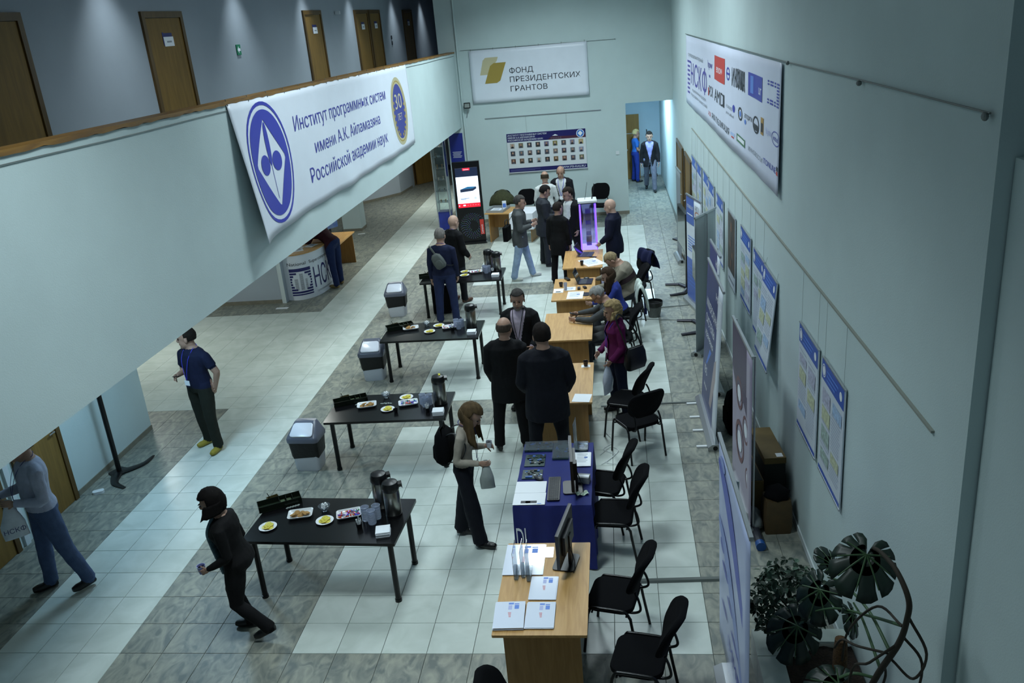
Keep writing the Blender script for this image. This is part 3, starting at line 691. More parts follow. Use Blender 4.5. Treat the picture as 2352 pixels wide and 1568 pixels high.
sheet(5.42, 5.64, 1.94, 2.18, 'white printed sheet on the desk with the coffee cup', n=1, rz=-8, name='paper_sheet', cat='paper')
sheet(5.16, 5.43, 6.07, 6.47, 'white printed sheets in front of the laptop', n=2, printed=3, rz=-2, name='paper_sheet', cat='paper')
sheet(4.91, 5.08, 6.46, 6.69, 'white sheet with a blue logo at the edge of the laptop desk', printed=2, name='paper_sheet', cat='paper')
sheet(5.10, 5.29, 6.56, 6.76, 'pale blue leaflet under the plastic glass on the laptop desk', printed=3, name='paper_sheet', cat='paper')
sheet(5.36, 5.72, 8.05, 8.55, 'large white sheet in front of the man in the striped sweater', n=1, rz=25, printed=3, name='paper_sheet', cat='paper')
# clear leaflet holders, monitors, keyboard, mouse
t = thing('leaflet_holder', 'clear acrylic leaflet holders standing on the leaflet desk', 'holder', (5.12, -1.55, .7645))
for dx, dy, hh in ((-.06, 0, .26), (0, .03, .25), (.05, -.02, .27)): m = MB(); m.box(dx-.004, dx+.0, dy-.11, dy+.11, 0, hh); m.box(dx-.004, dx+.03, dy-.11, dy+.11, 0, .004); m.build('acrylic_panel', ACRYL, t)
def monitor(loc, rz, label, w=.53, h=.33):
    t = thing('flat_monitor', label, 'monitor', loc, rz)
    MB().prism(rrect(.26, .20, .03, 3), 0, .012).build('foot', BLACKP, t); MB().box(-.035, .035, .03, .055, .012, .30).build('neck', BLACKP, t)
    m = MB(); m.box(-w/2, w/2, -.012, .016, .11, .11+h); m.box(-w*.3, w*.3, .016, .045, .18, .11+h*.75); pnl = m.build('panel', BLACKP, t)
    MB().box(-w/2+.012, w/2-.012, -.0135, -.012, .125, .11+h-.012).build('screen', mat('screen_off', '#1c2028', .08), pnl)
    m = MB(); m.box(-w/2-.001, w/2+.001, -.013, -.004, .11+h-.001, .11+h+.001); m.build('bezel', mat('dark_metal', '#35343c', .4, metal=.6), t)
    for k in range(2): MB().tube(bez([(.02+.03*k, .05, .2), (.06, .09, .08), (.11+.02*k, .10, .012), (.14, .04+.05*k, .006)], 5), .003, 5).build('cable', BLACKP, t)
    return t
monitor((5.49, -1.40, .7505), -100, 'black flat monitor standing on the leaflet desk')
monitor((5.50, -.12, .7525), -86, 'thin black monitor seen edge-on on the blue cloth table', .56, .34)
t = thing('keyboard', 'black keyboard on the blue cloth table', 'keyboard', (5.31, -.145, .7525), 91)
MB().prism(rrect(.46, .125, .01, 2), 0, .016).build('base', BLACKP, t)
m = MB()
for r_ in range(5):
    for k in range(17): m.box(-.215+.0255*k, -.215+.0255*k+.021, -.052+.021*r_, -.052+.021*r_+.017, .016, .021)
m.build('keys', mat('keycap', '#2a2d33', .5), t)['kind'] = 'stuff'
def mouse(loc, rz, label):
    o = MB(); o.ell((0, 0, .012), (.03, .055, .018), 14, 8); o = o.build('computer_mouse', mat('dark_grey_plastic', '#33373c', .35), None, 60); o.location = loc; o.rotation_euler = (0, 0, R(rz)); tag(o, label, 'mouse')
mouse((5.142, .06, .7585), 60, 'dark grey mouse lying above the brochures on the blue cloth'); mouse((5.468, 7.2, .7565), 80, 'black mouse under the hand of the man in the striped sweater')
PCB = mat('circuit_board', '#1d3a3a', .35, var=.3, scale=60); CHIP = mat('chip', '#15171a', .4); METALC = mat('shiny_metal', '#c2c8cc', .2, metal=1)
def board(x0, x1, y0, y1, label, seed, clear=True, hh=.02):
    rn = random.Random(seed); t = thing('circuit_board', label, 'circuit board', ((x0+x1)/2, (y0+y1)/2, .7525), 0, 'circuit boards on the blue cloth table'); w, d = x1-x0, y1-y0
    MB().box(-w/2, w/2, -d/2, d/2, .0, .006).build('board', PCB, t)
    m = MB()
    for i in range(26):
        a, b = rn.uniform(-.45, .4)*w, rn.uniform(-.45, .4)*d; s, q = rn.uniform(.012, .05), rn.uniform(.01, .03); m.box(a, min(a+s, w/2), b, min(b+q, d/2), .006, .008+rn.random()*.012, rn.choice((0, 0, 1, 2)))
    m.build('components', [CHIP, METALC, mat('socket_blue', '#3a63a8', .4)], t)['kind'] = 'stuff'
    if clear: MB().box(-w/2-.006, w/2+.006, -d/2-.006, d/2+.006, .024, .027).build('acrylic_lid', ACRYL, t)
board(4.935, 5.245, .675, .865, 'circuit board under acrylic at the far left corner of the blue cloth', 1); board(4.96, 5.178, .34, .60, 'circuit board with blue sockets in the middle of the blue cloth', 2, False)
board(4.958, 5.17, .075, .262, 'circuit board with a silver processor cover near the brochures', 3, False); board(5.255, 5.43, .48, .87, 'dark circuit board in a tilted acrylic frame behind the keyboard', 4); board(5.50, 5.63, .65, .84, 'small circuit board in an acrylic cube at the far right corner', 5)
t = thing('acrylic_sign', 'tall clear acrylic blade sign behind the edge-on monitor', 'sign', (5.50, .74, .782), 84)
MB().box(-.10, .10, -.002, .002, .0, .30).build('blade', ACRYL, t); MB().box(-.1, .1, -.03, .03, 0, .004).build('foot', ACRYL, t)
t = thing('small_box', 'small pale cardboard box beside the edge-on monitor foot', 'box', (5.60, .0, .7525), -10); MB().box(-.07, .07, -.045, .045, 0, .07).build('carton', mat('grey_card', '#8d9194', .6), t); MB().box(-.065, .065, -.02, .02, .07, .0705).build('label_strip', PAPER, t)
t = thing('crumpled_packet', 'small green and white packet near the front of the blue cloth', 'packet', (5.60, -.25, .7525), 20)
m = MB(); m.grid(lambda u, v: ((u-.5)*.12, (v-.5)*.07, .012+.01*math.sin(9*u)*math.cos(7*v)), 8, 6); m.build('wrapper', mat('green_white_foil', '#b8cdb8', .3, var=.3, scale=25), t, 50)
def coffee(loc, label, col='#8b92b8', rr=.036, hh=.075, saucer=False):
    t = thing('coffee_cup', label, 'cup', loc)
    if saucer: MB().box(-.06, .06, -.045, .045, 0, .003).build('napkin', PAPER, t)
    b = .003 if saucer else 0
    MB().lathe([(0, b), (rr*.7, b), (rr, b+hh), (rr*1.05, b+hh), (rr*.93, b+hh-.002), (rr*.68, b+.006)], 20).build('cup', mat('cup_'+col[1:], col, .3), t, 40)
    MB().lathe([(0, b+hh*.72), (rr*.88, b+hh*.72)], 18).build('coffee', mat('coffee', '#160c06', .1), t)
    return t
coffee((5.554, 3.10, DZ), 'brown coffee cup on a napkin on the desk behind the dark suited men', '#2a2226', saucer=True); coffee((5.03, 6.82, DZ), 'dark cup at the edge of the laptop desk', '#1d1b22'); coffee((5.36, 8.12, DZ), 'black paper cup next to the large white sheet', '#141518', .035, .09)
t = thing('plastic_glass', 'tall clear plastic glass on the laptop desk', 'glass', (5.12, 6.6, DZ+.005)); MB().lathe([(0, 0), (.025, 0), (.034, .13), (.032, .13), (.023, .005), (0, .005)], 18).build('glass', CUPM, t, 40)
def laptop(loc, rz, label, ang=105, col=BLACKP, lit=None):
    t = thing('laptop', label, 'laptop', loc, rz)
    MB().prism(rrect(.34, .235, .012, 2), 0, .016).build('base', col, t); MB().box(-.15, .15, -.02, .09, .016, .0165).build('keyboard', mat('keycap', '#2a2d33', .5), t)
    a = R(ang-90); M = Matrix.Translation((0, .118, .016)) @ Matrix.Rotation(-a, 4, 'X')
    l = MB(); l.box(-.17, .17, -.003, .006, 0, .225, 0, M); l = l.build('lid', col, t); m = MB(); m.box(-.158, .158, -.0042, -.003, .012, .213, 0, M); m.build('screen', lit or MATS['screen_off'], l)
laptop((5.46, 7.03, DZ), 85, 'open black laptop on the desk in front of the woman in blue', 112)
laptop((5.44, 8.86, DZ), 80, 'open grey laptop beside the violet glowing showcase', 118, mat('grey_metal', '#56596a', .35, metal=.5))
def slab_thing(name, loc, rz, w, d, h, m, label, cat, r=.008):
    o = MB().prism(rrect(w, d, r, 3), 0, h).build(name, m); o.location = loc; o.rotation_euler = (0, 0, R(rz)); return tag(o, label, cat)
slab_thing('tablet', (5.485, 6.30, DZ), -4, .10, .19, .008, BLACKP, 'black tablet lying at the corner of the laptop desk', 'tablet'); slab_thing('desk_phone', (5.12, 7.22, DZ), 25, .06, .17, .03, BLACKP, 'black handset lying at the far corner of the laptop desk', 'phone'); slab_thing('dark_notebook', (5.56, 8.66, DZ), 70, .05, .14, .012, BLACKP, 'thin black device lying beside the grey laptop', 'device')
for k, (cx, cy) in enumerate(((5.35, 6.62), (5.45, 6.66))): slab_thing('power_adapter', (cx, cy, DZ), 20*k, .05, .10, .03, BLACKP, 'black power adapter beside the black laptop', 'adapter')['group'] = 'adapters by the laptop'

# ================================================================ violet showcase, kiosk, glass case, counter, floor stands
VIO = mat('violet_glow', '#6a4cff', .3, emit=3.0, ecol='#6a48ff'); VIOW = mat('violet_white_glow', '#c8c0ff', .3, emit=1.6, ecol='#b4a8ff')
t = thing('glowing_showcase', 'tall clear showcase column glowing violet, behind the far desk', 'showcase', (5.47, 9.62, 0), 4)
for sx in (-1, 1):
    for sy in (-1, 1): MB().box(sx*.155-.012, sx*.155+.012, sy*.155-.012, sy*.155+.012, 0, 1.66).build('light_post', VIO, t)
for a in range(4):
    M = Matrix.Rotation(a*PI/2, 4, 'Z'); m = MB(); m.box(-.14, .14, -.158, -.153, .42, 1.64, 0, M); m.build('glass_pane', mat('tinted_glass', '#dcd8ff', .04, trans=1.0), t)
MB().box(-.15, .15, -.15, .15, 0, .75).build('plinth', VIOW, t); MB().box(-.19, .19, -.19, .19, 1.66, 1.70).build('cover', WHITEP, t); MB().box(-.195, .195, -.195, .195, 1.645, 1.66).build('cover_edge', BLACKP, t)
m = MB(); m.box(-.05, .05, -.06, .06, .76, 1.5); m.build('server_module', mat('pale_violet_metal', '#8f8aa8', .35, metal=.4), t)
for k in range(3): MB().box(-.055, .055, -.065, -.06, .84+.22*k, .98+.22*k).build('drive_bay', METALC, t)
for dx, top in ((-.04, .34), (.10, .30)): MB().cyl((dx, .0, 1.70), (dx+.06, .02, 1.70+top), .004 if dx < 0 else .012, .003 if dx < 0 else .01, 6).build('antenna', BLACKP, t)
# information kiosk
NAVYD = mat('kiosk_black', '#0c0d10', .25); SCRW = mat('screen_white', '#dfe6f2', .3, emit=1.05, ecol='#dfe6f8'); SCRN = mat('screen_navy', '#1d2740', .3, emit=.5); SCRR = mat('screen_red', '#d82034', .3, emit=.85); SCRB = mat('screen_blue', '#2f6f9c', .3, emit=.5); SCRD = mat('screen_dark', '#2a3650', .3, emit=.35)
t = thing('information_kiosk', 'tall black information kiosk with a lit screen and dotted swirl', 'kiosk', (2.42, 13.42, 0), 6)
m = MB(); m.box(-.335, .335, -.06, .06, .04, 2.05); m.build('body', NAVYD, t); MB().box(-.36, .36, -.16, .16, 0, .05).build('base', NAVYD, t); MB().box(.335, .365, -.16, -.10, .0, .06).build('base_corner', ALU, t)
s = MB(); x0, x1, z0, z1 = -.275, .275, .925, 1.905
rect(s, x0, x1, z0, z1, 0, -.0625); rect(s, x0, x1, 1.69, z1, 1, -.064); rect(s, -.09, .09, 1.84, 1.90, 2, -.066); put_text(s, 'Lenovo', 0, 1.852, None, .032, 0, -.068, align='c')
for k in range(4): rect(s, -.08+.005*k, .085-.006*k, 1.81-.028*k, 1.825-.028*k, 3, -.066)
rect(s, -.26, -.14, 1.72, 1.73, 3, -.066); rect(s, .15, .27, 1.735, 1.745, 3, -.066); rect(s, x0, x1, z0, 1.03, 2, -.064)
flat(s, [(-.19, 1.31), (.12, 1.33), (.21, 1.38), (.21, 1.43), (.0, 1.44), (-.19, 1.38)], 4, -.065); flat(s, [(-.19, 1.38), (.0, 1.44), (.21, 1.43), (.12, 1.39)], 5, -.066)
for k in range(2): rect(s, -.2, .02-.08*k, 1.15-.025*k, 1.16-.025*k, 5, -.066)
rect(s, .14, .2, 1.12, 1.18, 6, -.066); rect(s, -.15, -.09, .965, 1.0, 0, -.066); rect(s, -.26, -.235, .965, .99, 0, -.066)
for k in range(5): rect(s, -.05+.065*k, -.02+.065*k, .975, .985, 7, -.066)
s.build('screen', [SCRW, SCRN, SCRR, SCRD, SCRD, SCRB, mat('screen_qr_blank', '#c8d2dc', .4, emit=.7), mat('screen_pink', '#f08a94', .3, emit=.8)], t)
dm = MB(); rn = random.Random(5)
for r_ in range(5, 18):
    for k in range(int(6+r_*1.7)):
        a = 2*PI*k/int(6+r_*1.7)+r_*.11; rr_ = .019*r_; u, q = .04+rr_*math.cos(a)*.95, .45+rr_*math.sin(a)
        if abs(u) > .32 or q > .80 or q < .10 or (u > .2 and q > .2 and q < .62): continue
        if r_ < 8 and u > 0: continue
        flat(dm, disc(u, q, .0042, .0042, 6), rn.randrange(4), -.0615)
DS = dm.build('dot_swirl', [mat('dot_blue', '#6a96d8', .4, emit=.35), mat('dot_green', '#5fae98', .4, emit=.35), mat('dot_violet', '#7c76c0', .4, emit=.35), mat('dot_grey', '#9aa6b0', .4, emit=.3)], t); DS['kind'] = 'stuff'
rm = MB(); rect(rm, .215, .315, .22, .60, 0, -.0625); put_text(rm, 'Lenovo', .285, .245, None, .055, 1, -.064, rot=90); rm.build('red_badge', [INKRED, INKWHITE], t)
# glass display case
t = thing('glass_display_case', 'narrow glass display case with lit shelves beside the kiosk', 'showcase', (1.42, 15.2, 0), 0)
for sx in (-1, 1):
    for sy in (-1, 1): MB().box(sx*.17-.012, sx*.17+.012, sy*.17-.012, sy*.17+.012, 0, 2.5).build('post', ALU, t)
for a in range(4): M = Matrix.Rotation(a*PI/2, 4, 'Z'); m = MB(); m.box(-.156, .156, -.174, -.170, .5, 2.48, 0, M); m.build('glass_pane', GLASS, t)
MB().box(-.155, .155, -.155, .155, 0, .5).build('plinth', mat('case_blue', '#22328a', .4, var=.2, scale=6), t); MB().box(-.18, .18, -.18, .18, 2.48, 2.53).build('top', ALU, t); MB().box(-.176, .176, -.18, -.175, 2.36, 2.46).build('header', INKNAVY, t)
for k, z in enumerate((.75, 1.05, 1.35, 1.65, 1.95, 2.22)):
    MB().box(-.16, .16, -.16, .16, z, z+.006).build('shelf', ACRYL, t)
rn = random.Random(4)
for k, z in enumerate((.756, 1.056, 1.356, 1.656, 1.956, 2.226)):
    for j in range(2):
        o = MB(); h = .05+.06*rn.random(); o.lathe([(.028, 0), (.03, .006), (.01, .012), (.012, h*.6), (.03, h), (.02, h+.002)], 12)
        o = o.build('trophy', mat('trophy_%d' % (k % 3), ('#b8946a', '#6d6a62', '#c9b9a4')[k % 3], .3, metal=.4), None, 50); o.location = (1.36+.12*j, 15.17+.05*(j-.5), z); tag(o, 'small award cup on a shelf of the glass display case', 'award', 'awards in the glass case')
l = bpy.data.lights.new('case_lamp', 'POINT'); l.energy = 2.5; l.color = (1, .9, .75); l.shadow_soft_size = .03; o = bpy.data.objects.new('case_lamp', l); COL.objects.link(o); o.parent = t; o.location = (0, 0, 2.40)
# curved promotional counter
path = [(-1.0, 9.29), (-.85, 9.25), (-.70, 9.26), (-.56, 9.34), (-.45, 9.47), (-.37, 9.65), (-.325, 9.88), (-.30, 10.15), (-.295, 10.45), (-.30, 10.75)]
P3 = bez([(x, y, 0) for x, y in path], 6); S = [0]
for a, b in zip(P3, P3[1:]): S.append(S[-1]+math.hypot(b[0]-a[0], b[1]-a[1]))
def on_curve(s, off):
    s = max(0, min(S[-1]-1e-6, s)); i = max(k for k in range(len(S)-1) if S[k] <= s); f = (s-S[i])/(S[i+1]-S[i]); a, b = Vector(P3[i]), Vector(P3[i+1]); n = (b-a).normalized().cross(Vector((0, 0, 1))); p = a.lerp(b, f)+n*off; return p.x, p.y
t = thing('promo_counter', 'white curved promotional counter with a navy building logo', 'counter', (0, 0, 0))
m = MB()
for i in range(len(P3)-1):
    a, b = P3[i], P3[i+1]; m.quad((a[0], a[1], 0), (b[0], b[1], 0), (b[0], b[1], .98), (a[0], a[1], .98))
m.build('front_panel', VINYL, t, 40)
tp = [(x, y) for x, y, z in bez([(*on_curve(S[-1]*k/14, .03), 0) for k in range(15)], 2)] + [(-.75, 10.75), (-1.0, 10.4)]
MB().prism(tp, .98, 1.005).build('counter_top', DESK, t)
pm = MB()
def cput(mb, poly, mi): mb.add([(*on_curve(u, .004), q) for u, q in poly], [tuple(range(len(poly)))], mi)
def crect(a, b, c, d, mi, n=8):
    a, b, c, d = .14+(a-.17)*1.18, .14+(b-.17)*1.18, .10+(c-.14)*1.18, .10+(d-.14)*1.18
    for k in range(n): cput(pm, [(a+(b-a)*k/n, c), (a+(b-a)*(k+1)/n, c), (a+(b-a)*(k+1)/n, d), (a+(b-a)*k/n, d)], mi)
for k in range(9):
    z = .18+.05*k
    hw = math.sqrt(max(0, .17**2-(z+.0175-.395)**2))
    crect(.17, .37-hw, z, z+.035, 0); crect(.37+hw, .57, z, z+.035, 0)
crect(.17, .57, .14, .165, 0); crect(.17, .57, .615, .64, 0)
for a, b, z1 in ((.25, .31, .47), (.345, .41, .55), (.44, .48, .44)):
    n = int((z1-.24)/.018)
    for k in range(n): crect(a, b, .24+.018*k, .24+.018*k+.011, 1, 2)
def ctext(s_, u, z, h, mi, w=None, bold=.01):
    tmp = MB(); put_text(tmp, s_, u, z, w, h, mi, 0, bold=bold); pm.add([(*on_curve(v[0], .005), v[2]) for v in tmp.v], tmp.f, mi)
ctext('National  Supercomputer', .12, .755, .07, 2, 1.25); ctext('НСКФ', .68, .20, .44, 0, 1.0, .0); ctext('суперкомпьютерный форум', .72, .09, .045, 1, .8)
pm.build('print', [INKNAVY, INKGREY, INKDARK], t)
for k, (dx, dy, rz) in enumerate(((-.72, 9.62, 25), (-.55, 9.95, -15), (-.82, 9.85, 60))): sheet(dx-.1, dx+.1, dy-.14, dy+.14, 'white sheet lying on the curved promotional counter', z=1.006, rz=rz, printed=3, name='paper_sheet', cat='paper', group='sheets on the counter')
t = thing('folder', 'brown card folder on the curved counter', 'folder', (-.50, 10.3, 1.006), 15); MB().prism(rrect(.22, .3, .01, 2), 0, .02).build('cover', mat('kraft_folder', '#8a5d30', .6), t)
t = thing('side_desk', 'beech side desk standing behind the curved counter', 'desk', (-.68, 11.55, 0), 0)
MB().box(-.42, .42, -.7, .7, .726, .75).build('desktop', DESK, t)
for y in (-.62, .6): MB().box(-.36, .38, y, y+.022, 0, .726).build('side_panel', DESKD, t)
t = thing('poster_stand', 'blue poster board standing behind the curved counter', 'poster', (-1.0, 12.7, 0), 60)
MB().box(-.25, .25, -.01, .01, .75, 1.55).build('board', mat('poster_blue_print', '#8fa6c6', .4, var=.5, scale=7, col2='#2c4a86'), t); MB().box(-.02, .02, 0, .03, 0, .76).build('post', BLACKP, t); MB().box(-.2, .2, -.15, .15, 0, .015).build('foot', BLACKP, t)
# floor stand under the gallery
def floor_stand(loc, rz, label, h=1.75, tv=False):
    t = thing('floor_stand', label, 'stand', loc, rz)
    MB().cyl((0, 0, .02), (0, 0, h), .033, .033, 16).build('pole', TUBEB, t)
    m = MB()
    for a in (35, 150): m.tube(bez([(0, 0, .02), (.14*math.cos(R(a)), .14*math.sin(R(a)), .02), (.33*math.cos(R(a+10)), .33*math.sin(R(a+10)), .018), (.52*math.cos(R(a+26)), .52*math.sin(R(a+26)), .015)], 5), [.085-.0042*k for k in range(16)], 8, flat=.2)
    for v in range(len(m.v)): m.v[v] = (m.v[v][0], m.v[v][1], max(.0, m.v[v][2]))
    m.build('curved_foot', BLACKP, t, 50)
    MB().prism([(-.1, -.1), (.1, -.1), (.12, .06), (0, .1), (-.12, .06)], 0, .03).build('hub', BLACKP, t)
    return t
floor_stand((-.70, 1.82, 0), -115, 'black pole stand with a curved foot under the gallery')
t = thing('wall_socket_cable', 'black plugs and cable hanging from a socket under the gallery', 'cable', (-.93, 1.30, 0)); 
m = MB(); m.cyl((.002, 0, 1.50), (.05, 0, 1.50), .03); m.build('plug', BLACKP, t); MB().tube(bez([(.05, 0, 1.5), (.09, .1, 1.47), (.08, .2, 1.40), (.06, .32, 1.42)], 6), .008, 6).build('cable', BLACKP, t); MB().tube(bez([(.05, 0, 1.5), (.08, .08, 1.42), (.07, .10, 1.33)], 6), .008, 6).build('cable', BLACKP, t); MB().box(.05, .09, .08, .13, 1.28, 1.34).build('plug', BLACKP, t)
o = MB(); o.prism(rrect(.14, .08, .03, 3), 0, .035); o = o.build('adapter_block', WHITEP); o.location = (-.70, 1.30, 0); o.rotation_euler = (0, 0, .5); tag(o, 'small white adapter lying on the floor by the left wall', 'adapter')
def tv_stand(loc, rz, label, h0=.75, h1=1.62, w=.8):
    t = thing('display_stand', label, 'display', loc, rz)
    MB().box(-w/2, w/2, -.035, .035, h0+.0, h1-.25 if h1-h0 > .7 else h1).build('display_panel', BLACKP, t); MB().box(-w/2+.02, w/2-.02, -.037, -.035, h0+.02, h1-.27 if h1-h0 > .7 else h1-.02).build('screen', MATS['screen_off'], t)
    MB().box(-.06, .06, .035, .085, .03, h1-.3).build('column', BLACKP, t)
    for s in (-1, 1): m = MB(); m.tube([(s*.05, .06, .03), (s*.30, -.05, .025), (s*.36, -.32, .02)], [.05, .05, .035], 8, flat=.45); m.v = [(a, b, max(0, c)) for a, b, c in m.v]; m.build('foot', mat('dark_metal', '#35343c', .4, metal=.6), t)
    return t
tv_stand((7.36, 6.48, 0), -88, 'black display on a forked foot stand behind the plain grey roll-up banner', .8, 1.6); tv_stand((7.30, 8.66, 0), -86, 'black display on a forked foot stand beside the white and blue roll-up banner', .85, 1.85, 1.0)
t = thing('floor_plate', 'dark grey metal plate foot lying by the right wall doors', 'foot', (7.5, 12.5, 0), 20); MB().prism([(-.12, .15), (.02, .18), (.06, -.1), (.18, -.14), (.16, -.24), (-.06, -.2)], 0, .03).build('plate', MATS['dark_metal'], t)
t = thing('waste_basket', 'grey waste basket with a black rim behind the seated people', 'basket', (6.65, 7.16, 0))
MB().lathe([(0, 0), (.105, 0), (.142, .24), (.135, .24), (.10, .006), (0, .006)], 24).build('basket', mat('grey_mesh', '#5e625f', .5, var=.3, scale=90), t, 40); MB().lathe([(.142, .20), (.152, .21), (.158, .285), (.15, .29), (.136, .23)], 24).build('liner_rim', BLACKP, t, 40)
# table at the back with white cloth
t = thing('back_table', 'beech table by the kiosk with an open box lid on it', 'table', (3.47, 13.55, 0), -12)
MB().box(-.62, .62, -.38, .38, .726, .75).build('tabletop', DESK, t)
for x in (-.54, .54): MB().box(x-.011, x+.011, -.3, .3, 0, .726).build('side_panel', DESKD, t)
MB().box(-.54, .54, .05, .07, .3, .7).build('modesty_panel', DESKD, t)
o = MB(); o.loft([[(x, y, z) for x, y in rrect(w_, d_, .01, 2)] for w_, d_, z in ((.62, .80, .36), (.61, .79, .70), (.60, .78, .752), (.60, .78, .756))], cap=True); o = o.build('white_table_cover', mat('white_cloth', '#dcdfe6', .7), None, 40); o.location = (3.80, 13.42, 0); o.rotation_euler = (0, 0, R(-12)); tag(o, 'white cloth hanging over the end of the back table', 'tablecloth')
t = thing('open_box_lid', 'grey open tray of papers on the back table', 'tray', (3.10, 13.62, .751), -12)
m = MB(); m.box(-.22, .22, -.3, .3, 0, .006); [m.box(*b) for b in ((-.22, .22, -.3, -.29, .006, .06), (-.22, .22, .29, .3, .006, .06), (-.22, -.21, -.29, .29, .006, .06), (.21, .22, -.29, .29, .006, .06))]; m.build('tray', mat('grey_card', '#8d9194', .6), t)
sheet(2.92, 3.18, 13.45, 13.82, 'printed sheets inside the grey tray on the back table', z=.7575, rz=-12, n=3, printed=3, name='paper_sheet', cat='paper')
coffee((3.70, 13.35, .757), 'red cup on the white cloth of the back table', '#b0342a', .04, .09); t = thing('white_carton', 'small white upright carton on the back table', 'carton', (3.25, 13.72, .751), 10); MB().box(-.05, .05, -.04, .04, 0, .2).build('carton', PAPER, t); MB().box(-.04, .04, -.041, -.04, .05, .15).build('label_print', INKSKY, t)
OLIVJ = mat('olive_jacket', '#3a3d24', .9, var=.2, scale=20)
m = MB(); m.grid(lambda u, v: ((u-.5)*.66, -.05+.30*math.cos(PI*v)*(1-.6*(2*u-1)**2), .66+.34*math.sin(PI*v)**.7*math.sqrt(max(0, 1-(2*u-1)**2*.98))+.02*math.sin(11*u+5*v)), 16, 16); o = m.build('olive_jacket', OLIVJ, None, 70); o.location = (3.05, 15.0, -.02); tag(o, 'olive green jacket heaped over a chair behind the back table', 'jacket')
o.modifiers.new('thick', 'SOLIDIFY').thickness = .02
# ================================================================ hanging banners
def hang(name, label, w, h, loc, rz, surf, nu, nv, m=VINYL, edge=None):
    t = thing(name, label, 'banner', loc, rz)
    mb = MB(); mb.grid(lambda u, v: (u*w, surf(u*w, v*h), v*h), nu, nv); o = mb.build('sheet', m, t, 60)
    s = o.modifiers.new('thick', 'SOLIDIFY'); s.thickness = .002; s.offset = -1
    return t
# 1: on the gallery parapet (local x runs away from the camera, z up from the lower hem)
W1, H1 = 8.62, 1.52
def sf1(u, z):
    k = 1 - max(0, min(1, z/H1)); e = math.exp(-u/.5)
    return -.012 - k*(.03+.16*e) - .012*k*math.sin(u*2.1+1.5*z) - .010*math.sin(u*4.7+2.2*k)*k - .02*k*math.exp(-((u-2.2-1.6*k)/.35)**2)
t1 = hang('institute_banner', 'long white banner with blue oval emblem hanging on the gallery parapet', W1, H1, (2.036, 1.19, 3.14), 90, sf1, 90, 16)
t1.rotation_euler = (0, R(.62), R(90))
ink = MB(); sfi = sf1
cx, cz = .875, .775
ring(ink, cx, cz, .70, .70, .66, .66, 0, -.004, sfi); 
rhomb = [(0, .50), (.50, .02), (.03, -.52), (-.50, .02)]
def rh(a):
    c, s_ = math.cos(a), math.sin(a); best = 9
    for k in range(4):
        (x0, z0), (x1, z1) = rhomb[k], rhomb[(k+1) % 4]; dx, dz = x1-x0, z1-z0; det = c*(-dz)+s_*dx
        if abs(det) < 1e-9: continue
        tt = (x0*(-dz)+z0*dx)/det; q = ((c*z0-s_*x0)/(-(c*dz-s_*dx))) if abs(c*dz-s_*dx) > 1e-9 else 0
        if tt > 0 and -.001 <= q <= 1.001: best = min(best, tt)
    return best
N = 72; inner = [(cx+rh(2*PI*k/N)*math.cos(2*PI*k/N), cz+rh(2*PI*k/N)*math.sin(2*PI*k/N)) for k in range(N)]; outer = [(cx+.61*math.cos(2*PI*k/N), cz+.61*math.sin(2*PI*k/N)) for k in range(N)]
for k in range(N):
    for q in range(3):
        mix = lambda A, B, f: (A[0]+(B[0]-A[0])*f, A[1]+(B[1]-A[1])*f)
        flat(ink, [mix(inner[k], outer[k], q/3), mix(inner[k], outer[k], (q+1)/3), mix(inner[(k+1) % N], outer[(k+1) % N], (q+1)/3), mix(inner[(k+1) % N], outer[(k+1) % N], q/3)], 0, -.004, sfi)
for ex, ez, rx, rz_, rt in ((0, .22, .065, .25, 0), (-.20, -.0, .15, .115, 0), (.20, -.0, .15, .115, 0)): fdisc(ink, cx+ex, cz+ez, rx, rz_, 0, -.0045, sfi)
flat(ink, [(cx-.006, cz-.02), (cx+.006, cz-.02), (cx+.014, cz-.42), (cx+.004, cz-.42)], 0, -.004, sfi)
def line(s_, u0, u1, z, h): put_text(ink, s_, u0, z, u1-u0, h, 1, -.004, sfi, bold=.003)
line('Институт программных систем', 1.86, 6.66, 1.02, .185); line('имени А.К. Айламазяна', 2.50, 6.06, .66, .175); line('Российской академии наук', 2.18, 6.37, .31, .19)
ex, ez = 7.58, .72
fdisc(ink, ex, ez, .60, .62, 2, -.003, sfi); ring(ink, ex, ez, .54, .56, .515, .535, 3, -.004, sfi); fdisc(ink, ex, ez, .45, .50, 4, -.0045, sfi)
put_text(ink, '30', ex, ez+.05, .52, .28, 5, -.006, sfi, align='c'); put_text(ink, 'ЛЕТ', ex, ez-.16, .34, .12, 5, -.006, sfi, align='c')
for s_ in (-1, 1):
    for k in range(7): a = R(-95+s_*(18+k*15)); flat(ink, disc(ex+.40*math.cos(a), ez+.45*math.sin(a), .045, .03, 10), 3, -.0055, sfi)
ink.build('print', [INKBLUE, mat('ink_blue_text', '#3a3c9c', .45), mat('ink_cream', '#b7b08c', .5), INKGOLD, mat('ink_emblem_blue', '#343a8c', .45), INKPALE], t1)
for k in range(16):
    u = .02+k*.572; m = MB(); m.cyl((u, -.02, H1-.02), (u, .0, H1+.05), .004, .004, 6); m.build('eyelet_tie', WIREM, t1)
o = MB(); o.tube([(2.045, y, 4.63+zs(y)+.004*math.sin(y*2)) for y in [-7.5+.5*k for k in range(47)] if y < YB], .004, 6); o = o.build('banner_wire', WIREM); tag(o, 'thin steel wire along the gallery parapet holding the long banner', 'wire')
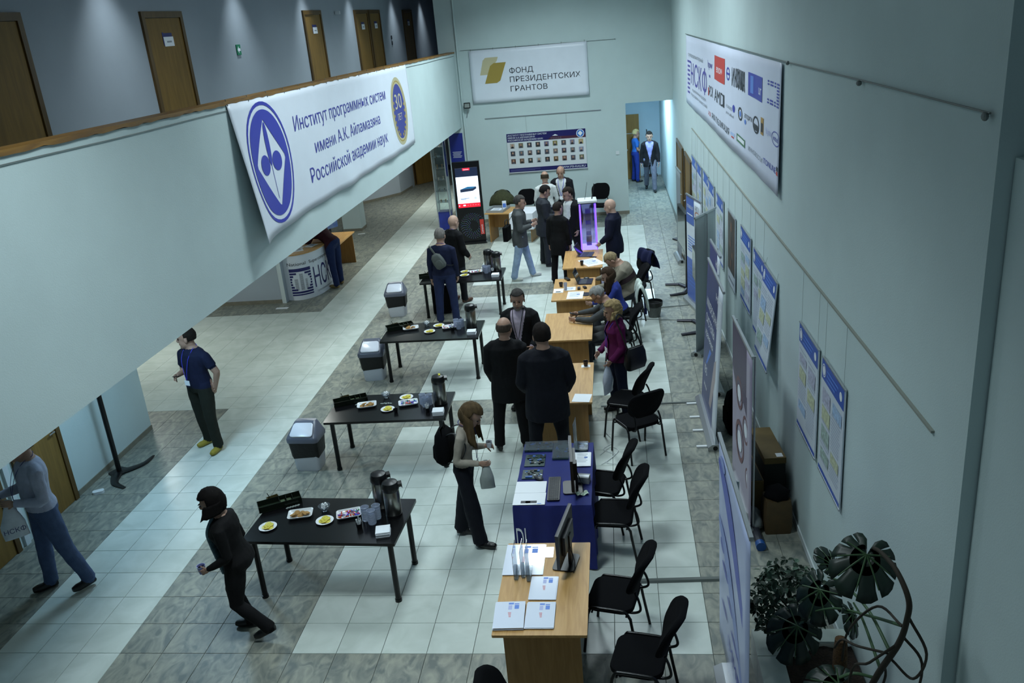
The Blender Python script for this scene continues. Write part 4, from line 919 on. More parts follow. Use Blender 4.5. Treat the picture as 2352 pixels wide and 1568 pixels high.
# 2: on the back wall
W2, H2 = 3.06, 1.32
def sf2(u, z): k = 1-z/H2; return -.02-.02*k-.010*math.sin(u*3+2*z)*k-.02*k*(u/W2)**4
t2 = hang('fund_banner', 'white banner with gold parallelogram emblem on the back wall', W2, H2, (2.42, YB-.008, 3.205), 0, sf2, 30, 12)
ink = MB()
def para(a, b, c, d, r, mi):      # slanted emblem sheet with rounded opposite corners
    pts = []
    for p, q, s_ in ((a, b, 0), (b, c, 1), (c, d, 0), (d, a, 1)): pts.append(p)
    out = []
    for i, p in enumerate(pts):
        p = Vector(p); pa = Vector(pts[i-1]); pb = Vector(pts[(i+1) % 4])
        if i % 2 == 1: out.append(tuple(p)); continue
        A = p+(pa-p).normalized()*r; B = p+(pb-p).normalized()*r
        for k in range(6): t_ = k/5; out.append(tuple(A*(1-t_)**2+p*2*t_*(1-t_)+B*t_*t_))
    flat(ink, out, mi, -.004, sf2)
Z0 = 3.205
para((.38, 4.33-Z0), (.745, 4.33-Z0), (.70, 4.215-Z0), (.47, 3.91-Z0), .06, 1); flat(ink, [(.25, 3.905-Z0), (.46, 3.905-Z0), (.52, 4.12-Z0), (.60, 4.22-Z0), (.71, 4.22-Z0), (.75, 4.325-Z0), (.42, 4.325-Z0), (.35, 4.27-Z0)], 1, -.0035, sf2)
flat(ink, [(.36, 3.685-Z0), (.68, 3.685-Z0), (.77, 3.74-Z0), (.95, 4.185-Z0), (.63, 4.185-Z0), (.53, 4.12-Z0)], 0, -.005, sf2)
for s_, z, u1 in (('ФОНД', 3.895, 1.645), ('ПРЕЗИДЕНТСКИХ', 3.675, 2.86), ('ГРАНТОВ', 3.44, 1.99)): put_text(ink, s_, 1.02, z-Z0, u1-1.02, .135, 2, -.004, sf2, bold=.005)
ink.build('print', [INKGOLD, INKPALE, INKDARK], t2)
for k in range(6): MB().cyl((.05+k*.59, -.02, H2-.02), (.05+k*.59, .0, H2+.04), .005, .005, 6).build('eyelet_tie', WIREM, t2)
o = MB(); o.tube([(2.2, YB-.012, 4.555), (6.2, YB-.012, 4.515)], .005, 6); o.cyl((6.2, YB, 4.515), (6.2, YB-.03, 4.515), .012); o = o.build('banner_wire', WIREM); tag(o, 'thin wire on the back wall holding the fund banner', 'wire')
# 3: on the right wall (local x runs towards the camera)
W3, H3 = 10.05, 1.34
def sf3(u, z): k = 1-z/H3; return -.025-.012*k-.006*math.sin(u*1.3+z)*k-.004*math.sin(u*5)
t3 = hang('sponsor_banner', 'long white banner crowded with sponsor logos on the right wall', W3, H3, (wallx(11.5), 11.5, 3.26), -90, sf3, 80, 10, mat('banner_vinyl_lilac', '#d2d8ea', .4, var=.02, scale=3))
t3.rotation_euler = (0, 0, R(-90)+math.atan(.0117))
ink = MB(); B0 = 3.26
def tx(s_, u, z, w, h, mi, bold=.012): put_text(ink, s_, u, z-B0, w, h, mi, -.004, sf3, bold)
def rc(u0, u1, z0, z1, mi, y=-.004): rect(ink, u0, u1, z0-B0, z1-B0, mi, y, sf3, max(1, int((u1-u0)/.2)), 1)
def dc(u, z, ru, rz_, mi, y=-.004): flat(ink, disc(u, z-B0, ru, rz_), mi, y, sf3)
for k in range(7): rc(.42, .80, 3.50+.085*k, 3.54+.085*k, 1)
rc(.38, 1.0, 4.10, 4.14, 1); tx('НСКФ', 1.0, 3.72, 2.65, .40, 1, .005); tx('суперкомпьютерный', .5, 4.22, 2.6, .075, 2); tx('национальный форум', 1.3, 3.60, 2.2, .06, 2); tx('переславль-залесский', 1.0, 3.50, 2.7, .06, 2)
rc(4.71, 5.90, 4.07, 4.43, 3); tx('Lenovo', 4.8, 4.19, 1.0, .13, 4, .008); tx('hpw', 3.85, 4.2, .6, .12, 1); rc(4.05, 4.2, 4.05, 4.09, 1)
ring(ink, 6.26, 4.25-B0, .19, .09, .15, .065, 0, -.004, sf3); rc(6.08, 6.44, 4.235, 4.265, 0)
tx('ИКФИА', 6.66, 4.12, 1.13, .24, 5, .008)
for k in range(9): rc(7.0+.09*k, 7.04+.09*k, 4.13, 4.37, 5)
rc(8.04, 9.02, 4.12, 4.39, 0); rc(8.2, 8.4, 4.16, 4.36, 6, -.006); tx('Inspur', 8.36, 4.19, .6, .12, 4, .008)
for k in range(8):
    z = 4.15+.032*k
    for a, b in ((9.34, 9.42), (9.48, 9.64), (9.70, 9.78), (9.84, 9.97)):
        if k in (2, 3, 4, 5) and int(a*100) % 7 == 3: continue
        rc(a, b, z, z+.018, 0)
tx('РСК', 4.05, 3.76, .5, .16, 5, .008); rc(3.9, 4.02, 3.75, 3.88, 3); tx('AMD', 4.72, 3.74, 1.12, .20, 5, .008); rc(5.75, 5.9, 3.74, 3.92, 5)
tx('HUAWEI', 6.1, 3.78, .6, .05, 2); tx('parallel', 6.1, 3.70, .75, .04, 2); dc(6.85, 3.83, .1, .05, 0)
ring(ink, 7.40, 3.82-B0, .19, .085, .14, .06, 5, -.004, sf3); dc(7.40, 3.82, .08, .035, 6); tx('алгоритм', 7.78, 3.82, .55, .07, 5, .008); dc(7.85, 3.77, .07, .03, 6)
ring(ink, 8.61, 3.825-B0, .23, .10, .185, .078, 5, -.004, sf3); rc(8.46, 8.76, 3.76, 3.83, 5); rc(8.97, 9.15, 3.77, 3.96, 7); rc(9.0, 9.12, 3.8, 3.9, 5, -.006)
ring(ink, 9.85, 3.83-B0, .23, .075, .215, .066, 0, -.004, sf3); tx('intel', 9.70, 3.805, .30, .06, 0, .01); tx('fujitsu', 9.3, 3.82, .28, .07, 8)
tx('РСК', 3.95, 3.43, .35, .07, 3); tx('РИА ПУБЛИКАЦИЯ', 4.42, 3.42, 2.05, .095, 5, .008); rc(6.62, 6.95, 3.46, 3.50, 9); rc(6.7, 6.9, 3.43, 3.45, 3)
rc(7.12, 7.86, 3.44, 3.54, 10); rc(7.2, 7.8, 3.47, 3.52, 4, -.006); tx('ИННОВОСТИ', 8.10, 3.455, 1.0, .055, 2, .008); tx('ITONLINE', 9.18, 3.475, .72, .065, 0, .008); rc(9.93, 10.03, 3.47, 3.51, 3); rc(9.93, 10.03, 3.515, 3.56, 5)
ink.build('print', [INKBLUE, mat('ink_violet', '#4a3f9c', .45), INKGREY, INKRED, INKWHITE, INKDARK, INKSKY, mat('ink_ochre', '#b0883a', .5), mat('ink_pale_violet', '#a7b0dc', .4), mat('ink_pale_sky', '#a8bfe4', .5), INKGREEN], t3)
o = MB(); o.tube([(wallx(y)-.02, y, 4.625+.003*math.sin(y*3)+(.004*(1.5-y) if y < 1.5 else 0)) for y in (11.7, 8, 4, 1.5, 0, -1.5, -3.45)], .006, 6); 
o.ell((wallx(-3.42)-.03, -3.42, 4.63), (.015, .03, .022), 10, 6)
for y in (1.15, -1.3): o.ell((wallx(y)-.03, y, 4.62), (.02, .03, .02), 8, 6)
o = o.build('banner_wire', WIREM); tag(o, 'knotted wire along the right wall holding the sponsor banner', 'wire')

# ================================================================ portrait board and other things on the back wall
t = thing('portrait_board', 'wide board of small portraits with navy header and footer on the back wall', 'board', (3.22, YB-.03, 1.31), 0)
Wb, Hb = 2.105, 1.045
MB().box(0, Wb, 0, .025, 0, Hb).build('panel', WHITEP, t); MB().box(-.01, Wb+.01, -.004, .03, -.015, 0).build('ledge', ALU, t)
pm = MB(); rect(pm, 0, Wb, Hb-.225, Hb, 0); rect(pm, 0, Wb, .02, .125, 0)
for s_, z, u1 in (('ИНСТИТУТ ПРОГРАММНЫХ СИСТЕМ', Hb-.072, 1.07), ('ИМЕНИ А.К.АЙЛАМАЗЯНА', Hb-.135, .76), ('РОССИЙСКОЙ АКАДЕМИИ НАУК', Hb-.2, .97)): put_text(pm, s_, .03, z, u1-.03, .043, 1, -.004)
put_text(pm, 'WWW.PSI-RAS.RU', 1.36, .045, .70, .055, 1, -.004, bold=.008); rect(pm, .04, .85, .075, .09, 2, -.004); rect(pm, .04, .7, .045, .06, 2, -.004)
flat(pm, [(1.1, Hb-.22), (1.2, Hb-.14), (1.75, Hb-.16), (2.1, Hb-.12), (2.1, Hb-.225), (1.1, Hb-.225)], 3, -.003); flat(pm, [(1.22, Hb-.13), (1.3, Hb-.09), (1.38, Hb-.13)], 1, -.004)
for k in range(6): rect(pm, 1.18+.05*k, 1.205+.05*k, Hb-.215, Hb-.165, 4, -.005)
flat(pm, disc(1.965, Hb-.115, .105, .105), 5, -.004); flat(pm, disc(1.965, Hb-.115, .09, .09), 6, -.005); flat(pm, [(1.965, Hb-.045), (2.03, Hb-.11), (1.965, Hb-.185), (1.90, Hb-.11)], 1, -.006)
pm.build('print', [mat('board_navy', '#1c1a5e', .4), INKWHITE, mat('ink_faint', '#55588c', .5), mat('ink_roof_red', '#4a2038', .5), mat('ink_faint2', '#5a5060', .5), INKWHITE, mat('ink_emblem_sky', '#3a78c8', .4)], t)
PC = ['#b0a89c', '#6f6a52', '#2f3440', '#3a3a3e', '#6c6480', '#7a7440', '#4a4a4c', '#7c7a90', '#b0a070', '#3a3c46', '#5c6670', '#6c6266', '#48565c', '#565a66', '#7c7068', '#4c4658', '#6c7074', '#8c90a6', '#5c4038', '#6a5848', '#3c4640', '#aab0ae', '#282c2c', '#7a6242', '#7c5c54', '#545462', '#6a6a50']
for r_ in range(3):
    for c in range(9):
        k = r_*9+c; m = MB(); x, z = .075+.2295*c, .655-.205*r_
        rect(m, x, x+.122, z, z+.128, 0, -.003); col = PC[k]
        flat(m, [(x+.02, z), (x+.102, z), (x+.09, z+.045), (x+.06, z+.06), (x+.03, z+.045)], 1, -.004); flat(m, disc(x+.061, z+.078, .024, .03, 14), 2, -.0045)
        m.build('portrait', [mat('portrait_bg_%d' % k, col, .5, var=.15, scale=25), mat('portrait_suit_%d' % (k % 4), ('#22242c', '#3a3c48', '#50505c', '#2c2a28')[k % 4], .5), mat('portrait_face_%d' % (k % 3), ('#b08a74', '#a07c6a', '#bfa08c')[k % 3], .5)], t)
for x in (.55, 1.62): MB().cyl((x, .01, Hb), (x, .0, 1.48), .002, .002, 5).build('hanging_line', WIREM, t)
o = MB(); o.box(2.68, 5.76, YB-.02, YB, 2.785, 2.805); o = o.build('picture_rail', ALU); tag(o, 'thin grey picture rail above the portrait board', 'rail')
o = MB(); o.tube([(2.12, YB-.03, 7.0), (2.12, YB-.03, 0.1)], .022, 10); o = o.build('pipe', WALL, None, 60); tag(o, 'thin vertical pipe down the back wall beside the gallery', 'pipe')
t = thing('floodlight', 'small black floodlight on a bracket beside the pipe', 'floodlight', (2.26, YB-.06, 3.18), 0)
m = MB(); m.loft([[(x*k, y, z*k) for x, z in rrect(.17, .15, .01, 1)] for k, y in ((.7, .0), (1, -.06), (1, -.09))]); m.build('housing', BLACKP, t); MB().box(-.065, .065, -.094, -.09, -.05, .05).build('reflector', mat('lamp_glass', '#8d9490', .1), t); MB().tube(bez([(0, .0, -.06), (.0, .03, -.14), (-.03, .05, -.2), (-.06, .05, -.32)], 4), .012, 6).build('bracket', ALU, t)
o = MB(); o.box(6.10, 6.19, YB-.015, YB, 1.61, 1.70); o = o.build('light_switch', WHITEP); tag(o, 'small white light switch beside the corridor opening', 'switch')
t = thing('blue_poster', 'narrow navy poster behind the kiosk', 'poster', (1.66, YB-.012, 1.35), 0); MB().box(0, .37, 0, .01, 0, 1.12).build('panel', mat('poster_navy', '#1d2c86', .4), t); pm = MB()
for k in range(5): rect(pm, .06+.012*(k % 2), .31-.02*(k % 3), .62-.035*k, .632-.035*k, 0)
pm.build('print', [INKWHITE], t)
t = thing('exit_sign', 'small green arrow exit sign on the gallery wall', 'sign', (.452, 5.53, 5.075), 90); MB().box(0, .15, -.012, 0, 0, .15).build('plate', mat('sign_green', '#0f7a55', .4), t); pm = MB(); flat(pm, [(.02, .075), (.075, .13), (.075, .095), (.13, .095), (.13, .055), (.075, .055), (.075, .02)], 0, -.014); pm.build('arrow', INKWHITE, t)
t = thing('gallery_camera', 'small white camera on the gallery wall near its ceiling', 'camera', (.46, 10.9, 5.62), 90); MB().box(-.03, .03, -.10, 0, 0, .06).build('body', WHITEP, t); MB().cyl((0, 0, .03), (0, -.05, .03), .015).build('mount', WHITEP, t)
t = thing('wall_switches', 'pair of dark wall switches between the gallery doors', 'switch', (.452, 15.55, 4.85), 90)
for dz in (0, .14): MB().box(0, .09, -.012, 0, dz, dz+.09).build('switch_plate', mat('dark_grey_plastic', '#33373c', .35), t)

# ================================================================ posters hanging on the right wall
o = MB(); y = 10.72; o.add([(wallx(10.72)-.02, 10.72, 2.80), (wallx(10.72), 10.72, 2.80), (wallx(-3.1), -3.1, 2.80), (wallx(-3.1)-.02, -3.1, 2.80), (wallx(10.72)-.02, 10.72, 2.815), (wallx(10.72), 10.72, 2.815), (wallx(-3.1), -3.1, 2.815), (wallx(-3.1)-.02, -3.1, 2.815)], [(0,3,2,1),(4,5,6,7),(0,1,5,4),(1,2,6,5),(2,3,7,6),(3,0,4,7)])
o = o.build('picture_rail', mat('rail_beige', '#8b8f86', .6)); tag(o, 'long grey picture rail on the right wall holding the posters', 'rail')
POSTW = mat('poster_white', '#cfd8e2', .35); POSTB = mat('poster_blue', '#3a5cb4', .35)
def poster(y0, y1, z0, z1, label, seed, header=True, tilt=0.0, dark=False):
    """y0 is the far edge; tilt swings the bottom edge away from the wall"""
    w = y0-y1; h = z1-z0; rn = random.Random(seed)
    t = thing('wall_poster', label, 'poster', (wallx(y0)-.025, y0, z1), -90, None if dark else 'framed posters on the right wall')
    t.rotation_euler = (R(-tilt), 0, R(-90)+math.atan(.0117))
    brd = MB().box(0, w, 0, .012, -h, 0).build('board', POSTW, t); MB().box(-.004, w+.004, -.004, .014, -.008, .004).build('edge_strip', ALU, t); MB().box(-.004, w+.004, -.004, .014, -h-.004, -h+.008).build('edge_strip', ALU, t)
    pm = MB()
    if dark:
        rect(pm, .02, w-.02, -h*.80, -.02, 0); ink_ = [mat('portrait_brown', '#3a2c26', .35, var=.3, scale=6, col2='#5c4a3c'), mat('portrait_skin', '#8a6450', .4)]
        for k, (fu, fz, fr) in enumerate(((.5, .18, .06), (.38, .42, .045), (.62, .55, .04), (.45, .68, .05))): flat(pm, disc(w*fu, -h*fz, fr, fr*1.2, 14), 1, -.004)
        rect(pm, .1, w-.1, -h*.93, -h*.9, 2); ink_.append(INKLINE)
    else:
        rect(pm, .01, w-.01, -.19, -.01, 0); flat(pm, disc(.09, -.10, .06, .06), 1, -.004); ring(pm, .09, -.10, .05, .05, .042, .042, 0, -.005); flat(pm, disc(w-.1, -.1, .04, .04), 1, -.004)
        for k in range(3): rect(pm, .19, w-.18-.05*k, -.075-.04*k, -.057-.04*k, 2, -.004)
        rect(pm, .01, w-.01, -h+.02, -h+.06, 0)
        for col in range(2):
            z = -.24
            while z > -h+.14:
                x0 = .05+col*(w-.06)/2; x1 = x0+(w-.14)/2
                if rn.random() < .22:
                    hh = .09+.08*rn.random(); z -= hh
                    if z < -h+.1: break
                    rect(pm, x0+.02, x1-.03*rn.random(), z, z+hh-.015, rn.choice((3, 4, 5, 6)), -.004); 
                else: rect(pm, x0, x1-.05*rn.random(), z-.010, z, 7, -.004); z -= .024
                z -= .006
        ink_ = [POSTB, INKWHITE, INKSKY, mat('fig_green', '#a3b8b0', .4, var=.4, scale=30), mat('fig_blue', '#a4bedc', .4, var=.3, scale=30), mat('fig_lilac', '#b6b8cc', .4, var=.3, scale=30), mat('fig_yellow', '#c2c8a8', .4, var=.3, scale=30), mat('ink_text_pale', '#adb6c4', .5)]
    pm.build('print', ink_, brd)
    top = 2.81-z1
    for x in (.06, w-.06): MB().cyl((x, .006, 0), (x, .010+math.sin(R(tilt))*top, top), .0016, .0016, 5).build('hanging_line', mat('nylon_line', '#98a4a4', .5), t)
poster(-.60, -1.34, 1.19, 2.285, 'white poster with blue header hanging alone nearest the planter', 1); poster(.31, -.46, 1.19, 2.28, 'white poster with blue header next to the one nearest the planter', 2)
poster(2.24, 1.45, 1.25, 2.31, 'white poster whose lower edge swings out from the wall', 3, tilt=5.5); poster(2.98, 2.25, 1.24, 2.32, 'white poster with yellow figures beside the tilted one', 4); poster(4.03, 3.22, 1.33, 2.36, 'white poster between the dark portrait poster and the tilted pair', 5)
poster(5.28, 4.55, 1.2, 2.31, 'dark brown poster of portraits with a pale lower margin', 6, dark=True); poster(6.63, 5.82, 1.2, 2.30, 'white poster with blue header just beyond the dark portrait poster', 7)
poster(7.74, 6.98, 1.2, 2.31, 'white poster above the white and blue roll-up banner, nearer the portraits', 8); poster(8.55, 7.78, 1.2, 2.33, 'white poster above the white and blue roll-up banner, nearer the doors', 9); poster(9.68, 8.90, 1.2, 2.30, 'white poster second from the brown doors', 10); poster(10.69, 9.87, 1.2, 2.28, 'white poster right beside the brown doors', 11)

# ================================================================ roll-up banners along the right wall
def rollup(x0, y0, x1, y1, h, label, pfn, lean=0, base=True, m=POSTW, bu0=0.0, feet=(), name='rollup_banner', poles=False, basefront=.09):
    """from the far lower corner to the near lower corner; front faces left of that direction"""
    w = math.hypot(x1-x0, y1-y0); rz = math.degrees(math.atan2(y1-y0, x1-x0))
    t = thing(name, label, 'banner', (x0, y0, 0), rz); lx = math.tan(R(lean))
    M = lambda u, y, z: (u, y+lx*z, z)
    mb = MB(); mb.grid(lambda u, v: M(u*w, .004*math.sin(u*5), .08+v*(h-.08)), 8, 12); o = mb.build('sheet', m, t, 60); s = o.modifiers.new('thick', 'SOLIDIFY'); s.thickness = .003; s.offset = 1
    b = MB(); b.box(-.01, w+.01, lx*h-.015, lx*h+.012, h-.01, h+.02); b.build('top_bar', ALU, t)
    if base: b = MB(); b.loft([[(x, y, z) for y, z in ((-basefront, 0), (.09, 0), (.09, .05), (.04, .085), (-.04, .085), (-basefront, .05))] for x in (bu0-.02, w+.02)]); bs_ = b.build('base', ALU, t); [MB().cyl((x, 0, .04), (x+.004*s_, 0, .04), .03).build('end_cap', BLACKP, bs_) for x, s_ in ((bu0-.021, -1), (w+.021, 1))]
    for x in ((w*.5,) if not poles else (.05, w-.05)): MB().cyl(M(x, .03, .08), M(x, .03, h), .011, .011, 8).build('support_pole', ALU, t)
    for fu in feet: MB().box(fu-.02, fu+.02, -.22, -.092, 0, .02).build('foot', WHITEP, t)
    if pfn:
        pm = MB(); mats = pfn(pm, w, h); pm.v = [M(v[0], v[1], v[2]) for v in pm.v]; pm.build('print', mats, t)
    return t
SW1 = mat('swoosh_blue', '#5a68c0', .4); SW2 = mat('swoosh_pale', '#8fa2dc', .4)
def pr1(pm, w, h):
    for (a, b, c, d) in ((0, 1.78, w, 1.02), (0, 1.25, w*.9, .5)):
        n = 10
        for k in range(n):
            u0, u1 = a+(c-a)*k/n, a+(c-a)*(k+1)/n; f0, f1 = k/n, (k+1)/n
            z = lambda f: b+(d-b)*f+.12*math.sin(f*4); tkn = lambda f: .02+.12*math.sin(PI*min(1, f*.95+.03))
            flat(pm, [(u0, z(f0)-tkn(f0)), (u1, z(f1)-tkn(f1)), (u1, z(f1)+tkn(f1)), (u0, z(f0)+tkn(f0))], 0 if b > 1.5 else 1, -.006)
    for u, z, ru, rz_ in ((.2, 1.1, .10, .05), (.35, .95, .16, .03), (.6, .8, .14, .03), (.85, .62, .2, .025), (.3, .55, .15, .02), (1.1, .45, .16, .02)): flat(pm, disc(u, z, ru, rz_), 0, -.006)
    flat(pm, disc(.22, 1.85, .12, .05), 1, -.006); put_text(pm, 'IMMERS', .5, .35, .8, .12, 0, -.006)
    return [SW1, SW2]
rollup(6.80, -1.48, 6.83, -2.95, 2.0, 'light blue roll-up banner with a violet swoosh next to the nearest chairs', pr1, basefront=.11, bu0=.42, m=mat('rollup_pale', '#b4c0e2', .35, var=.05, scale=2))
def pr2(pm, w, h):
    rect(pm, 0, w, 1.45, h-.02, 0, -.005); 
    for u, z, r_ in ((.45, 1.30, .20), (.85, 1.05, .17), (.5, .75, .26), (1.0, .55, .14)): ring(pm, u, z, r_, r_*.9, r_*.78, r_*.7, 1, -.006); flat(pm, disc(u, z, r_*.5, r_*.45), 2, -.006)
    flat(pm, [(.0, 1.45), (w, 1.45), (w, 1.1), (w*.6, 1.3), (w*.3, 1.2)], 0, -.0055)
    return [mat('plum_print', '#4c3f5c', .4, var=.1, scale=3), mat('maroon_print', '#6a3a44', .4), INKWHITE]
rollup(7.27, 1.30, 7.30, 0.10, 2.0, 'mauve roll-up banner with ring patterns in front of the stacked boxes', pr2, poles=True, m=mat('rollup_mauve', '#a49cb2', .35, var=.05, scale=2))
def pr3(pm, w, h):
    rect(pm, 0, w, .09, h-.02, 0, -.005); put_text(pm, 'ИММЕРСИОННЫЕ', .12, 1.46, w*.75, .12, 1, -.007, bold=.008); put_text(pm, 'СИСТЕМЫ', .12, 1.24, w*.55, .12, 1, -.007, bold=.008); put_text(pm, 'HPC', w*.62, 1.78, w*.3, .10, 1, -.007, bold=.008); put_text(pm, 'хранения', .12, 1.06, w*.5, .1, 1, -.007)
    flat(pm, [(w*.5, .3), (w*.62, .3), (w*.95, 1.2), (w*.7, 1.0)], 2, -.006); flat(pm, [(w*.2, .7), (w*.25, .7), (w*.5, 1.0), (w*.4, 1.0)], 3, -.006)
    put_text(pm, 'IBS', .2, .55, .25, .12, 1, -.007); put_text(pm, 'www', .2, .35, .3, .08, 1, -.007)
    return [mat('deep_blue_print', '#3b4474', .4, var=.15, scale=2), INKWHITE, mat('peach_print', '#a89a9c', .4), INKSKY]
rollup(7.13, 3.50, 7.15, 2.0, 2.05, 'dark blue roll-up banner with white lettering and small white feet', pr3, lean=3, feet=(.12, .55, .95, 1.4))
def pr3b(pm, w, h): rect(pm, 0, w, .09, h-.02, 0, -.005); put_text(pm, 'HPC', w*.6, 1.8, w*.3, .10, 1, -.007, bold=.008); return [MATS['deep_blue_print'], INKWHITE]
rollup(7.34, 4.55, 7.37, 3.60, 2.03, 'dark blue roll-up banner standing behind the lettered dark blue one', pr3b, lean=1)
rollup(7.58, 5.75, 7.21, 5.13, 2.22, 'plain grey back of a roll-up banner beside the waste basket', None, m=mat('rollup_back', '#a6b0b4', .5))
def pr5(pm, w, h):
    rect(pm, 0, w*.52, 1.5, h-.02, 0, -.005); rect(pm, .0, w, .09, .85, 0, -.005); put_text(pm, 'ОПТИМИЗАЦИЯ', .05, 1.78, w*.42, .06, 1, -.007); rect(pm, .05, w*.45, 1.66, 1.68, 1, -.007); put_text(pm, 'НСК', w*.62, 1.78, w*.26, .11, 2, -.007, bold=.008); ring(pm, w*.75, 1.74, .13, .05, .11, .035, 3, -.007)
    for k in range(6): rect(pm, .08, w*.8-.06*k, 1.25-.05*k, 1.265-.05*k, 4, -.006); rect(pm, .08, w*.6, .7-.07*k, .715-.07*k, 4, -.007)
    return [mat('mid_blue_print', '#4a68b4', .4), INKWHITE, INKGREY, mat('ink_orange', '#c06a3a', .5), INKSKY]
rollup(7.32, 8.05, 7.50, 7.20, 2.0, 'white and blue roll-up banner with an orange swirl logo', pr5)
rollup(7.36, 11.2, 7.40, 10.5, 1.95, 'grey roll-up banner standing by the brown doors', None, m=mat('rollup_grey', '#7c8488', .5))
# boxes and bags behind them
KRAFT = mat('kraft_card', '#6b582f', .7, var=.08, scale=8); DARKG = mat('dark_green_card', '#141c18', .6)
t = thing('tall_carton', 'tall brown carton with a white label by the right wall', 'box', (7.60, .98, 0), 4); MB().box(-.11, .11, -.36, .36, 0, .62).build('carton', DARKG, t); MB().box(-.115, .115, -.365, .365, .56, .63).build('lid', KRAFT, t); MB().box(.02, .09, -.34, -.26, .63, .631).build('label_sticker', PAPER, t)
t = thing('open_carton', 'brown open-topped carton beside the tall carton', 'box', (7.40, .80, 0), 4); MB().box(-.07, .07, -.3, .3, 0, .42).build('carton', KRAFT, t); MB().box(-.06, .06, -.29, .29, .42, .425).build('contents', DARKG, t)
t = thing('paper_bag', 'brown paper bag with a black cloth on top by the right wall', 'bag', (7.58, .25, 0), 3)
m = MB(); m.loft([[(x, y, z) for x, y in rrect(w_, d_, .02, 2)] for w_, d_, z in ((.26, .24, 0), (.28, .26, .1), (.27, .25, .3), (.25, .22, .38))]); m.build('bag', mat('brown_paper', '#4a3a20', .7, var=.15, scale=10), t, 40); m = MB(); m.ell((0, 0, .42), (.13, .12, .09), 14, 10); m.v = [(x+.012*math.sin(z*60+y*30), y+.012*math.sin(x*50), z) for x, y, z in m.v]; m.build('black_cloth', FABRIC, t, 70)
t = thing('clear_bag', 'grey translucent plastic bag slumped beside the paper bag', 'bag', (7.36, .30, 0)); m = MB(); m.ell((0, 0, .09), (.09, .17, .10), 16, 10); m.v = [(x+.012*math.sin(y*40), y+.01*math.sin(z*50+x*30), max(0, z+.01*math.sin(x*60))) for x, y, z in m.v]; m.build('bag', mat('plastic_bag', '#7f8688', .3, trans=.3), t, 70)
t = thing('blue_tube', 'rolled tube with a blue end cap on the floor', 'tube', (7.36, -.12, .05), 2); MB().cyl((0, .02, 0), (0, .7, 0), .045, .045, 16).build('tube', mat('dark_tube', '#2a2c34', .5), t); MB().cyl((0, -.05, 0), (0, .02, 0), .05, .05, 16).build('end_cap', mat('blue_cap', '#1d4a86', .4), t)
t = thing('black_backpack', 'black backpack standing on the floor behind the dark blue roll-up banner', 'backpack', (7.46, 2.55, 0), 5); m = MB(); m.loft([[(x, y, z) for x, y in rrect(w_, d_, .06, 3)] for w_, d_, z in ((.2, .34, 0), (.24, .38, .1), (.23, .36, .35), (.18, .28, .5), (.1, .16, .56))]); m.build('bag', FABRIC, t, 60); MB().tube(bez([(0, -.06, .55), (0, -.03, .62), (0, .03, .62), (0, .06, .55)], 4), .012, 6).build('handle', BLACKP, t); MB().box(-.13, -.115, -.13, .13, .08, .3).build('pocket', FABRIC, t)
# ================================================================ people
def remesh(mb, vox, name):
    me = mb.mesh(name, []); o = bpy.data.objects.new(name, me); COL.objects.link(o)
    r = o.modifiers.new('r', 'REMESH'); r.mode = 'VOXEL'; r.voxel_size = vox; r.use_smooth_shade = True
    s = o.modifiers.new('s', 'SMOOTH'); s.factor = .5; s.iterations = 4
    dg = bpy.context.evaluated_depsgraph_get(); out = bpy.data.meshes.new_from_object(o.evaluated_get(dg))
    bpy.data.objects.remove(o); bpy.data.meshes.remove(me); return out
def cloth(name, col, rough=.85, var=.10): return mat('cloth_'+name, col, rough, var=var, scale=14, bump=.25, bscale=120, spec=.25)
SKIN = mat('skin', '#a5826f', .55, var=.05, scale=20); SKINP = mat('skin_pale', '#b89684', .55, var=.05, scale=20)
EYE = mat('eye_dark', '#181412', .3); LIP = mat('lip', '#7d4a44', .5); SOLE = mat('shoe_sole', '#1a1a1a', .7)
def rotx(a): return Matrix.Rotation(R(a), 3, 'X')
def rotz(a): return Matrix.Rotation(R(a), 3, 'Z')
def roty(a): return Matrix.Rotation(R(a), 3, 'Y')
TM = [(-.13,.10,.085,0), (-.07,.150,.108,-.012), (0,.160,.115,-.012), (.08,.152,.105,0), (.15,.144,.102,.004), (.25,.155,.110,.004), (.34,.168,.114,.002), (.41,.170,.106,0), (.455,.140,.088,-.005), (.49,.085,.07,-.006), (.53,.055,.058,0), (.575,.056,.060,.012)]
TF = [(-.13,.10,.085,0), (-.07,.155,.112,-.015), (0,.160,.112,-.012), (.08,.136,.095,0), (.15,.122,.088,.004), (.25,.132,.098,.01), (.33,.145,.118,.018), (.40,.148,.098,.0), (.45,.122,.08,-.005), (.485,.072,.06,-.006), (.53,.047,.05,0), (.575,.048,.052,.012)]
HANG = ((.16, .02, -1), (.04, .16, -1))
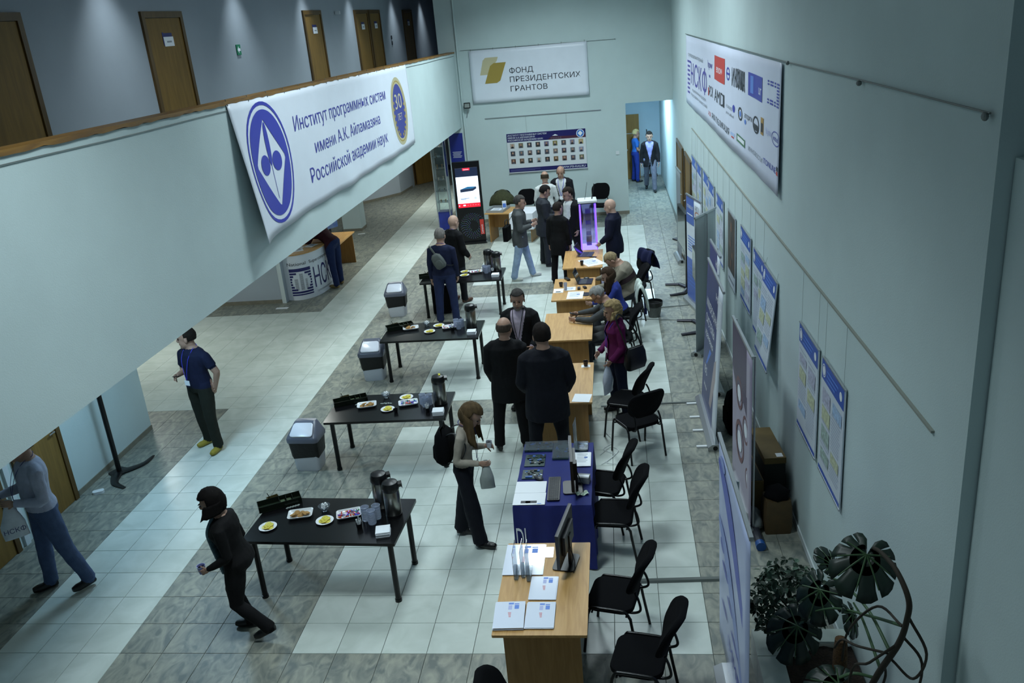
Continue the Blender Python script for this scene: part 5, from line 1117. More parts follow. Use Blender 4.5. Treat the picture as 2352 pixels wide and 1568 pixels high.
def person(label, x, y, yaw, H=1.75, g=1.0, sex='m', lean=0, side=0, twist=0, hy=0, hp=0, aR=HANG, aL=HANG, lR=(2, 4, 4, 8), lL=(-2, 4, 4, 8), top=None, bottom=None, shoes=None, skin=SKIN,
           hair=('short', '#1c1612'), sleeve='long', jacket=None, hem=-.01, beard=None, lanyard=None, belly=0, seat=None, wide=1.2, vox=.012, curl=(30, 30), glasses=False, shade=0, palm=(None, None), jhem=-.24, jopen=.06, dz=0, wrinkle=.006):
    s = H/1.75; g = g*1.07; root = thing('person', label, 'person', (x, y, 0), yaw)
    L = {}
    thigh, shin = .44*s, .42*s
    def legpos(hip, spec, sd):
        fl_, ab, kn, fy = spec
        d1 = Vector((sd*math.sin(R(ab)), math.sin(R(fl_)), -math.cos(R(fl_)))).normalized(); d2 = Vector((sd*math.sin(R(ab))*.5, math.sin(R(fl_-kn)), -math.cos(R(fl_-kn)))).normalized()
        k = hip+d1*thigh; a = k+d2*shin; return k, a
    hipx = (.092 if sex == 'm' else .09)*s*(.6+.4*g)
    tmp = [legpos(Vector((sd*hipx, 0, 0)), sp, sd)[1].z for sd, sp in ((1, lR), (-1, lL))]
    hz = (.085*s - min(tmp)) if seat is None else seat
    hz += dz
    P = Vector((0, 0, hz+.05*s)); Ms = rotz(twist) @ roty(side) @ rotx(-lean); Mh = Ms @ rotz(hy) @ rotx(-hp)
    def sp(px, py, t): return P + Ms @ Vector((px*s, py*s, t*s))
    mb = MB(); caps = []
    tors = TM if sex == 'm' else TF
    def ringp(t, rx, ry, yo, add=0, n=20, gg=None):
        gg = g if gg is None else gg; bel = belly*math.exp(-((t-.10)/.12)**2)
        return [tuple(sp((rx*gg+add)*math.cos(2*PI*k/n), yo+bel*.6+(ry*gg+add+bel*.6*(math.sin(2*PI*k/n) > 0))*math.sin(2*PI*k/n), t)) for k in range(n)]
    rings = [ringp(t, rx, ry, yo, 0, 20, (g if t < .47 else .5+.5*g)) for t, rx, ry, yo in tors]
    mb.loft(rings); caps.append((sp(0, 0, -.05), sp(0, 0, .44), .12*s*g, 'torso'))
    # head
    nb = sp(0, .012, .553); hc = nb + Mh @ Vector((0, .018*s, .088*s)); hs = s*1.19
    M4 = Matrix.Translation(hc) @ Mh.to_4x4()
    def E(c, r, n=14, m=10, tgt=None): (tgt or mb).ell(tuple(v*hs for v in c), tuple(v*hs for v in r), n, m, 0, M4)
    E((0, -.012, .022), (.077, .098, .098)); E((0, .028, -.045), (.060, .066, .078)); E((0, .062, -.098), (.032, .03, .024))
    caps.append((hc, nb, .085*s, 'skin')); caps.append((nb, sp(0, 0, .50), .06*s, 'skin'))
    # arms
    shx = (.178 if sex == 'm' else .150)*(.55+.45*g)
    ua, fa = .285*s, .255*s; ends = {}
    bare = sleeve == 'short' or sleeve == 'none'
    for sd, spec, nm in ((1, aR, 'R'), (-1, aL, 'L')):
        sh = sp(sd*shx, -.005, .395); d1 = Ms @ Vector((sd*spec[0][0], spec[0][1], spec[0][2])).normalized(); d2 = Ms @ Vector((sd*spec[1][0], spec[1][1], spec[1][2])).normalized()
        e = sh+d1*ua; w = e+d2*fa; ends[nm] = (sh, e, w, d2, sd)
        gr = (.6+.4*g); r1, r2, r3 = (.064*gr, .050*gr, .037) if not bare else (.062*gr, .042*gr, .028)
        if sex == 'f': r1, r2, r3 = r1*.86, r2*.86, r3*.86
        mb.tube([tuple(sp(sd*.055, -.01, .455)), tuple(sp(sd*shx*.72, -.008, .425)), tuple(sh), tuple(sh.lerp(e, .5)), tuple(e), tuple(e+d2*.03*s), tuple(e.lerp(w, .5)), tuple(w)], [.045*s, r1*.85*s, r1*s, (r1+r2)/2*s, r2*s, r2*.98*s, (r2+r3)/2*1.02*s, r3*s], 12)
        if bare:
            q = sh.lerp(e, .62); mb.tube([tuple(sh), tuple(q)], [r1*1.05*s, r1*1.04*s], 12); caps.append((sh, sh.lerp(e, .58), .06*s, 'top')); caps.append((sh.lerp(e, .66), e, .045*s, 'skin')); caps.append((e, w, .04*s, 'skin'))
        else: caps.append((sh, e, .055*s, 'top')); caps.append((e, w, .045*s, 'top'))
    # legs, feet
    feet = {}
    for sd, spec, nm in ((1, lR, 'R'), (-1, lL, 'L')):
        hip = Vector((sd*hipx, 0, hz)); k, a = legpos(hip, spec, sd); gl = (.5+.5*g)*(1 if sex == 'm' else .95)
        mb.tube([tuple(hip+Vector((0, -.005, .06*s))), tuple(hip), tuple(hip.lerp(k, .4)), tuple(k), tuple(k.lerp(a, .3)), tuple(k.lerp(a, .75)), tuple(a+Vector((0, 0, -.01*s)))], [.09*gl*s, .100*gl*s, .092*gl*s, .064*wide*s, .062*wide*s, .056*wide*s, .058*wide*s], 14)
        caps.append((hip, k, .08*s, 'legs')); caps.append((k, a, .06*s, 'legs'))
        fd = rotz(-sd*spec[3]) @ Vector((0, 1, 0)); pitch = 0
        if a.z > .11*s+.0 and seat is None and a.z-.085*s > .012: pitch = min(55, (a.z-.085*s)/.18*70)
        if pitch: fd = (fd*math.cos(R(pitch))-Vector((0, 0, 1))*math.sin(R(pitch))).normalized()
        up = Vector((0, 0, 1)); b = a-Vector((0, 0, .045*s)) if not pitch else a-fd.cross(Vector((1, 0, 0))).normalized()*0-Vector((0, 0, .02*s))
        heel, toe = b-fd*.055*s, b+fd*.185*s
        mb.tube([tuple(heel), tuple(b), tuple(b+fd*.07*s), tuple(b+fd*.13*s), tuple(toe)], [.034*s, .040*s, .042*s, .044*s, .028*s], 12, flat=.95)
        mb.tube([tuple(a+Vector((0, 0, .02*s))), tuple(b)], [.042*s, .042*s], 10)
        caps.append((heel, toe, .038*s, 'shoes')); feet[nm] = (heel, toe, a)
    me = remesh(mb, vox*s, 'body'); nv = len(me.vertices)
    co = np.empty(nv*3); me.vertices.foreach_get('co', co); co = co.reshape(-1, 3)
    # region of every vertex -> faces
    D = []; labs = []
    for a, b, r, l in caps:
        a_, b_ = np.array(a), np.array(b); ab = b_-a_; tt = np.clip(((co-a_)@ab)/max(1e-9, ab@ab), 0, 1); D.append(np.linalg.norm(co-a_-tt[:, None]*ab, axis=1)-r); labs.append(l)
    near = np.argmin(np.array(D), 0)
    Pn, Mn = np.array(P), np.array(Ms); loc_ = (co-Pn)@Mn/s
    names = ['skin', 'top', 'legs', 'shoes', 'beard', 'scalp']
    vl = np.zeros(nv, int)
    for i, l in enumerate(labs):
        q = near == i
        if l == 'torso': vl[q] = np.where(loc_[q, 2] > .495, 0, np.where(loc_[q, 2] > hem, 1, 2))
        else: vl[q] = names.index(l)
    q = (vl == 2) & (loc_[:, 2] > hem) & (np.abs(loc_[:, 0]) < .25); vl[q] = 1
    q = (vl == 1) & (loc_[:, 2] < hem) & (np.array(D)[0] < .09*s) & (np.min(np.array([D[i] for i, l in enumerate(labs) if l == 'legs']), 0) < .03*s); vl[q] = 2
    hco = (co-np.array(hc))@np.array(Mh)/hs
    if beard: q = (vl == 0) & (hco[:, 2] < -.05) & (hco[:, 1] > -.01) & (hco[:, 2] > -.14); vl[q] = 4
    # cloth folds and flat soles
    nrm = np.empty(nv*3); me.vertices.foreach_get('normal', nrm); nrm = nrm.reshape(-1, 3)
    for i in range(nv):
        if vl[i] in (1, 2):
            p = co[i]; k = noise.noise(Vector((p[0]*9+x, p[1]*9+y, p[2]*7)))+.5*noise.noise(Vector((p[0]*22, p[1]*22, p[2]*16+x))); co[i] = p+nrm[i]*k*wrinkle*s
    co[:, 2] = np.maximum(co[:, 2], 0.001)
    verts = [tuple(p) for p in co]; faces = [tuple(p.vertices) for p in me.polygons]; fm = [int(max(set(vl[list(f)]), key=list(vl[list(f)]).count)) for f in faces]
    # nose, ears, hands as finer geometry of the same mesh
    ex = MB(); E((0, .096, -.022), (.0125, .018, .022), 8, 6, ex); E((0, .090, .0), (.009, .012, .022), 8, 6, ex)
    for sd in (-1, 1): E((sd*.076, -.008, -.012), (.010, .020, .031), 8, 6, ex)
    hands = {}
    for nm, ci, pn in (('R', curl[0], palm[0]), ('L', curl[1], palm[1])):
        sh, e, w, f, sd = ends[nm]; n0 = (Ms @ Vector(pn)) if pn else Ms @ Vector((-sd, .15, 0)); l = f.cross(n0)
        if l.length < .1: l = f.cross(Ms @ Vector((0, 1, 0)))
        l.normalize(); n_ = l.cross(f).normalized(); 
        if n_.dot(n0) < 0: n_ = -n_
        lat = l if sd > 0 else l
        hk = s*(.95 if sex == 'm' else .86)
        M = Matrix((tuple(lat)+(0,), tuple(f)+(0,), tuple(n_)+(0,), (0, 0, 0, 1))).transposed(); M = Matrix.Translation(w+f*.042*hk) @ M
        ex.ell((0, 0, 0), (.040*hk, .055*hk, .016*hk), 12, 8, 0, M); ex.tube([tuple(w-f*.03*hk), tuple(w+f*.02*hk)], [.026*hk, .026*hk], 10)
        tips = []
        for j, (off, ln) in enumerate(((-1.5, .92), (-.5, 1.05), (.5, 1.0), (1.5, .8))):
            p0 = w+f*.085*hk+lat*off*.019*hk; d = (f+lat*off*.06).normalized(); q0 = p0; path = [tuple(p0-d*.02*hk), tuple(p0)]
            for sg in range(3): ang = R(ci*(sg+1)*.8); dd = d*math.cos(ang)+n_*math.sin(ang); q0 = q0+dd*(.034, .024, .020)[sg]*ln*hk; path.append(tuple(q0))
            ex.tube(path, [.0088*hk, .0088*hk, .0082*hk, .0075*hk, .0055*hk], 7); tips.append(q0)
        sgn = 1 if (Ms @ Vector((0, 1, 0))).dot(lat) >= 0 else -1
        tb = w+f*.02*hk+lat*sgn*.030*hk; td = (f*.65+lat*sgn*.6+n_*.35).normalized(); t2_ = tb+td*.038*hk; t3_ = t2_+(td*.6+f*.4+n_*.35).normalized()*.032*hk
        ex.tube([tuple(tb-td*.02*hk), tuple(tb), tuple(t2_), tuple(t3_)], [.011*hk, .0115*hk, .0095*hk, .007*hk], 7)
        hands[nm] = (w+f*.075*hk+n_*.035*hk, f, n_, lat)
    o0 = len(verts); verts += ex.v; faces += [tuple(i+o0 for i in f) for f in ex.f]; fm += [0]*len(ex.f)
    bpy.data.meshes.remove(me)
    bm_ = bpy.data.meshes.new('body'); bm_.from_pydata(verts, [], faces)
    for m in (skin, top, bottom, shoes, beard or skin, skin): bm_.materials.append(m)
    bm_.polygons.foreach_set('material_index', fm); bm_.polygons.foreach_set('use_smooth', [True]*len(faces)); bm_.update()
    body = bpy.data.objects.new('body', bm_); COL.objects.link(body); body.parent = root
    # face details
    for sd in (-1, 1):
        m = MB(); E((sd*.030, .082, .002), (.012, .008, .006), 8, 6, m); m.build('eye', EYE, body); m = MB(); E((sd*.031, .088, .022), (.017, .006, .0035), 8, 4, m); m.build('eyebrow', mat('brow_'+hair[1][1:], hair[1] if hair[0] not in ('bald',) else '#4a3a30', .9), body)
    m = MB(); E((0, .089, -.064), (.021, .007, .006), 8, 6, m); m.build('mouth', LIP, body)
    if glasses:
        m = MB()
        for sd in (-1, 1): m.tube([tuple(M4 @ Vector((hs*(sd*.031+.023*math.cos(a)), hs*.102, hs*(.0+.018*math.sin(a))))) for a in [k*PI/6 for k in range(13)]], .002, 5); m.tube([tuple(M4 @ Vector(tuple(hs*v for v in p))) for p in ((sd*.054, .10, .004), (sd*.076, .05, .004), (sd*.078, -.01, .0))], .002, 5)
        m.build('glasses', BLACKP, body)
    # hair
    st, hcol = hair; HM = mat('hair_'+hcol[1:], hcol, .8, var=.25, scale=30, bump=.5, bscale=180, stretch=(1, 1, .25), spec=.2)
    if st != 'bald':
        hm = MB(); nu, nvv = 40, 24
        thick = {'short': 1.06, 'crop': 1.035, 'rim': 1.03, 'long': 1.09, 'bob': 1.13, 'curly': 1.16, 'fringe': 1.08}[st]
        def keep(d):
            X, Y, Zz = d
            if st == 'rim': return (Y < .35 and -.45 < Zz < .42 - .5*max(0, Y+.1))
            if st in ('bob',): return (Y < .25 and Zz > -1.0) or Zz > .28
            if st == 'curly': return (Y < .30 and Zz > -1.0) or Zz > .42
            if st == 'long': return (Y < .20 and Zz > -.95) or Zz > .40
            if st == 'fringe': return (Y < .1 and Zz > -.5) or (Zz > .34)
            return (Y < -.05 and Zz > -.55) or (Y < .25 and Zz > -.02) or Zz > .46
        pt = {}
        for j in range(nvv+1):
            for i in range(nu):
                a, b = 2*PI*i/nu, -PI/2+PI*j/nvv; d = Vector((math.cos(b)*math.cos(a), math.cos(b)*math.sin(a), math.sin(b)))
                amp = .05 if st not in ('curly', 'bob') else (.14 if st == 'curly' else .05)
                k = thick+amp*noise.noise(d*4.5+Vector((x, y, 0)))+(.03 if st != 'crop' else .01)*noise.noise(d*13)
                if st in ('bob', 'long', 'curly') and d.z < 0: k *= 1+.22*(-d.z)
                pt[(i, j)] = (d, Vector((d.x*.079*k, -.012+d.y*.100*k, .022+d.z*.101*k))*hs)
        idx = {}; vs = []; fs = []
        for j in range(nvv):
            for i in range(nu):
                q = [(i, j), ((i+1) % nu, j), ((i+1) % nu, j+1), (i, j+1)]
                if all(keep(pt[c][0]) for c in q):
                    f = []
                    for c in q:
                        if c not in idx: idx[c] = len(vs); vs.append(tuple(M4 @ pt[c][1]))
                        f.append(idx[c])
                    fs.append(tuple(f))
        hm.add(vs, fs)
        ln = {'long': .34, 'bob': .13, 'curly': .12}.get(st, 0)*s
        if ln:
            sp_ = 112 if st == 'long' else 112
            for lay in range(2):
                rowz = []
                for r_ in range(7):
                    f = r_/6; row = []
                    for k in range(19):
                        a = R(-90+(-sp_+2*sp_*k/18)); rad = (.088+.012*lay+.018*f*(1 if st != 'long' else .3))*hs; wv = .008*math.sin(k*2.3+r_*1.1+lay)*(1 if st != 'curly' else 2)
                        p_ = M4 @ Vector((math.cos(a)*(rad+wv), -.005*hs+math.sin(a)*(rad+wv)*1.12, .01*hs)); row.append(tuple(p_+Vector((0, 0, -1))*ln*f*(1-.12*abs(math.sin(k*1.7)))+(Mh @ Vector((0, .03*f, 0)))))
                    rowz.append(row)
                hm.add([p for r_ in rowz for p in r_], [(r_*19+k, r_*19+k+1, (r_+1)*19+k+1, (r_+1)*19+k) for r_ in range(6) for k in range(18)])
        h = hm.build('hair', HM, root, 80); sl_ = h.modifiers.new('thick', 'SOLIDIFY'); sl_.thickness = .006; sl_.offset = -1
    # jacket worn open over the shirt
    if jacket:
        jm = MB(); jr = [(jhem, .172, .125, -.01), (jhem*.5, .172, .128, -.012)]+[(t, rx, ry, yo) for t, rx, ry, yo in tors if -.02 <= t <= .46]+[(.49, .09, .078, -.008), (.515, .068, .068, -.006)]
        jm.loft([ringp(t, rx, ry, yo, .022 if t < .45 else .012) for t, rx, ry, yo in jr])
        for nm in 'RL':
            sh, e, w, f, sd = ends[nm]; gr = (.6+.4*g)*(1 if sex == 'm' else .88); d1 = (e-sh).normalized()
            jm.tube([tuple(sp(sd*.055, -.01, .460)), tuple(sp(sd*shx*.72, -.008, .432)), tuple(sh), tuple(sh.lerp(e, .5)), tuple(e), tuple(e+f*.03*s), tuple(e.lerp(w, .5)), tuple(w-f*.012*s)], [.052*s, .068*gr*s, .077*gr*s, .069*gr*s, .063*gr*s, .062*gr*s, .055*gr*s, .049*s], 14)
        j = remesh(jm, vox*s, 'jacket'); n2 = len(j.vertices); jc = np.empty(n2*3); j.vertices.foreach_get('co', jc); jc = jc.reshape(-1, 3); jl = (jc-Pn)@Mn/s
        jn = np.empty(n2*3); j.vertices.foreach_get('normal', jn); jn = jn.reshape(-1, 3)
        for i in range(n2):
            p = jc[i]; k = noise.noise(Vector((p[0]*8+y, p[1]*8+x, p[2]*6)))+.5*noise.noise(Vector((p[0]*20, p[1]*20, p[2]*15+y))); jc[i] = p+jn[i]*k*.007
        cut = np.zeros(n2, bool)
        if jopen: cut = (jl[:, 1] > .035) & (np.abs(jl[:, 0]) < np.clip(jopen*(.35+1.5*np.clip(jl[:, 2]-.02, 0, .4)/.4*.9)+.25*np.clip(-jl[:, 2]-.02, 0, 1), .008, .12)) & (jl[:, 2] < .52) & (np.abs(jl[:, 0]) < .14)
        fs = [tuple(p.vertices) for p in j.polygons]; fs = [f for f in fs if sum(cut[list(f)]) < 3]
        bpy.data.meshes.remove(j); nj = bpy.data.meshes.new('jacket'); nj.from_pydata([tuple(p) for p in jc], [], fs); nj.materials.append(jacket); nj.polygons.foreach_set('use_smooth', [True]*len(fs)); nj.update()
        jo = bpy.data.objects.new('jacket', nj); COL.objects.link(jo); jo.parent = root
    # lanyard with badge
    if lanyard:
        fy = .135*g+belly*1.1+(.015 if jacket is None else .01)
        pth = [sp(-.06, -.045, .52), sp(-.075, .05, .49), sp(-.06, .10*g+.02, .38), sp(-.03, fy, .22), sp(0, fy+.005, .10), sp(.03, fy, .22), sp(.06, .10*g+.02, .38), sp(.075, .05, .49), sp(.06, -.045, .52), sp(0, -.065, .535), sp(-.06, -.045, .52)]
        lan_ = MB().tube(bez([tuple(p) for p in pth], 4), .005, 6, flat=.5).build('lanyard', mat('lanyard_'+lanyard[1:], lanyard, .6), root)
        M = Matrix.Translation(sp(0, fy+.008, .055)) @ Ms.to_4x4(); m = MB(); m.box(-.045*s, .045*s, -.002, .002, -.035*s, .035*s, 0, M); m.build('badge', PAPER, lan_)
    W = Matrix.Translation((x, y, 0)) @ Matrix.Rotation(R(yaw), 4, 'Z')
    return root, {k: (W @ v[0], W.to_3x3() @ v[1], W.to_3x3() @ v[2]) for k, v in hands.items()}, W, sp, hc
BLK = cloth('black', '#0b0b0e'); CHAR = cloth('charcoal', '#26292e'); NAVY = cloth('navy', '#11162c'); JEANS = cloth('denim', '#24335e'); JEANL = cloth('pale_denim', '#8fa5bd'); WHT = cloth('white_shirt', '#cfd2d0'); GREYT = cloth('grey_tweed', '#3e4244')
SHB = mat('black_shoe', '#0a0a0b', .35); SHY = mat('yellow_shoe', '#9c8c2c', .6); SHW = mat('white_trainer', '#b9bdb4', .5); SHT = mat('tan_shoe', '#7a6a40', .6); SHBR = mat('brown_shoe', '#5a3a28', .5)
FWD = ((.22, .25, -1), (-.35, .85, .05))
# man in the navy tee, yellow shoes
p1 = person('man in navy t-shirt, dark olive trousers and yellow shoes standing on the pale floor stripe', .33, 2.50, 158, 1.77, 1.14, hy=-55, hp=5, aR=((.22, .0, -1), (-.40, .75, .12)), aL=((.42, -.25, -1), (-.42, -.02, -1)), lR=(-2, 5, 6, 10), lL=(8, 5, 10, 12),
            top=cloth('navy_tee', '#141a34'), bottom=cloth('dark_olive', '#22251e'), shoes=SHY, hem=-.05, sleeve='short', hair=('short', '#1e1712'), lanyard='#2a2ab0', skin=SKIN, vox=.010)
# man under the gallery in jeans
p2 = person('man in pale shirt and blue jeans walking with a phone, head hidden by the gallery', .10, -.68, 138, 1.84, 1.14, lean=0, hp=0, aR=((.18, .25, -1), (-.3, .9, .1)), aL=((.25, .05, -1), (-.45, .85, .15)), lR=(8, 4, 4, 5), lL=(-9, 5, 8, 10), top=cloth('pale_lilac_shirt', '#a9adc0'), bottom=cloth('mid_denim', '#485878'), shoes=SHB, hair=('short', '#30261e'), lanyard='#26266a', belly=.02, vox=.010)
# walking woman
p3 = person('woman with dark bobbed hair in black walking past the nearest black table with a cup', 2.47, -1.40, 98, 1.61, 1.25, 'f', lean=8, hp=4, aR=((.1, -.1, -1), (.0, .75, -.45)), aL=((.12, .0, -1), (-.1, .95, -.35)), lR=(22, 2, 40, 4), lL=(8, 2, 50, 4), top=cloth('black_cardigan', '#0a0a0c'), bottom=cloth('black_trousers', '#0c0c0f'), shoes=SHB, hair=('bob', '#0c0807'), wide=1.15, vox=.010, hem=-.10, jacket=None)
# young woman with the backpack
p4 = person('young woman in beige jumper and long dark trousers bowing her head over her hands', 4.36, .10, -97, 1.66, .88, 'f', lean=7, hp=32, aR=((.14, -.12, -1), (-.12, .9, .05)), aL=((.14, -.08, -1), (-.2, .9, .3)), lR=(10, 3, 2, 6), lL=(-9, 3, 4, 6), top=cloth('beige_jumper', '#a0988c'), bottom=cloth('dark_pinstripe', '#10131c'), shoes=SHB, hair=('long', '#54442e'), lanyard='#26266a', wide=1.45, vox=.010, hem=.03)
p5 = person('balding man in a black suit seen from behind in the trio of suited men', 4.60, 2.25, 2, 1.76, 1.12, hp=4, hy=-15, aR=((.14, .12, -1), (-.2, .6, -.6)), aL=((.16, .10, -1), (-.1, .5, -.8)), lR=(0, 5, 2, 14), lL=(-4, 7, 3, 14), top=BLK, bottom=BLK, shoes=SHB, hair=('rim', '#4a4038'), jacket=cloth('black_suit', '#0b0c0f'), jopen=0, vox=.010, jhem=-.30)
p6 = person('dark-haired man in a dark navy suit seen from behind beside the coffee desk', 5.14, 1.58, 10, 1.90, 1.22, hp=4, hy=6, aR=((.26, .05, -1), (-.15, .55, -.75)), aL=((.2, .10, -1), (-.2, .7, -.6)), lR=(1, 6, 2, 12), lL=(-2, 7, 2, 12), top=cloth('blue_shirt', '#6f86b4'), bottom=cloth('dark_navy_trousers', '#0e1018'), shoes=SHB, hair=('short', '#1a1310'), jacket=cloth('dark_navy_suit', '#11131c'), jopen=0, vox=.010, jhem=-.30)
p7 = person('bearded man in black jacket and pink shirt facing the two suited men', 4.66, 3.48, 172, 1.76, 1.06, hp=8, hy=8, aR=((.28, .05, -1), (-.35, .75, -.1)), aL=((.35, .10, -1), (-.3, .8, -.4)), top=cloth('pink_shirt', '#c3b4c6'), bottom=BLK, shoes=SHB, hair=('short', '#3a3836'), beard=mat('grey_beard', '#6e6a66', .9), jacket=cloth('black_blazer', '#0d0e12'), jopen=.065, lanyard='#15161c', vox=.010, curl=(35, 25))
p8 = person('fair-haired woman in a magenta jacket holding a white plastic bag', 5.98, 3.16, 112, 1.63, 1.02, 'f', hp=10, aR=((.2, .10, -1), (-.3, .7, -.45)), aL=((.2, -.02, -1), (-.1, .6, -.6)), top=cloth('magenta_top', '#5a1440'), bottom=cloth('dark_denim', '#161c30'), shoes=SHB, hair=('curly', '#a08a62'), jacket=cloth('magenta_jacket', '#561244'), jopen=.03, jhem=-.12, lanyard='#3a2ab0', vox=.010)
SEATP = dict(lR=(84, 8, 84, 6), lL=(82, 8, 80, 6), seat=.53)
p9 = person('grey-haired man in a grey jacket seated and leaning on the empty desk', 5.98, 4.98, 86, 1.76, 1.12, lean=18, hp=34, aR=((.10, .963, -.213), (-.28, .966, .261)), aL=((.10, .963, -.213), (-.28, .966, .28)), top=cloth('grey_jacket', '#45484a'), bottom=CHAR, shoes=SHB, hair=('crop', '#8a8a88'), glasses=True, vox=.011, **SEATP)
p10 = person('brown-haired woman in a blue top seated behind the grey-haired man', 6.06, 6.05, 96, 1.66, .98, 'f', lean=14, hp=15, aR=((.1, .776, -.631), (-.2, .97, .242)), aL=((.1, .776, -.631), (-.2, .97, .242)), top=cloth('royal_blue_top', '#2c3a86'), bottom=CHAR, shoes=SHB, hair=('long', '#3a2a1e'), vox=.011, **SEATP)
p11 = person('man in a beige sweater with a brown stripe seated and bending over the desk', 6.28, 7.08, 92, 1.80, 1.42, lean=26, hp=34, aR=((.15, .936, -.322), (-.15, .943, .348)), aL=((.12, .936, -.322), (.05, .943, .348)), top=cloth('beige_knit', '#7c7668'), bottom=CHAR, shoes=SHB, hair=('crop', '#8a7a5c'), belly=.03, vox=.011, **SEATP)
p12 = person('bald man in a dark navy suit standing beside the violet showcase', 5.98, 9.10, 78, 1.76, 1.14, hp=16, aR=HANG, aL=((.12, .15, -1), (-.1, .7, -.6)), top=cloth('pale_blue_shirt', '#8c9cc0'), bottom=NAVY, shoes=SHB, hair=('bald', '#3a2f28'), skin=SKINP, jacket=cloth('navy_suit', '#11152a'), jopen=.03, belly=.02, vox=.012, jhem=-.28)
p13 = person('man in a white shirt under a black jacket left of the violet showcase', 5.08, 10.62, 140, 1.77, 1.12, hp=18, hy=-20, aR=((.2, .02, -1), (-.05, .25, -1)), aL=((.25, .02, -1), (-.1, .3, -1)), top=WHT, bottom=BLK, shoes=SHB, hair=('short', '#241c16'), jacket=cloth('black_jacket', '#0c0c10'), jopen=.13, belly=.03, vox=.012)
p14 = person('person with cropped dark hair in a black coat seen from behind', 4.86, 9.50, -22, 1.68, .95, hp=6, hy=-20, aL=((.14, -.05, -1), (.02, .05, -1)), top=BLK, bottom=BLK, shoes=SHB, hair=('crop', '#241c18'), jacket=cloth('black_coat', '#09090b'), jopen=0, jhem=-.34, vox=.012)
p15 = person('dark-haired man in a charcoal suit looking down at his phone', 4.46, 10.95, -75, 1.78, 1.14, hp=26, aR=((.12, .10, -1), (-.2, .9, .05)), aL=((.12, .15, -1), (-.2, .95, .05)), top=cloth('plum_shirt', '#3a2a38'), bottom=CHAR, shoes=SHB, hair=('short', '#14100e'), jacket=cloth('charcoal_suit', '#2a2d33'), jopen=.04, belly=.04, vox=.012, jhem=-.30, lanyard='#26266a')
p16 = person('man in a grey tweed jacket and very pale jeans beside the far black table', 4.02, 9.98, -85, 1.80, 1.04, hp=12, aR=((.12, .05, -1), (-.2, .85, .25)), aL=((.12, .1, -1), (-.2, .9, .3)), lR=(-12, 3, 2, 10), lL=(14, 3, 2, 10), top=CHAR, bottom=JEANL, shoes=SHW, hair=('short', '#3c3a38'), jacket=cloth('grey_blazer', '#4a4d4e'), jopen=.03, vox=.012, jhem=-.26)
p17 = person('man in a white sweater seen from behind in front of the portrait board', 4.40, 12.75, 12, 1.76, 1.08, hp=8, hy=-10, aR=((.25, .05, -1), (-.2, .7, -.5)), aL=((.2, .1, -1), (-.3, .7, -.4)), top=cloth('white_sweater', '#c6c9c8'), bottom=NAVY, shoes=SHB, hair=('rim', '#3a3024'), lanyard='#26266a', vox=.013, hem=-.05)
p18 = person('balding man in a dark jacket facing out in front of the portrait board', 4.76, 13.20, 175, 1.80, 1.08, hp=14, aR=((.2, .05, -1), (-.2, .5, -.7)), aL=HANG, top=WHT, bottom=BLK, shoes=SHB, hair=('rim', '#5a4636'), jacket=cloth('dark_jacket', '#12141a'), jopen=.08, lanyard='#2a2ab0', vox=.013)
p20 = person('grey-haired man in navy fleece and jeans with a grey sling bag', 2.86, 7.30, -4, 1.79, 1.10, hp=6, aR=((.16, .05, -1), (-.05, .35, -.9)), aL=((.18, .02, -1), (.02, .1, -1)), top=cloth('navy_fleece', '#141b36'), bottom=cloth('dark_blue_denim', '#1d2748'), shoes=SHB, hair=('crop', '#6e6a66'), lanyard='#2a3ab0', vox=.012, hem=-.05)
p21 = person('bald man in black beside the man with the sling bag', 2.86, 8.62, -40, 1.73, 1.04, hp=8, aR=((.2, .05, -1), (-.2, .6, -.6)), aL=((.15, .1, -1), (-.2, .8, -.2)), top=cloth('black_jumper', '#0d0e12'), bottom=CHAR, shoes=SHBR, hair=('bald', '#3a2f28'), skin=SKINP, jacket=cloth('black_zip_jacket', '#0c0d10'), jopen=0, vox=.012, lanyard='#2a3ab0')
p22 = person('man in a dark blazer and grey trousers walking out of the corridor', 7.10, 18.55, 178, 1.77, .98, hp=10, lR=(-14, 2, 16, 4), lL=(12, 2, 4, 4), aR=((.2, -.1, -1), (.05, .1, -1)), aL=((.2, .08, -1), (.05, .3, -1)), top=cloth('lilac_shirt', '#8c90c8'), bottom=cloth('grey_trousers', '#6c7080'), shoes=SHB, hair=('short', '#0f0d0c'), jacket=cloth('dark_blazer', '#131419'), jopen=.07, vox=.014)
p23 = person('fair-haired cleaner in blue overalls standing in the corridor', 6.72, 20.25, -75, 1.62, 1.08, 'f', hp=8, aR=((.15, .1, -1), (-.1, .8, -.3)), top=cloth('bright_blue_smock', '#2f6cc0'), bottom=cloth('blue_overalls', '#20388c'), shoes=SHB, hair=('fringe', '#b8a878'), sleeve='short', vox=.014, hem=.05)
p24 = person('man in a maroon sweater and jeans bending over the curved counter', -.15, 10.18, 68, 1.78, 1.10, lean=52, hp=10, hy=0, aR=((.15, .978, -.129), (-.2, .655, .757)), aL=((.15, .978, -.129), (-.2, .655, .757)), lR=(4, 5, 2, 8), lL=(-4, 5, 4, 8), top=cloth('maroon_sweater', '#35141e'), bottom=cloth('navy_denim', '#1c2a50'), shoes=SHT, hair=('short', '#181210'), vox=.012, hem=-.05)
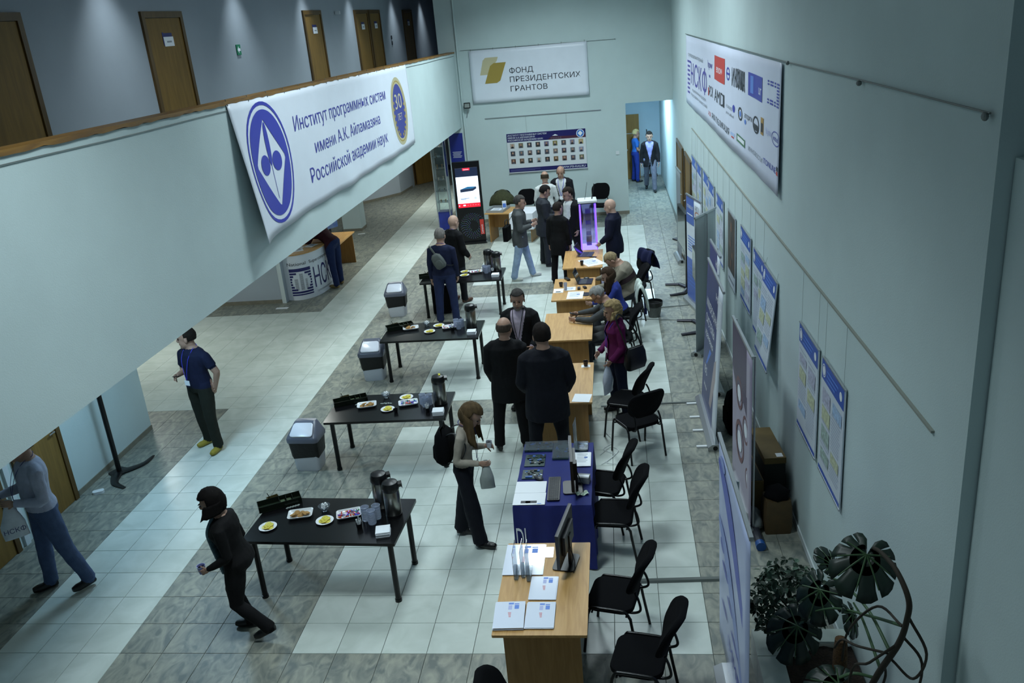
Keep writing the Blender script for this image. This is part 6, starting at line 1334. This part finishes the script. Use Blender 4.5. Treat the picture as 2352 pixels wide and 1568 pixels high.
# ---------------------------------------------------------------- what people hold or carry
def at_hand(o, hand, off=0.0): o.location = tuple(hand[0] + Vector((0, 0, off)))
def phone(hand, label, cat='phone'):
    o = MB().prism(rrect(.07, .14, .008, 2), 0, .009).build('mobile_phone', BLACKP); o.location = tuple(hand[0]+Vector((0, 0, .01))); f = hand[1]; o.rotation_euler = (R(20), 0, math.atan2(-f.x, f.y)); tag(o, label, cat)
phone(p1[1]['R'], 'dark phone in the hand of the man in the navy t-shirt'); phone(p2[1]['R'], 'dark phone in the hand of the man in blue jeans'); phone(p9[1]['R'], 'small phone in the hands of the grey-haired seated man'); phone(p15[1]['L'], 'dark phone held by the man in the charcoal suit')
c = coffee(tuple(p3[1]['L'][0]+Vector((-.02, -.0, -.03))), 'pale plastic cup of coffee carried by the walking woman', '#7c80b4', .038, .08)
c = coffee(tuple(p4[1]['L'][0]+Vector((.0, .0, .0))), 'small white cup in the hands of the young woman', '#c8ccd4', .034, .07)
def carrier(hand, label, col, w=.24, h=.36, rz=0, mark=False):
    hx = hand[0]; t = thing('carrier_bag', label, 'bag', (hx.x, hx.y, hx.z-.02), rz); m = MB(); rings = []
    for k in range(8):
        f = k/7; ww = .03+(w/2)*min(1, f*1.7); dd = .015+.05*math.sin(PI*min(1, f*1.1))*.8
        rings.append([(ww*math.cos(a)*(1+.05*math.sin(5*a+k)), dd*math.sin(a), -h*f) for a in [2*PI*i/16 for i in range(16)]])
    m.loft(rings[::-1]); m.build('bag', mat('bag_'+col[1:], col, .35, var=.08, scale=14, bump=.4, bscale=18), t, 70); MB().tube(bez([(-.03, 0, 0), (-.02, 0, .04), (.02, 0, .04), (.03, 0, 0)], 4), .008, 6).build('handles', MATS['bag_'+col[1:]], t)
    if mark: pm = MB(); put_text(pm, 'НСКФ', 0, -h*.75, None, .05, 0, -.075, align='c'); pm.build('print', INKNAVY, t)
carrier(p2[1]['L'], 'white printed carrier bag hanging from the hand of the man in blue jeans', '#c9cfd8', .17, .38, 40, True); carrier(p8[1]['L'], 'white plastic bag hanging from the hand of the woman in magenta', '#c3cbda', .17, .40, 60); carrier(p4[1]['R'], 'pale grey printed folder bag held by the young woman', '#9ea6a4', .09, .28, 10)
def backpack(p, label, col, back=.20, zc=.30, sc=1.0, xo=0, roll=0, name='backpack'):
    W, sp = p[2], p[3]; c = W @ sp(xo, -back, zc); t = thing(name, label, 'bag', tuple(c-Vector((0, 0, .22*sc)))); t.rotation_euler = p[0].rotation_euler.copy(); t.rotation_euler.y = R(roll)
    m = MB(); m.loft([[(a, b-.02, z) for a, b in rrect(w_*sc, d_*sc, .05*sc, 3)] for w_, d_, z in ((.20, .10, 0), (.29, .17, .06*sc), (.30, .18, .22*sc), (.26, .15, .36*sc), (.14, .08, .43*sc))]); m.build('bag', col, t, 60)
    m = MB(); m.loft([[(a, b-.10*sc, z) for a, b in rrect(w_*sc, d_*sc, .03*sc, 3)] for w_, d_, z in ((.18, .05, .05*sc), (.22, .08, .10*sc), (.20, .07, .22*sc), (.14, .04, .25*sc))]); m.build('front_pocket', col, t, 60)
    return t
bp = backpack(p4, 'black backpack on the back of the young woman', FABRIC, .20, .22, .95)
MB().tube(bez([(-.01, -.0, .40), (-.01, -.01, .47), (.02, 0, .47), (.03, 0, .40)], 4), .01, 6).build('top_handle', BLACKP, bp)
for sx in (-1, 1): MB().tube(bez([(sx*.08, .02, .34), (sx*.10, .10, .385), (sx*.11, .20, .36), (sx*.13, .25, .24), (sx*.14, .18, .10), (sx*.12, .04, .06)], 5), .014, 6, flat=.4).build('shoulder_strap', BLACKP, bp)
sb = backpack(p20, 'grey sling bag across the back of the man in navy fleece', mat('sling_grey', '#4c5250', .8, var=.1, scale=20), .17, .26, .68, .05, -28, 'sling_bag'); MB().tube(bez([(0, .02, .28), (-.02, .06, .38), (-.06, .14, .44), (-.10, .20, .40)], 5), .02, 6, flat=.4).build('strap', mat('sling_grey', '#4c5250', .8), sb); MB().tube(bez([(.04, .02, .03), (.12, .10, -.05), (.15, .20, -.08)], 5), .018, 6, flat=.4).build('strap', mat('sling_dark', '#1a1d1c', .8), sb)
t = thing('shoulder_bag', 'black shoulder bag behind the woman in magenta', 'bag', (6.22, 3.0, .74), 40); m = MB(); m.loft([[(a, b, z) for a, b in rrect(w_, d_, .04, 3)] for w_, d_, z in ((.30, .10, 0), (.34, .13, .08), (.32, .11, .22), (.28, .06, .30))]); m.build('bag', mat('black_leather', '#0e1012', .4), t, 60); MB().tube(bez([(-.12, 0, .28), (-.17, .05, .5), (-.20, .12, .72), (-.1, .14, .74), (.06, .06, .5), (.12, 0, .28)], 5), .012, 6).build('strap', MATS['black_leather'], t)
t = thing('laptop_bag', 'black laptop bag hanging beside the man in the tweed jacket', 'bag', (3.74, 10.02, .86), 80); MB().prism(rrect(.36, .10, .03, 3), 0, .30).build('bag', FABRIC, t); MB().tube(bez([(-.1, 0, .3), (-.08, 0, .42), (.08, 0, .42), (.1, 0, .3)], 4), .01, 6).build('handle', BLACKP, t); MB().tube(bez([(-.15, 0, .28), (-.08, -.1, .45), (-.02, -.2, .60)], 6), .012, 6, flat=.4).build('shoulder_strap', BLACKP, t)
t = thing('black_suitcase', 'black case standing under the far black table', 'case', (2.62, 7.95, 0), 5); MB().prism(rrect(.34, .22, .03, 3), .02, .52).build('case', FABRIC, t); MB().tube(bez([(-.08, 0, .52), (-.06, 0, .57), (.06, 0, .57), (.08, 0, .52)], 3), .012, 6).build('handle', BLACKP, t)
# scarf of the walking woman, striped band of the seated sweater
W, sp = p3[2], p3[3]; M = p3[0]
m = MB(); m.tube(bez([tuple(sp(-.05, .06, .50)), tuple(sp(-.06, .15, .36)), tuple(sp(-.03, .17, .20)), tuple(sp(-.02, .16, .02)), tuple(sp(-.02, .15, -.12))], 6), [.03+.0016*k for k in range(25)], 10, flat=.5); m.build('scarf', mat('grey_blue_scarf', '#54707a', .8, var=.3, scale=40), M, 60)
m = MB(); sp = p11[3]
m.loft([[tuple(sp(.205*1.22*math.cos(2*PI*k/24), .03+(.145*1.25+.02)*math.sin(2*PI*k/24), t_)) for k in range(24)] for t_ in (.20, .285)], cap=False); m.build('stripe_band', cloth('brown_stripe', '#33262a'), p11[0], 60)
# coats over chair backs
def coat(loc, rz, label, m_, m2, w=.52, h=.62):
    t = thing('draped_coat', label, 'coat', loc, rz); g_ = MB(); g_.grid(lambda u, v: ((u-.5)*w*(1+.25*abs(v-.5)), -.285+.075*math.cos(PI*v)*1.0+.015*math.sin(u*13+v*4), .97-.0*u-h*abs(v-.42)**1.25*1.25+.01*math.sin(u*9)), 18, 18); o = g_.build('shell', m_, t, 70); o.modifiers.new('thick', 'SOLIDIFY').thickness = .02
    g_ = MB(); g_.tube(bez([(w*.35, -.32, .80), (w*.45, -.36, .6), (w*.42, -.36, .36)], 5), [.05]*11, 8, flat=.5); g_.build('sleeve', m2, t, 60)
coat((6.12, 6.05, 0), 92, 'white and navy coat draped over a chair back', cloth('off_white_coat', '#b8c4bc'), cloth('navy_lining', '#161d4a')); coat((6.35, 8.0, 0), 118, 'navy jacket draped over a chair back behind the striped sweater', cloth('navy_jacket', '#10163a'), cloth('navy_jacket', '#10163a'), .44, .5)
# ================================================================ planter and plants
SOIL = mat('soil', '#2c2018', .95, var=.4, scale=40, bump=1.0, bscale=60); LEAFD = mat('monstera_leaf', '#10241a', .45, var=.25, scale=6); LEAFS = mat('ficus_leaf', '#1a3420', .6, var=.3, scale=5, rand=1); STEMG = mat('green_stem', '#3a5636', .5); STEMB = mat('brown_stem', '#2c261c', .8); LEAFV = mat('variegated_leaf', '#56705c', .4)
t = thing('planter', 'tiled planter bed filled with soil along the right wall', 'planter', (0, 0, 0))
px0, px1, py0, py1, pz = 7.13, 7.80, -4.6, -1.72, .30
for k in range(9):
    y1 = py1-.33*k; m = MB(); m.box(px0-.10, px0+.10, y1-.325, y1-.003, pz-.02, pz); m.build('rim_tile', WHITE_TILE, t); m = MB(); m.box(px0-.10, px0-.085, y1-.325, y1-.003, 0, pz-.022); m.build('side_tile', WHITE_TILE, t)
for k in range(2): MB().box(px0+.10+.28*k+.003, px0+.10+.28*(k+1), py1-.16, py1-.003, pz-.02, pz).build('rim_tile', WHITE_TILE, t)
MB().box(px0-.084, px1, py0, py1-.004, 0, pz-.12).build('wall_core', GROUT, t)
m = MB(); m.grid(lambda u, v: (px0+.09+(px1-px0-.09)*u, py0+(py1-py0-.15)*v, pz-.055+.03*noise.noise(Vector((u*6, v*20, 0)))), 24, 60); m.build('soil', SOIL, t, 80)['kind'] = 'stuff'
def monstera_leaf(size, seed, slits=5):
    """heart-shaped blade, slit between the lobes, base notch at -y, tip along +y, drooping rim"""
    rn = random.Random(seed); m = MB(); ns = 10
    def rad(a): return .47*(1+.30*math.cos(a)+.10*math.cos(2*a))*(1-.55*math.exp(-((abs(a)-PI)/.32)**2))
    def P(a, f):
        r_ = rad(a)*f; x_, y_ = r_*math.sin(a), r_*math.cos(a); return (x_*size, y_*size, (-.38*r_*r_-.10*abs(x_)**1.5+.012*math.sin(7*a+seed)*f)*size)
    A = [R(-168+336*k/ns) for k in range(ns+1)]
    for k in range(ns):
        a, b = A[k], A[k+1]; gap = R(4+4*rn.random()) if 0 < k < ns-1 else R(2); inn = .42+.12*rn.random()
        sub_ = [a+(b-a)*q/3 for q in range(4)]
        for q in range(3): m.add([P(0, .0) if False else (0, 0, 0), P(sub_[q], .45), P(sub_[q+1], .45)], [(0, 1, 2)])
        out = [a+gap/2+(b-a-gap)*q/3 for q in range(4)]
        for f0, f1, g0, g1 in ((.45, .60, 0, .15), (.60, .78, .15, .9), (.78, 1.0, .9, .8)):
            for q in range(3):
                mixq = lambda q_, g_: sub_[q_]*(1-g_)+out[q_]*g_
                tip = 1 if f1 < 1 else (1.0 if q in (1,) else .97)
                m.add([P(mixq(q, g0), f0), P(mixq(q+1, g0), f0), P(mixq(q+1, g1), f1*(1 if f1 < 1 else (1.0, 1.0, .97)[q])), P(mixq(q, g1), f1*(1 if f1 < 1 else (.97, 1.0, 1.0)[q]))], [(0, 1, 2, 3)])
    for a in [0]+[R(v) for v in (-110, -70, -35, 35, 70, 110)]: m.tube([tuple(Vector(P(a, f))+Vector((0, 0, .003))) for f in (0, .35, .8)], [.008*size, .006*size, .003*size], 4, 1)
    return m
t = thing('monstera', 'tall monstera with big split leaves climbing by the right wall', 'plant', (0, 0, 0))
base = (7.42, -3.05, .26)
S_ = {'a': [(7.45, -2.95, .26), (7.50, -3.15, .8), (7.52, -3.41, 1.33), (7.52, -3.71, 1.81), (7.50, -3.86, 2.10), (7.49, -3.88, 2.24), (7.46, -3.76, 2.33), (7.43, -3.60, 2.33), (7.41, -3.52, 2.31)],
      'b': [(7.51, -3.80, 2.0), (7.46, -3.4, 1.75), (7.38, -2.9, 1.42), (7.27, -2.5, 1.06)],
      'c': [(7.52, -3.60, 1.65), (7.47, -3.3, 1.72), (7.42, -2.9, 1.62), (7.38, -2.7, 1.52)],
      'd': [(7.52, -3.45, 1.40), (7.48, -3.2, 1.55), (7.44, -3.1, 1.62)]}
for k, pth in S_.items(): q = bez(pth, 6); MB().tube(q, [(.022 if k == 'a' else .011)*(1-.5*i/len(q)) for i in range(len(q))], 8).build('stem', STEMB if k == 'a' else STEMG, t, 60)
for pts in ([(7.5, -3.8, 2.0), (7.46, -3.5, 1.9), (7.4, -3.2, 1.5), (7.42, -3.0, 1.1), (7.46, -2.8, .3)], [(7.52, -3.75, 1.9), (7.62, -3.8, 1.75), (7.62, -3.7, 1.4), (7.55, -3.45, 1.1)], [(7.5, -3.6, 1.65), (7.42, -3.3, 1.45), (7.38, -3.12, 1.35), (7.36, -3.02, 1.2)], [(7.52, -3.7, 1.8), (7.4, -3.62, 1.6), (7.36, -3.4, 1.3), (7.4, -3.25, .3)], [(7.52, -3.5, 1.5), (7.6, -3.3, 1.2), (7.6, -3.1, .8), (7.5, -2.85, .28)], [(7.51, -3.85, 2.1), (7.6, -3.9, 1.9), (7.6, -3.75, 1.6), (7.53, -3.6, 1.6)]): MB().tube(bez(pts, 6), .008, 6).build('aerial_root', STEMB, t, 60)
def leaf_at(c, tip, tilt, sz, sd):
    n = (Vector((6.07, -7.84, 5.26))-Vector(c)).normalized()+Vector(tilt); n.normalize(); v = Vector(tip); v = (v-n*v.dot(n)).normalized(); u = v.cross(n)
    M = Matrix((tuple(u)+(0,), tuple(v)+(0,), tuple(n)+(0,), (0, 0, 0, 1))).transposed(); M = Matrix.Translation(Vector(c)) @ M
    o = monstera_leaf(sz, sd).build('leaf', [LEAFD, STEMG], t, 70); o.matrix_world = M; bw_ = bmesh.new(); bw_.from_mesh(o.data); bmesh.ops.remove_doubles(bw_, verts=bw_.verts, dist=.0006); bw_.to_mesh(o.data); bw_.free(); s_ = o.modifiers.new('thick', 'SOLIDIFY'); s_.thickness = .003
for c, tip, tilt, sz, sd in (((7.38, -3.50, 2.25), (-.15, .1, -1), (.1, 0, .5), .40, 1), ((7.35, -2.62, 1.36), (-.15, .0, -1), (-.7, 0, .1), .40, 2), ((7.40, -2.70, 1.62), (.1, .1, 1), (.8, .2, .3), .22, 3), ((7.44, -3.08, 1.52), (-.5, 0, -.9), (1.4, .2, .2), .24, 4), ((7.34, -3.25, 1.10), (-.6, -.1, -.2), (0, 0, .6), .36, 5), ((7.24, -2.47, .93), (-.35, .1, -1), (-.5, 0, .3), .46, 6)): leaf_at(c, tip, tilt, sz, sd)
MB().tube(bez([(7.55, -3.3, 1.2), (7.42, -3.28, 1.22), (7.34, -3.25, 1.16)], 5), .010, 6).build('stem', STEMG, t, 60)
o = MB(); o.lathe([(.045, 0), (.05, .1), (.048, .8), (.04, .95), (0, .96)], 14); o = o.build('moss_pole', mat('coir', '#4a3318', .95, var=.3, scale=50, bump=1, bscale=90), None, 60); o.location = (7.42, -2.95, .26); tag(o, 'short brown moss pole stuck in the planter soil', 'pole')
t = thing('ficus_bush', 'small-leaved bushy ficus in a white pot at the end of the planter', 'plant', (7.35, -1.93, .27)); MB().lathe([(0, 0), (.10, 0), (.135, .20), (.142, .23), (.13, .23), (.12, .19), (0, .18)], 20).build('pot', CHINA, t, 40)
rn = random.Random(9); lm = MB()
for i in range(7):
    a = i*.9; e = (.20*math.cos(a)+.0, .20*math.sin(a)+.08, .42+.06*(i % 3)); MB().tube(bez([(0, 0, .18), (e[0]*.4, e[1]*.4, .38), e], 5), .007, 5).build('twig', STEMB, t)
leafme = MB(); leafme.add([(0, 0, 0), (.018, .02, .004), (.016, .042, 0), (0, .062, -.008), (-.016, .042, 0), (-.018, .02, .004), (0, .03, -.003)], [(0, 1, 6), (1, 2, 6), (2, 3, 6), (3, 4, 6), (4, 5, 6), (5, 0, 6)]); leafme = leafme.mesh('leaf', LEAFS); leafv = leafme.copy(); leafv.materials[0] = LEAFV
rest = MB(); bx = []
for i in range(900):
    d = Vector((rn.gauss(0, 1), rn.gauss(0, 1), rn.gauss(0, .8))).normalized(); r_ = .30*(.45+.55*rn.random()**.5); p = Vector((d.x*r_*.95-.04, d.y*r_*1.25+.10, .42+d.z*r_*.95)); 
    if d.z < -.2: p.x -= .05
    M = Matrix.Translation(p) @ Matrix.Rotation(rn.random()*6.28, 4, 'Z') @ Matrix.Rotation(R(rn.uniform(-70, 20)), 4, 'X') @ Matrix.Rotation(R(rn.uniform(-30, 30)), 4, 'Y') @ Matrix.Scale(.75+.5*rn.random(), 4)
    if i < 260: o = bpy.data.objects.new('leaf', leafme if i % 6 else leafv); COL.objects.link(o); o.parent = t; o.matrix_local = M
    else: rest.add([tuple(v.co) for v in leafme.vertices], [tuple(q.vertices) for q in leafme.polygons], 0 if i % 6 else 1, M)
rest.build('foliage', [LEAFS, LEAFV], t)['kind'] = 'stuff'
# loose cables under the desks
for k, pts in enumerate(([(5.72, -.95, .01), (5.85, -.8, .012), (5.95, -.9, .01), (6.02, -.75, .01), (6.1, -.9, .01), (6.0, -1.05, .01), (5.85, -1.0, .01)], [(5.78, 2.6, .01), (5.88, 2.3, .01), (5.76, 2.1, .01), (5.9, 1.95, .01), (5.8, 1.75, .01), (5.95, 1.7, .01)], [(5.72, 1.95, .01), (5.85, 2.15, .01), (5.95, 2.05, .01), (5.85, 1.85, .01), (5.74, 1.7, .01)])):
    o = MB().tube(bez(pts, 6), .004, 5).build('loose_cable', WHITEP, None, 60); tag(o, ('pale tangled cable on the floor beside the blue cloth table', 'pale tangled cable on the floor beside the coffee cup desk', 'second pale cable coiled by the side panel of the coffee cup desk')[k], 'cable')
o = MB().prism(rrect(.06, .24, .02, 2), 0, .035).build('power_strip', BLACKP); o.location = (5.82, -.72, 0); o.rotation_euler = (0, 0, .1); tag(o, 'black power strip on the floor between the blue cloth table and the chairs', 'power strip')
MB().box(-.008, .008, .06, .075, .035, .0365).build('indicator_light', mat('red_led', '#ff2018', .3, emit=3.0), o)
t = thing('mop', 'mop leaning against the corridor end wall', 'mop', (7.2, 21.0, 0)); MB().cyl((0, 0, .08), (-.08, .16, 1.5), .014).build('handle', BLACKP, t); MB().box(-.22, .22, -.07, .05, 0, .08).build('head', mat('mop_head', '#3a2c24', .9), t)
for k, (cx, cy, w, d) in enumerate(((-.95, 8.75, .26, .1), (-1.0, 15.2, .2, .08))): slab_thing('floor_paper', (cx, cy, .0005), 8*k, w, d, .002, PAPER, ('small white paper lying on the floor by the curved counter', 'small white paper lying on the floor by the pillar')[k], 'paper')
bpy.context.view_layer.update()
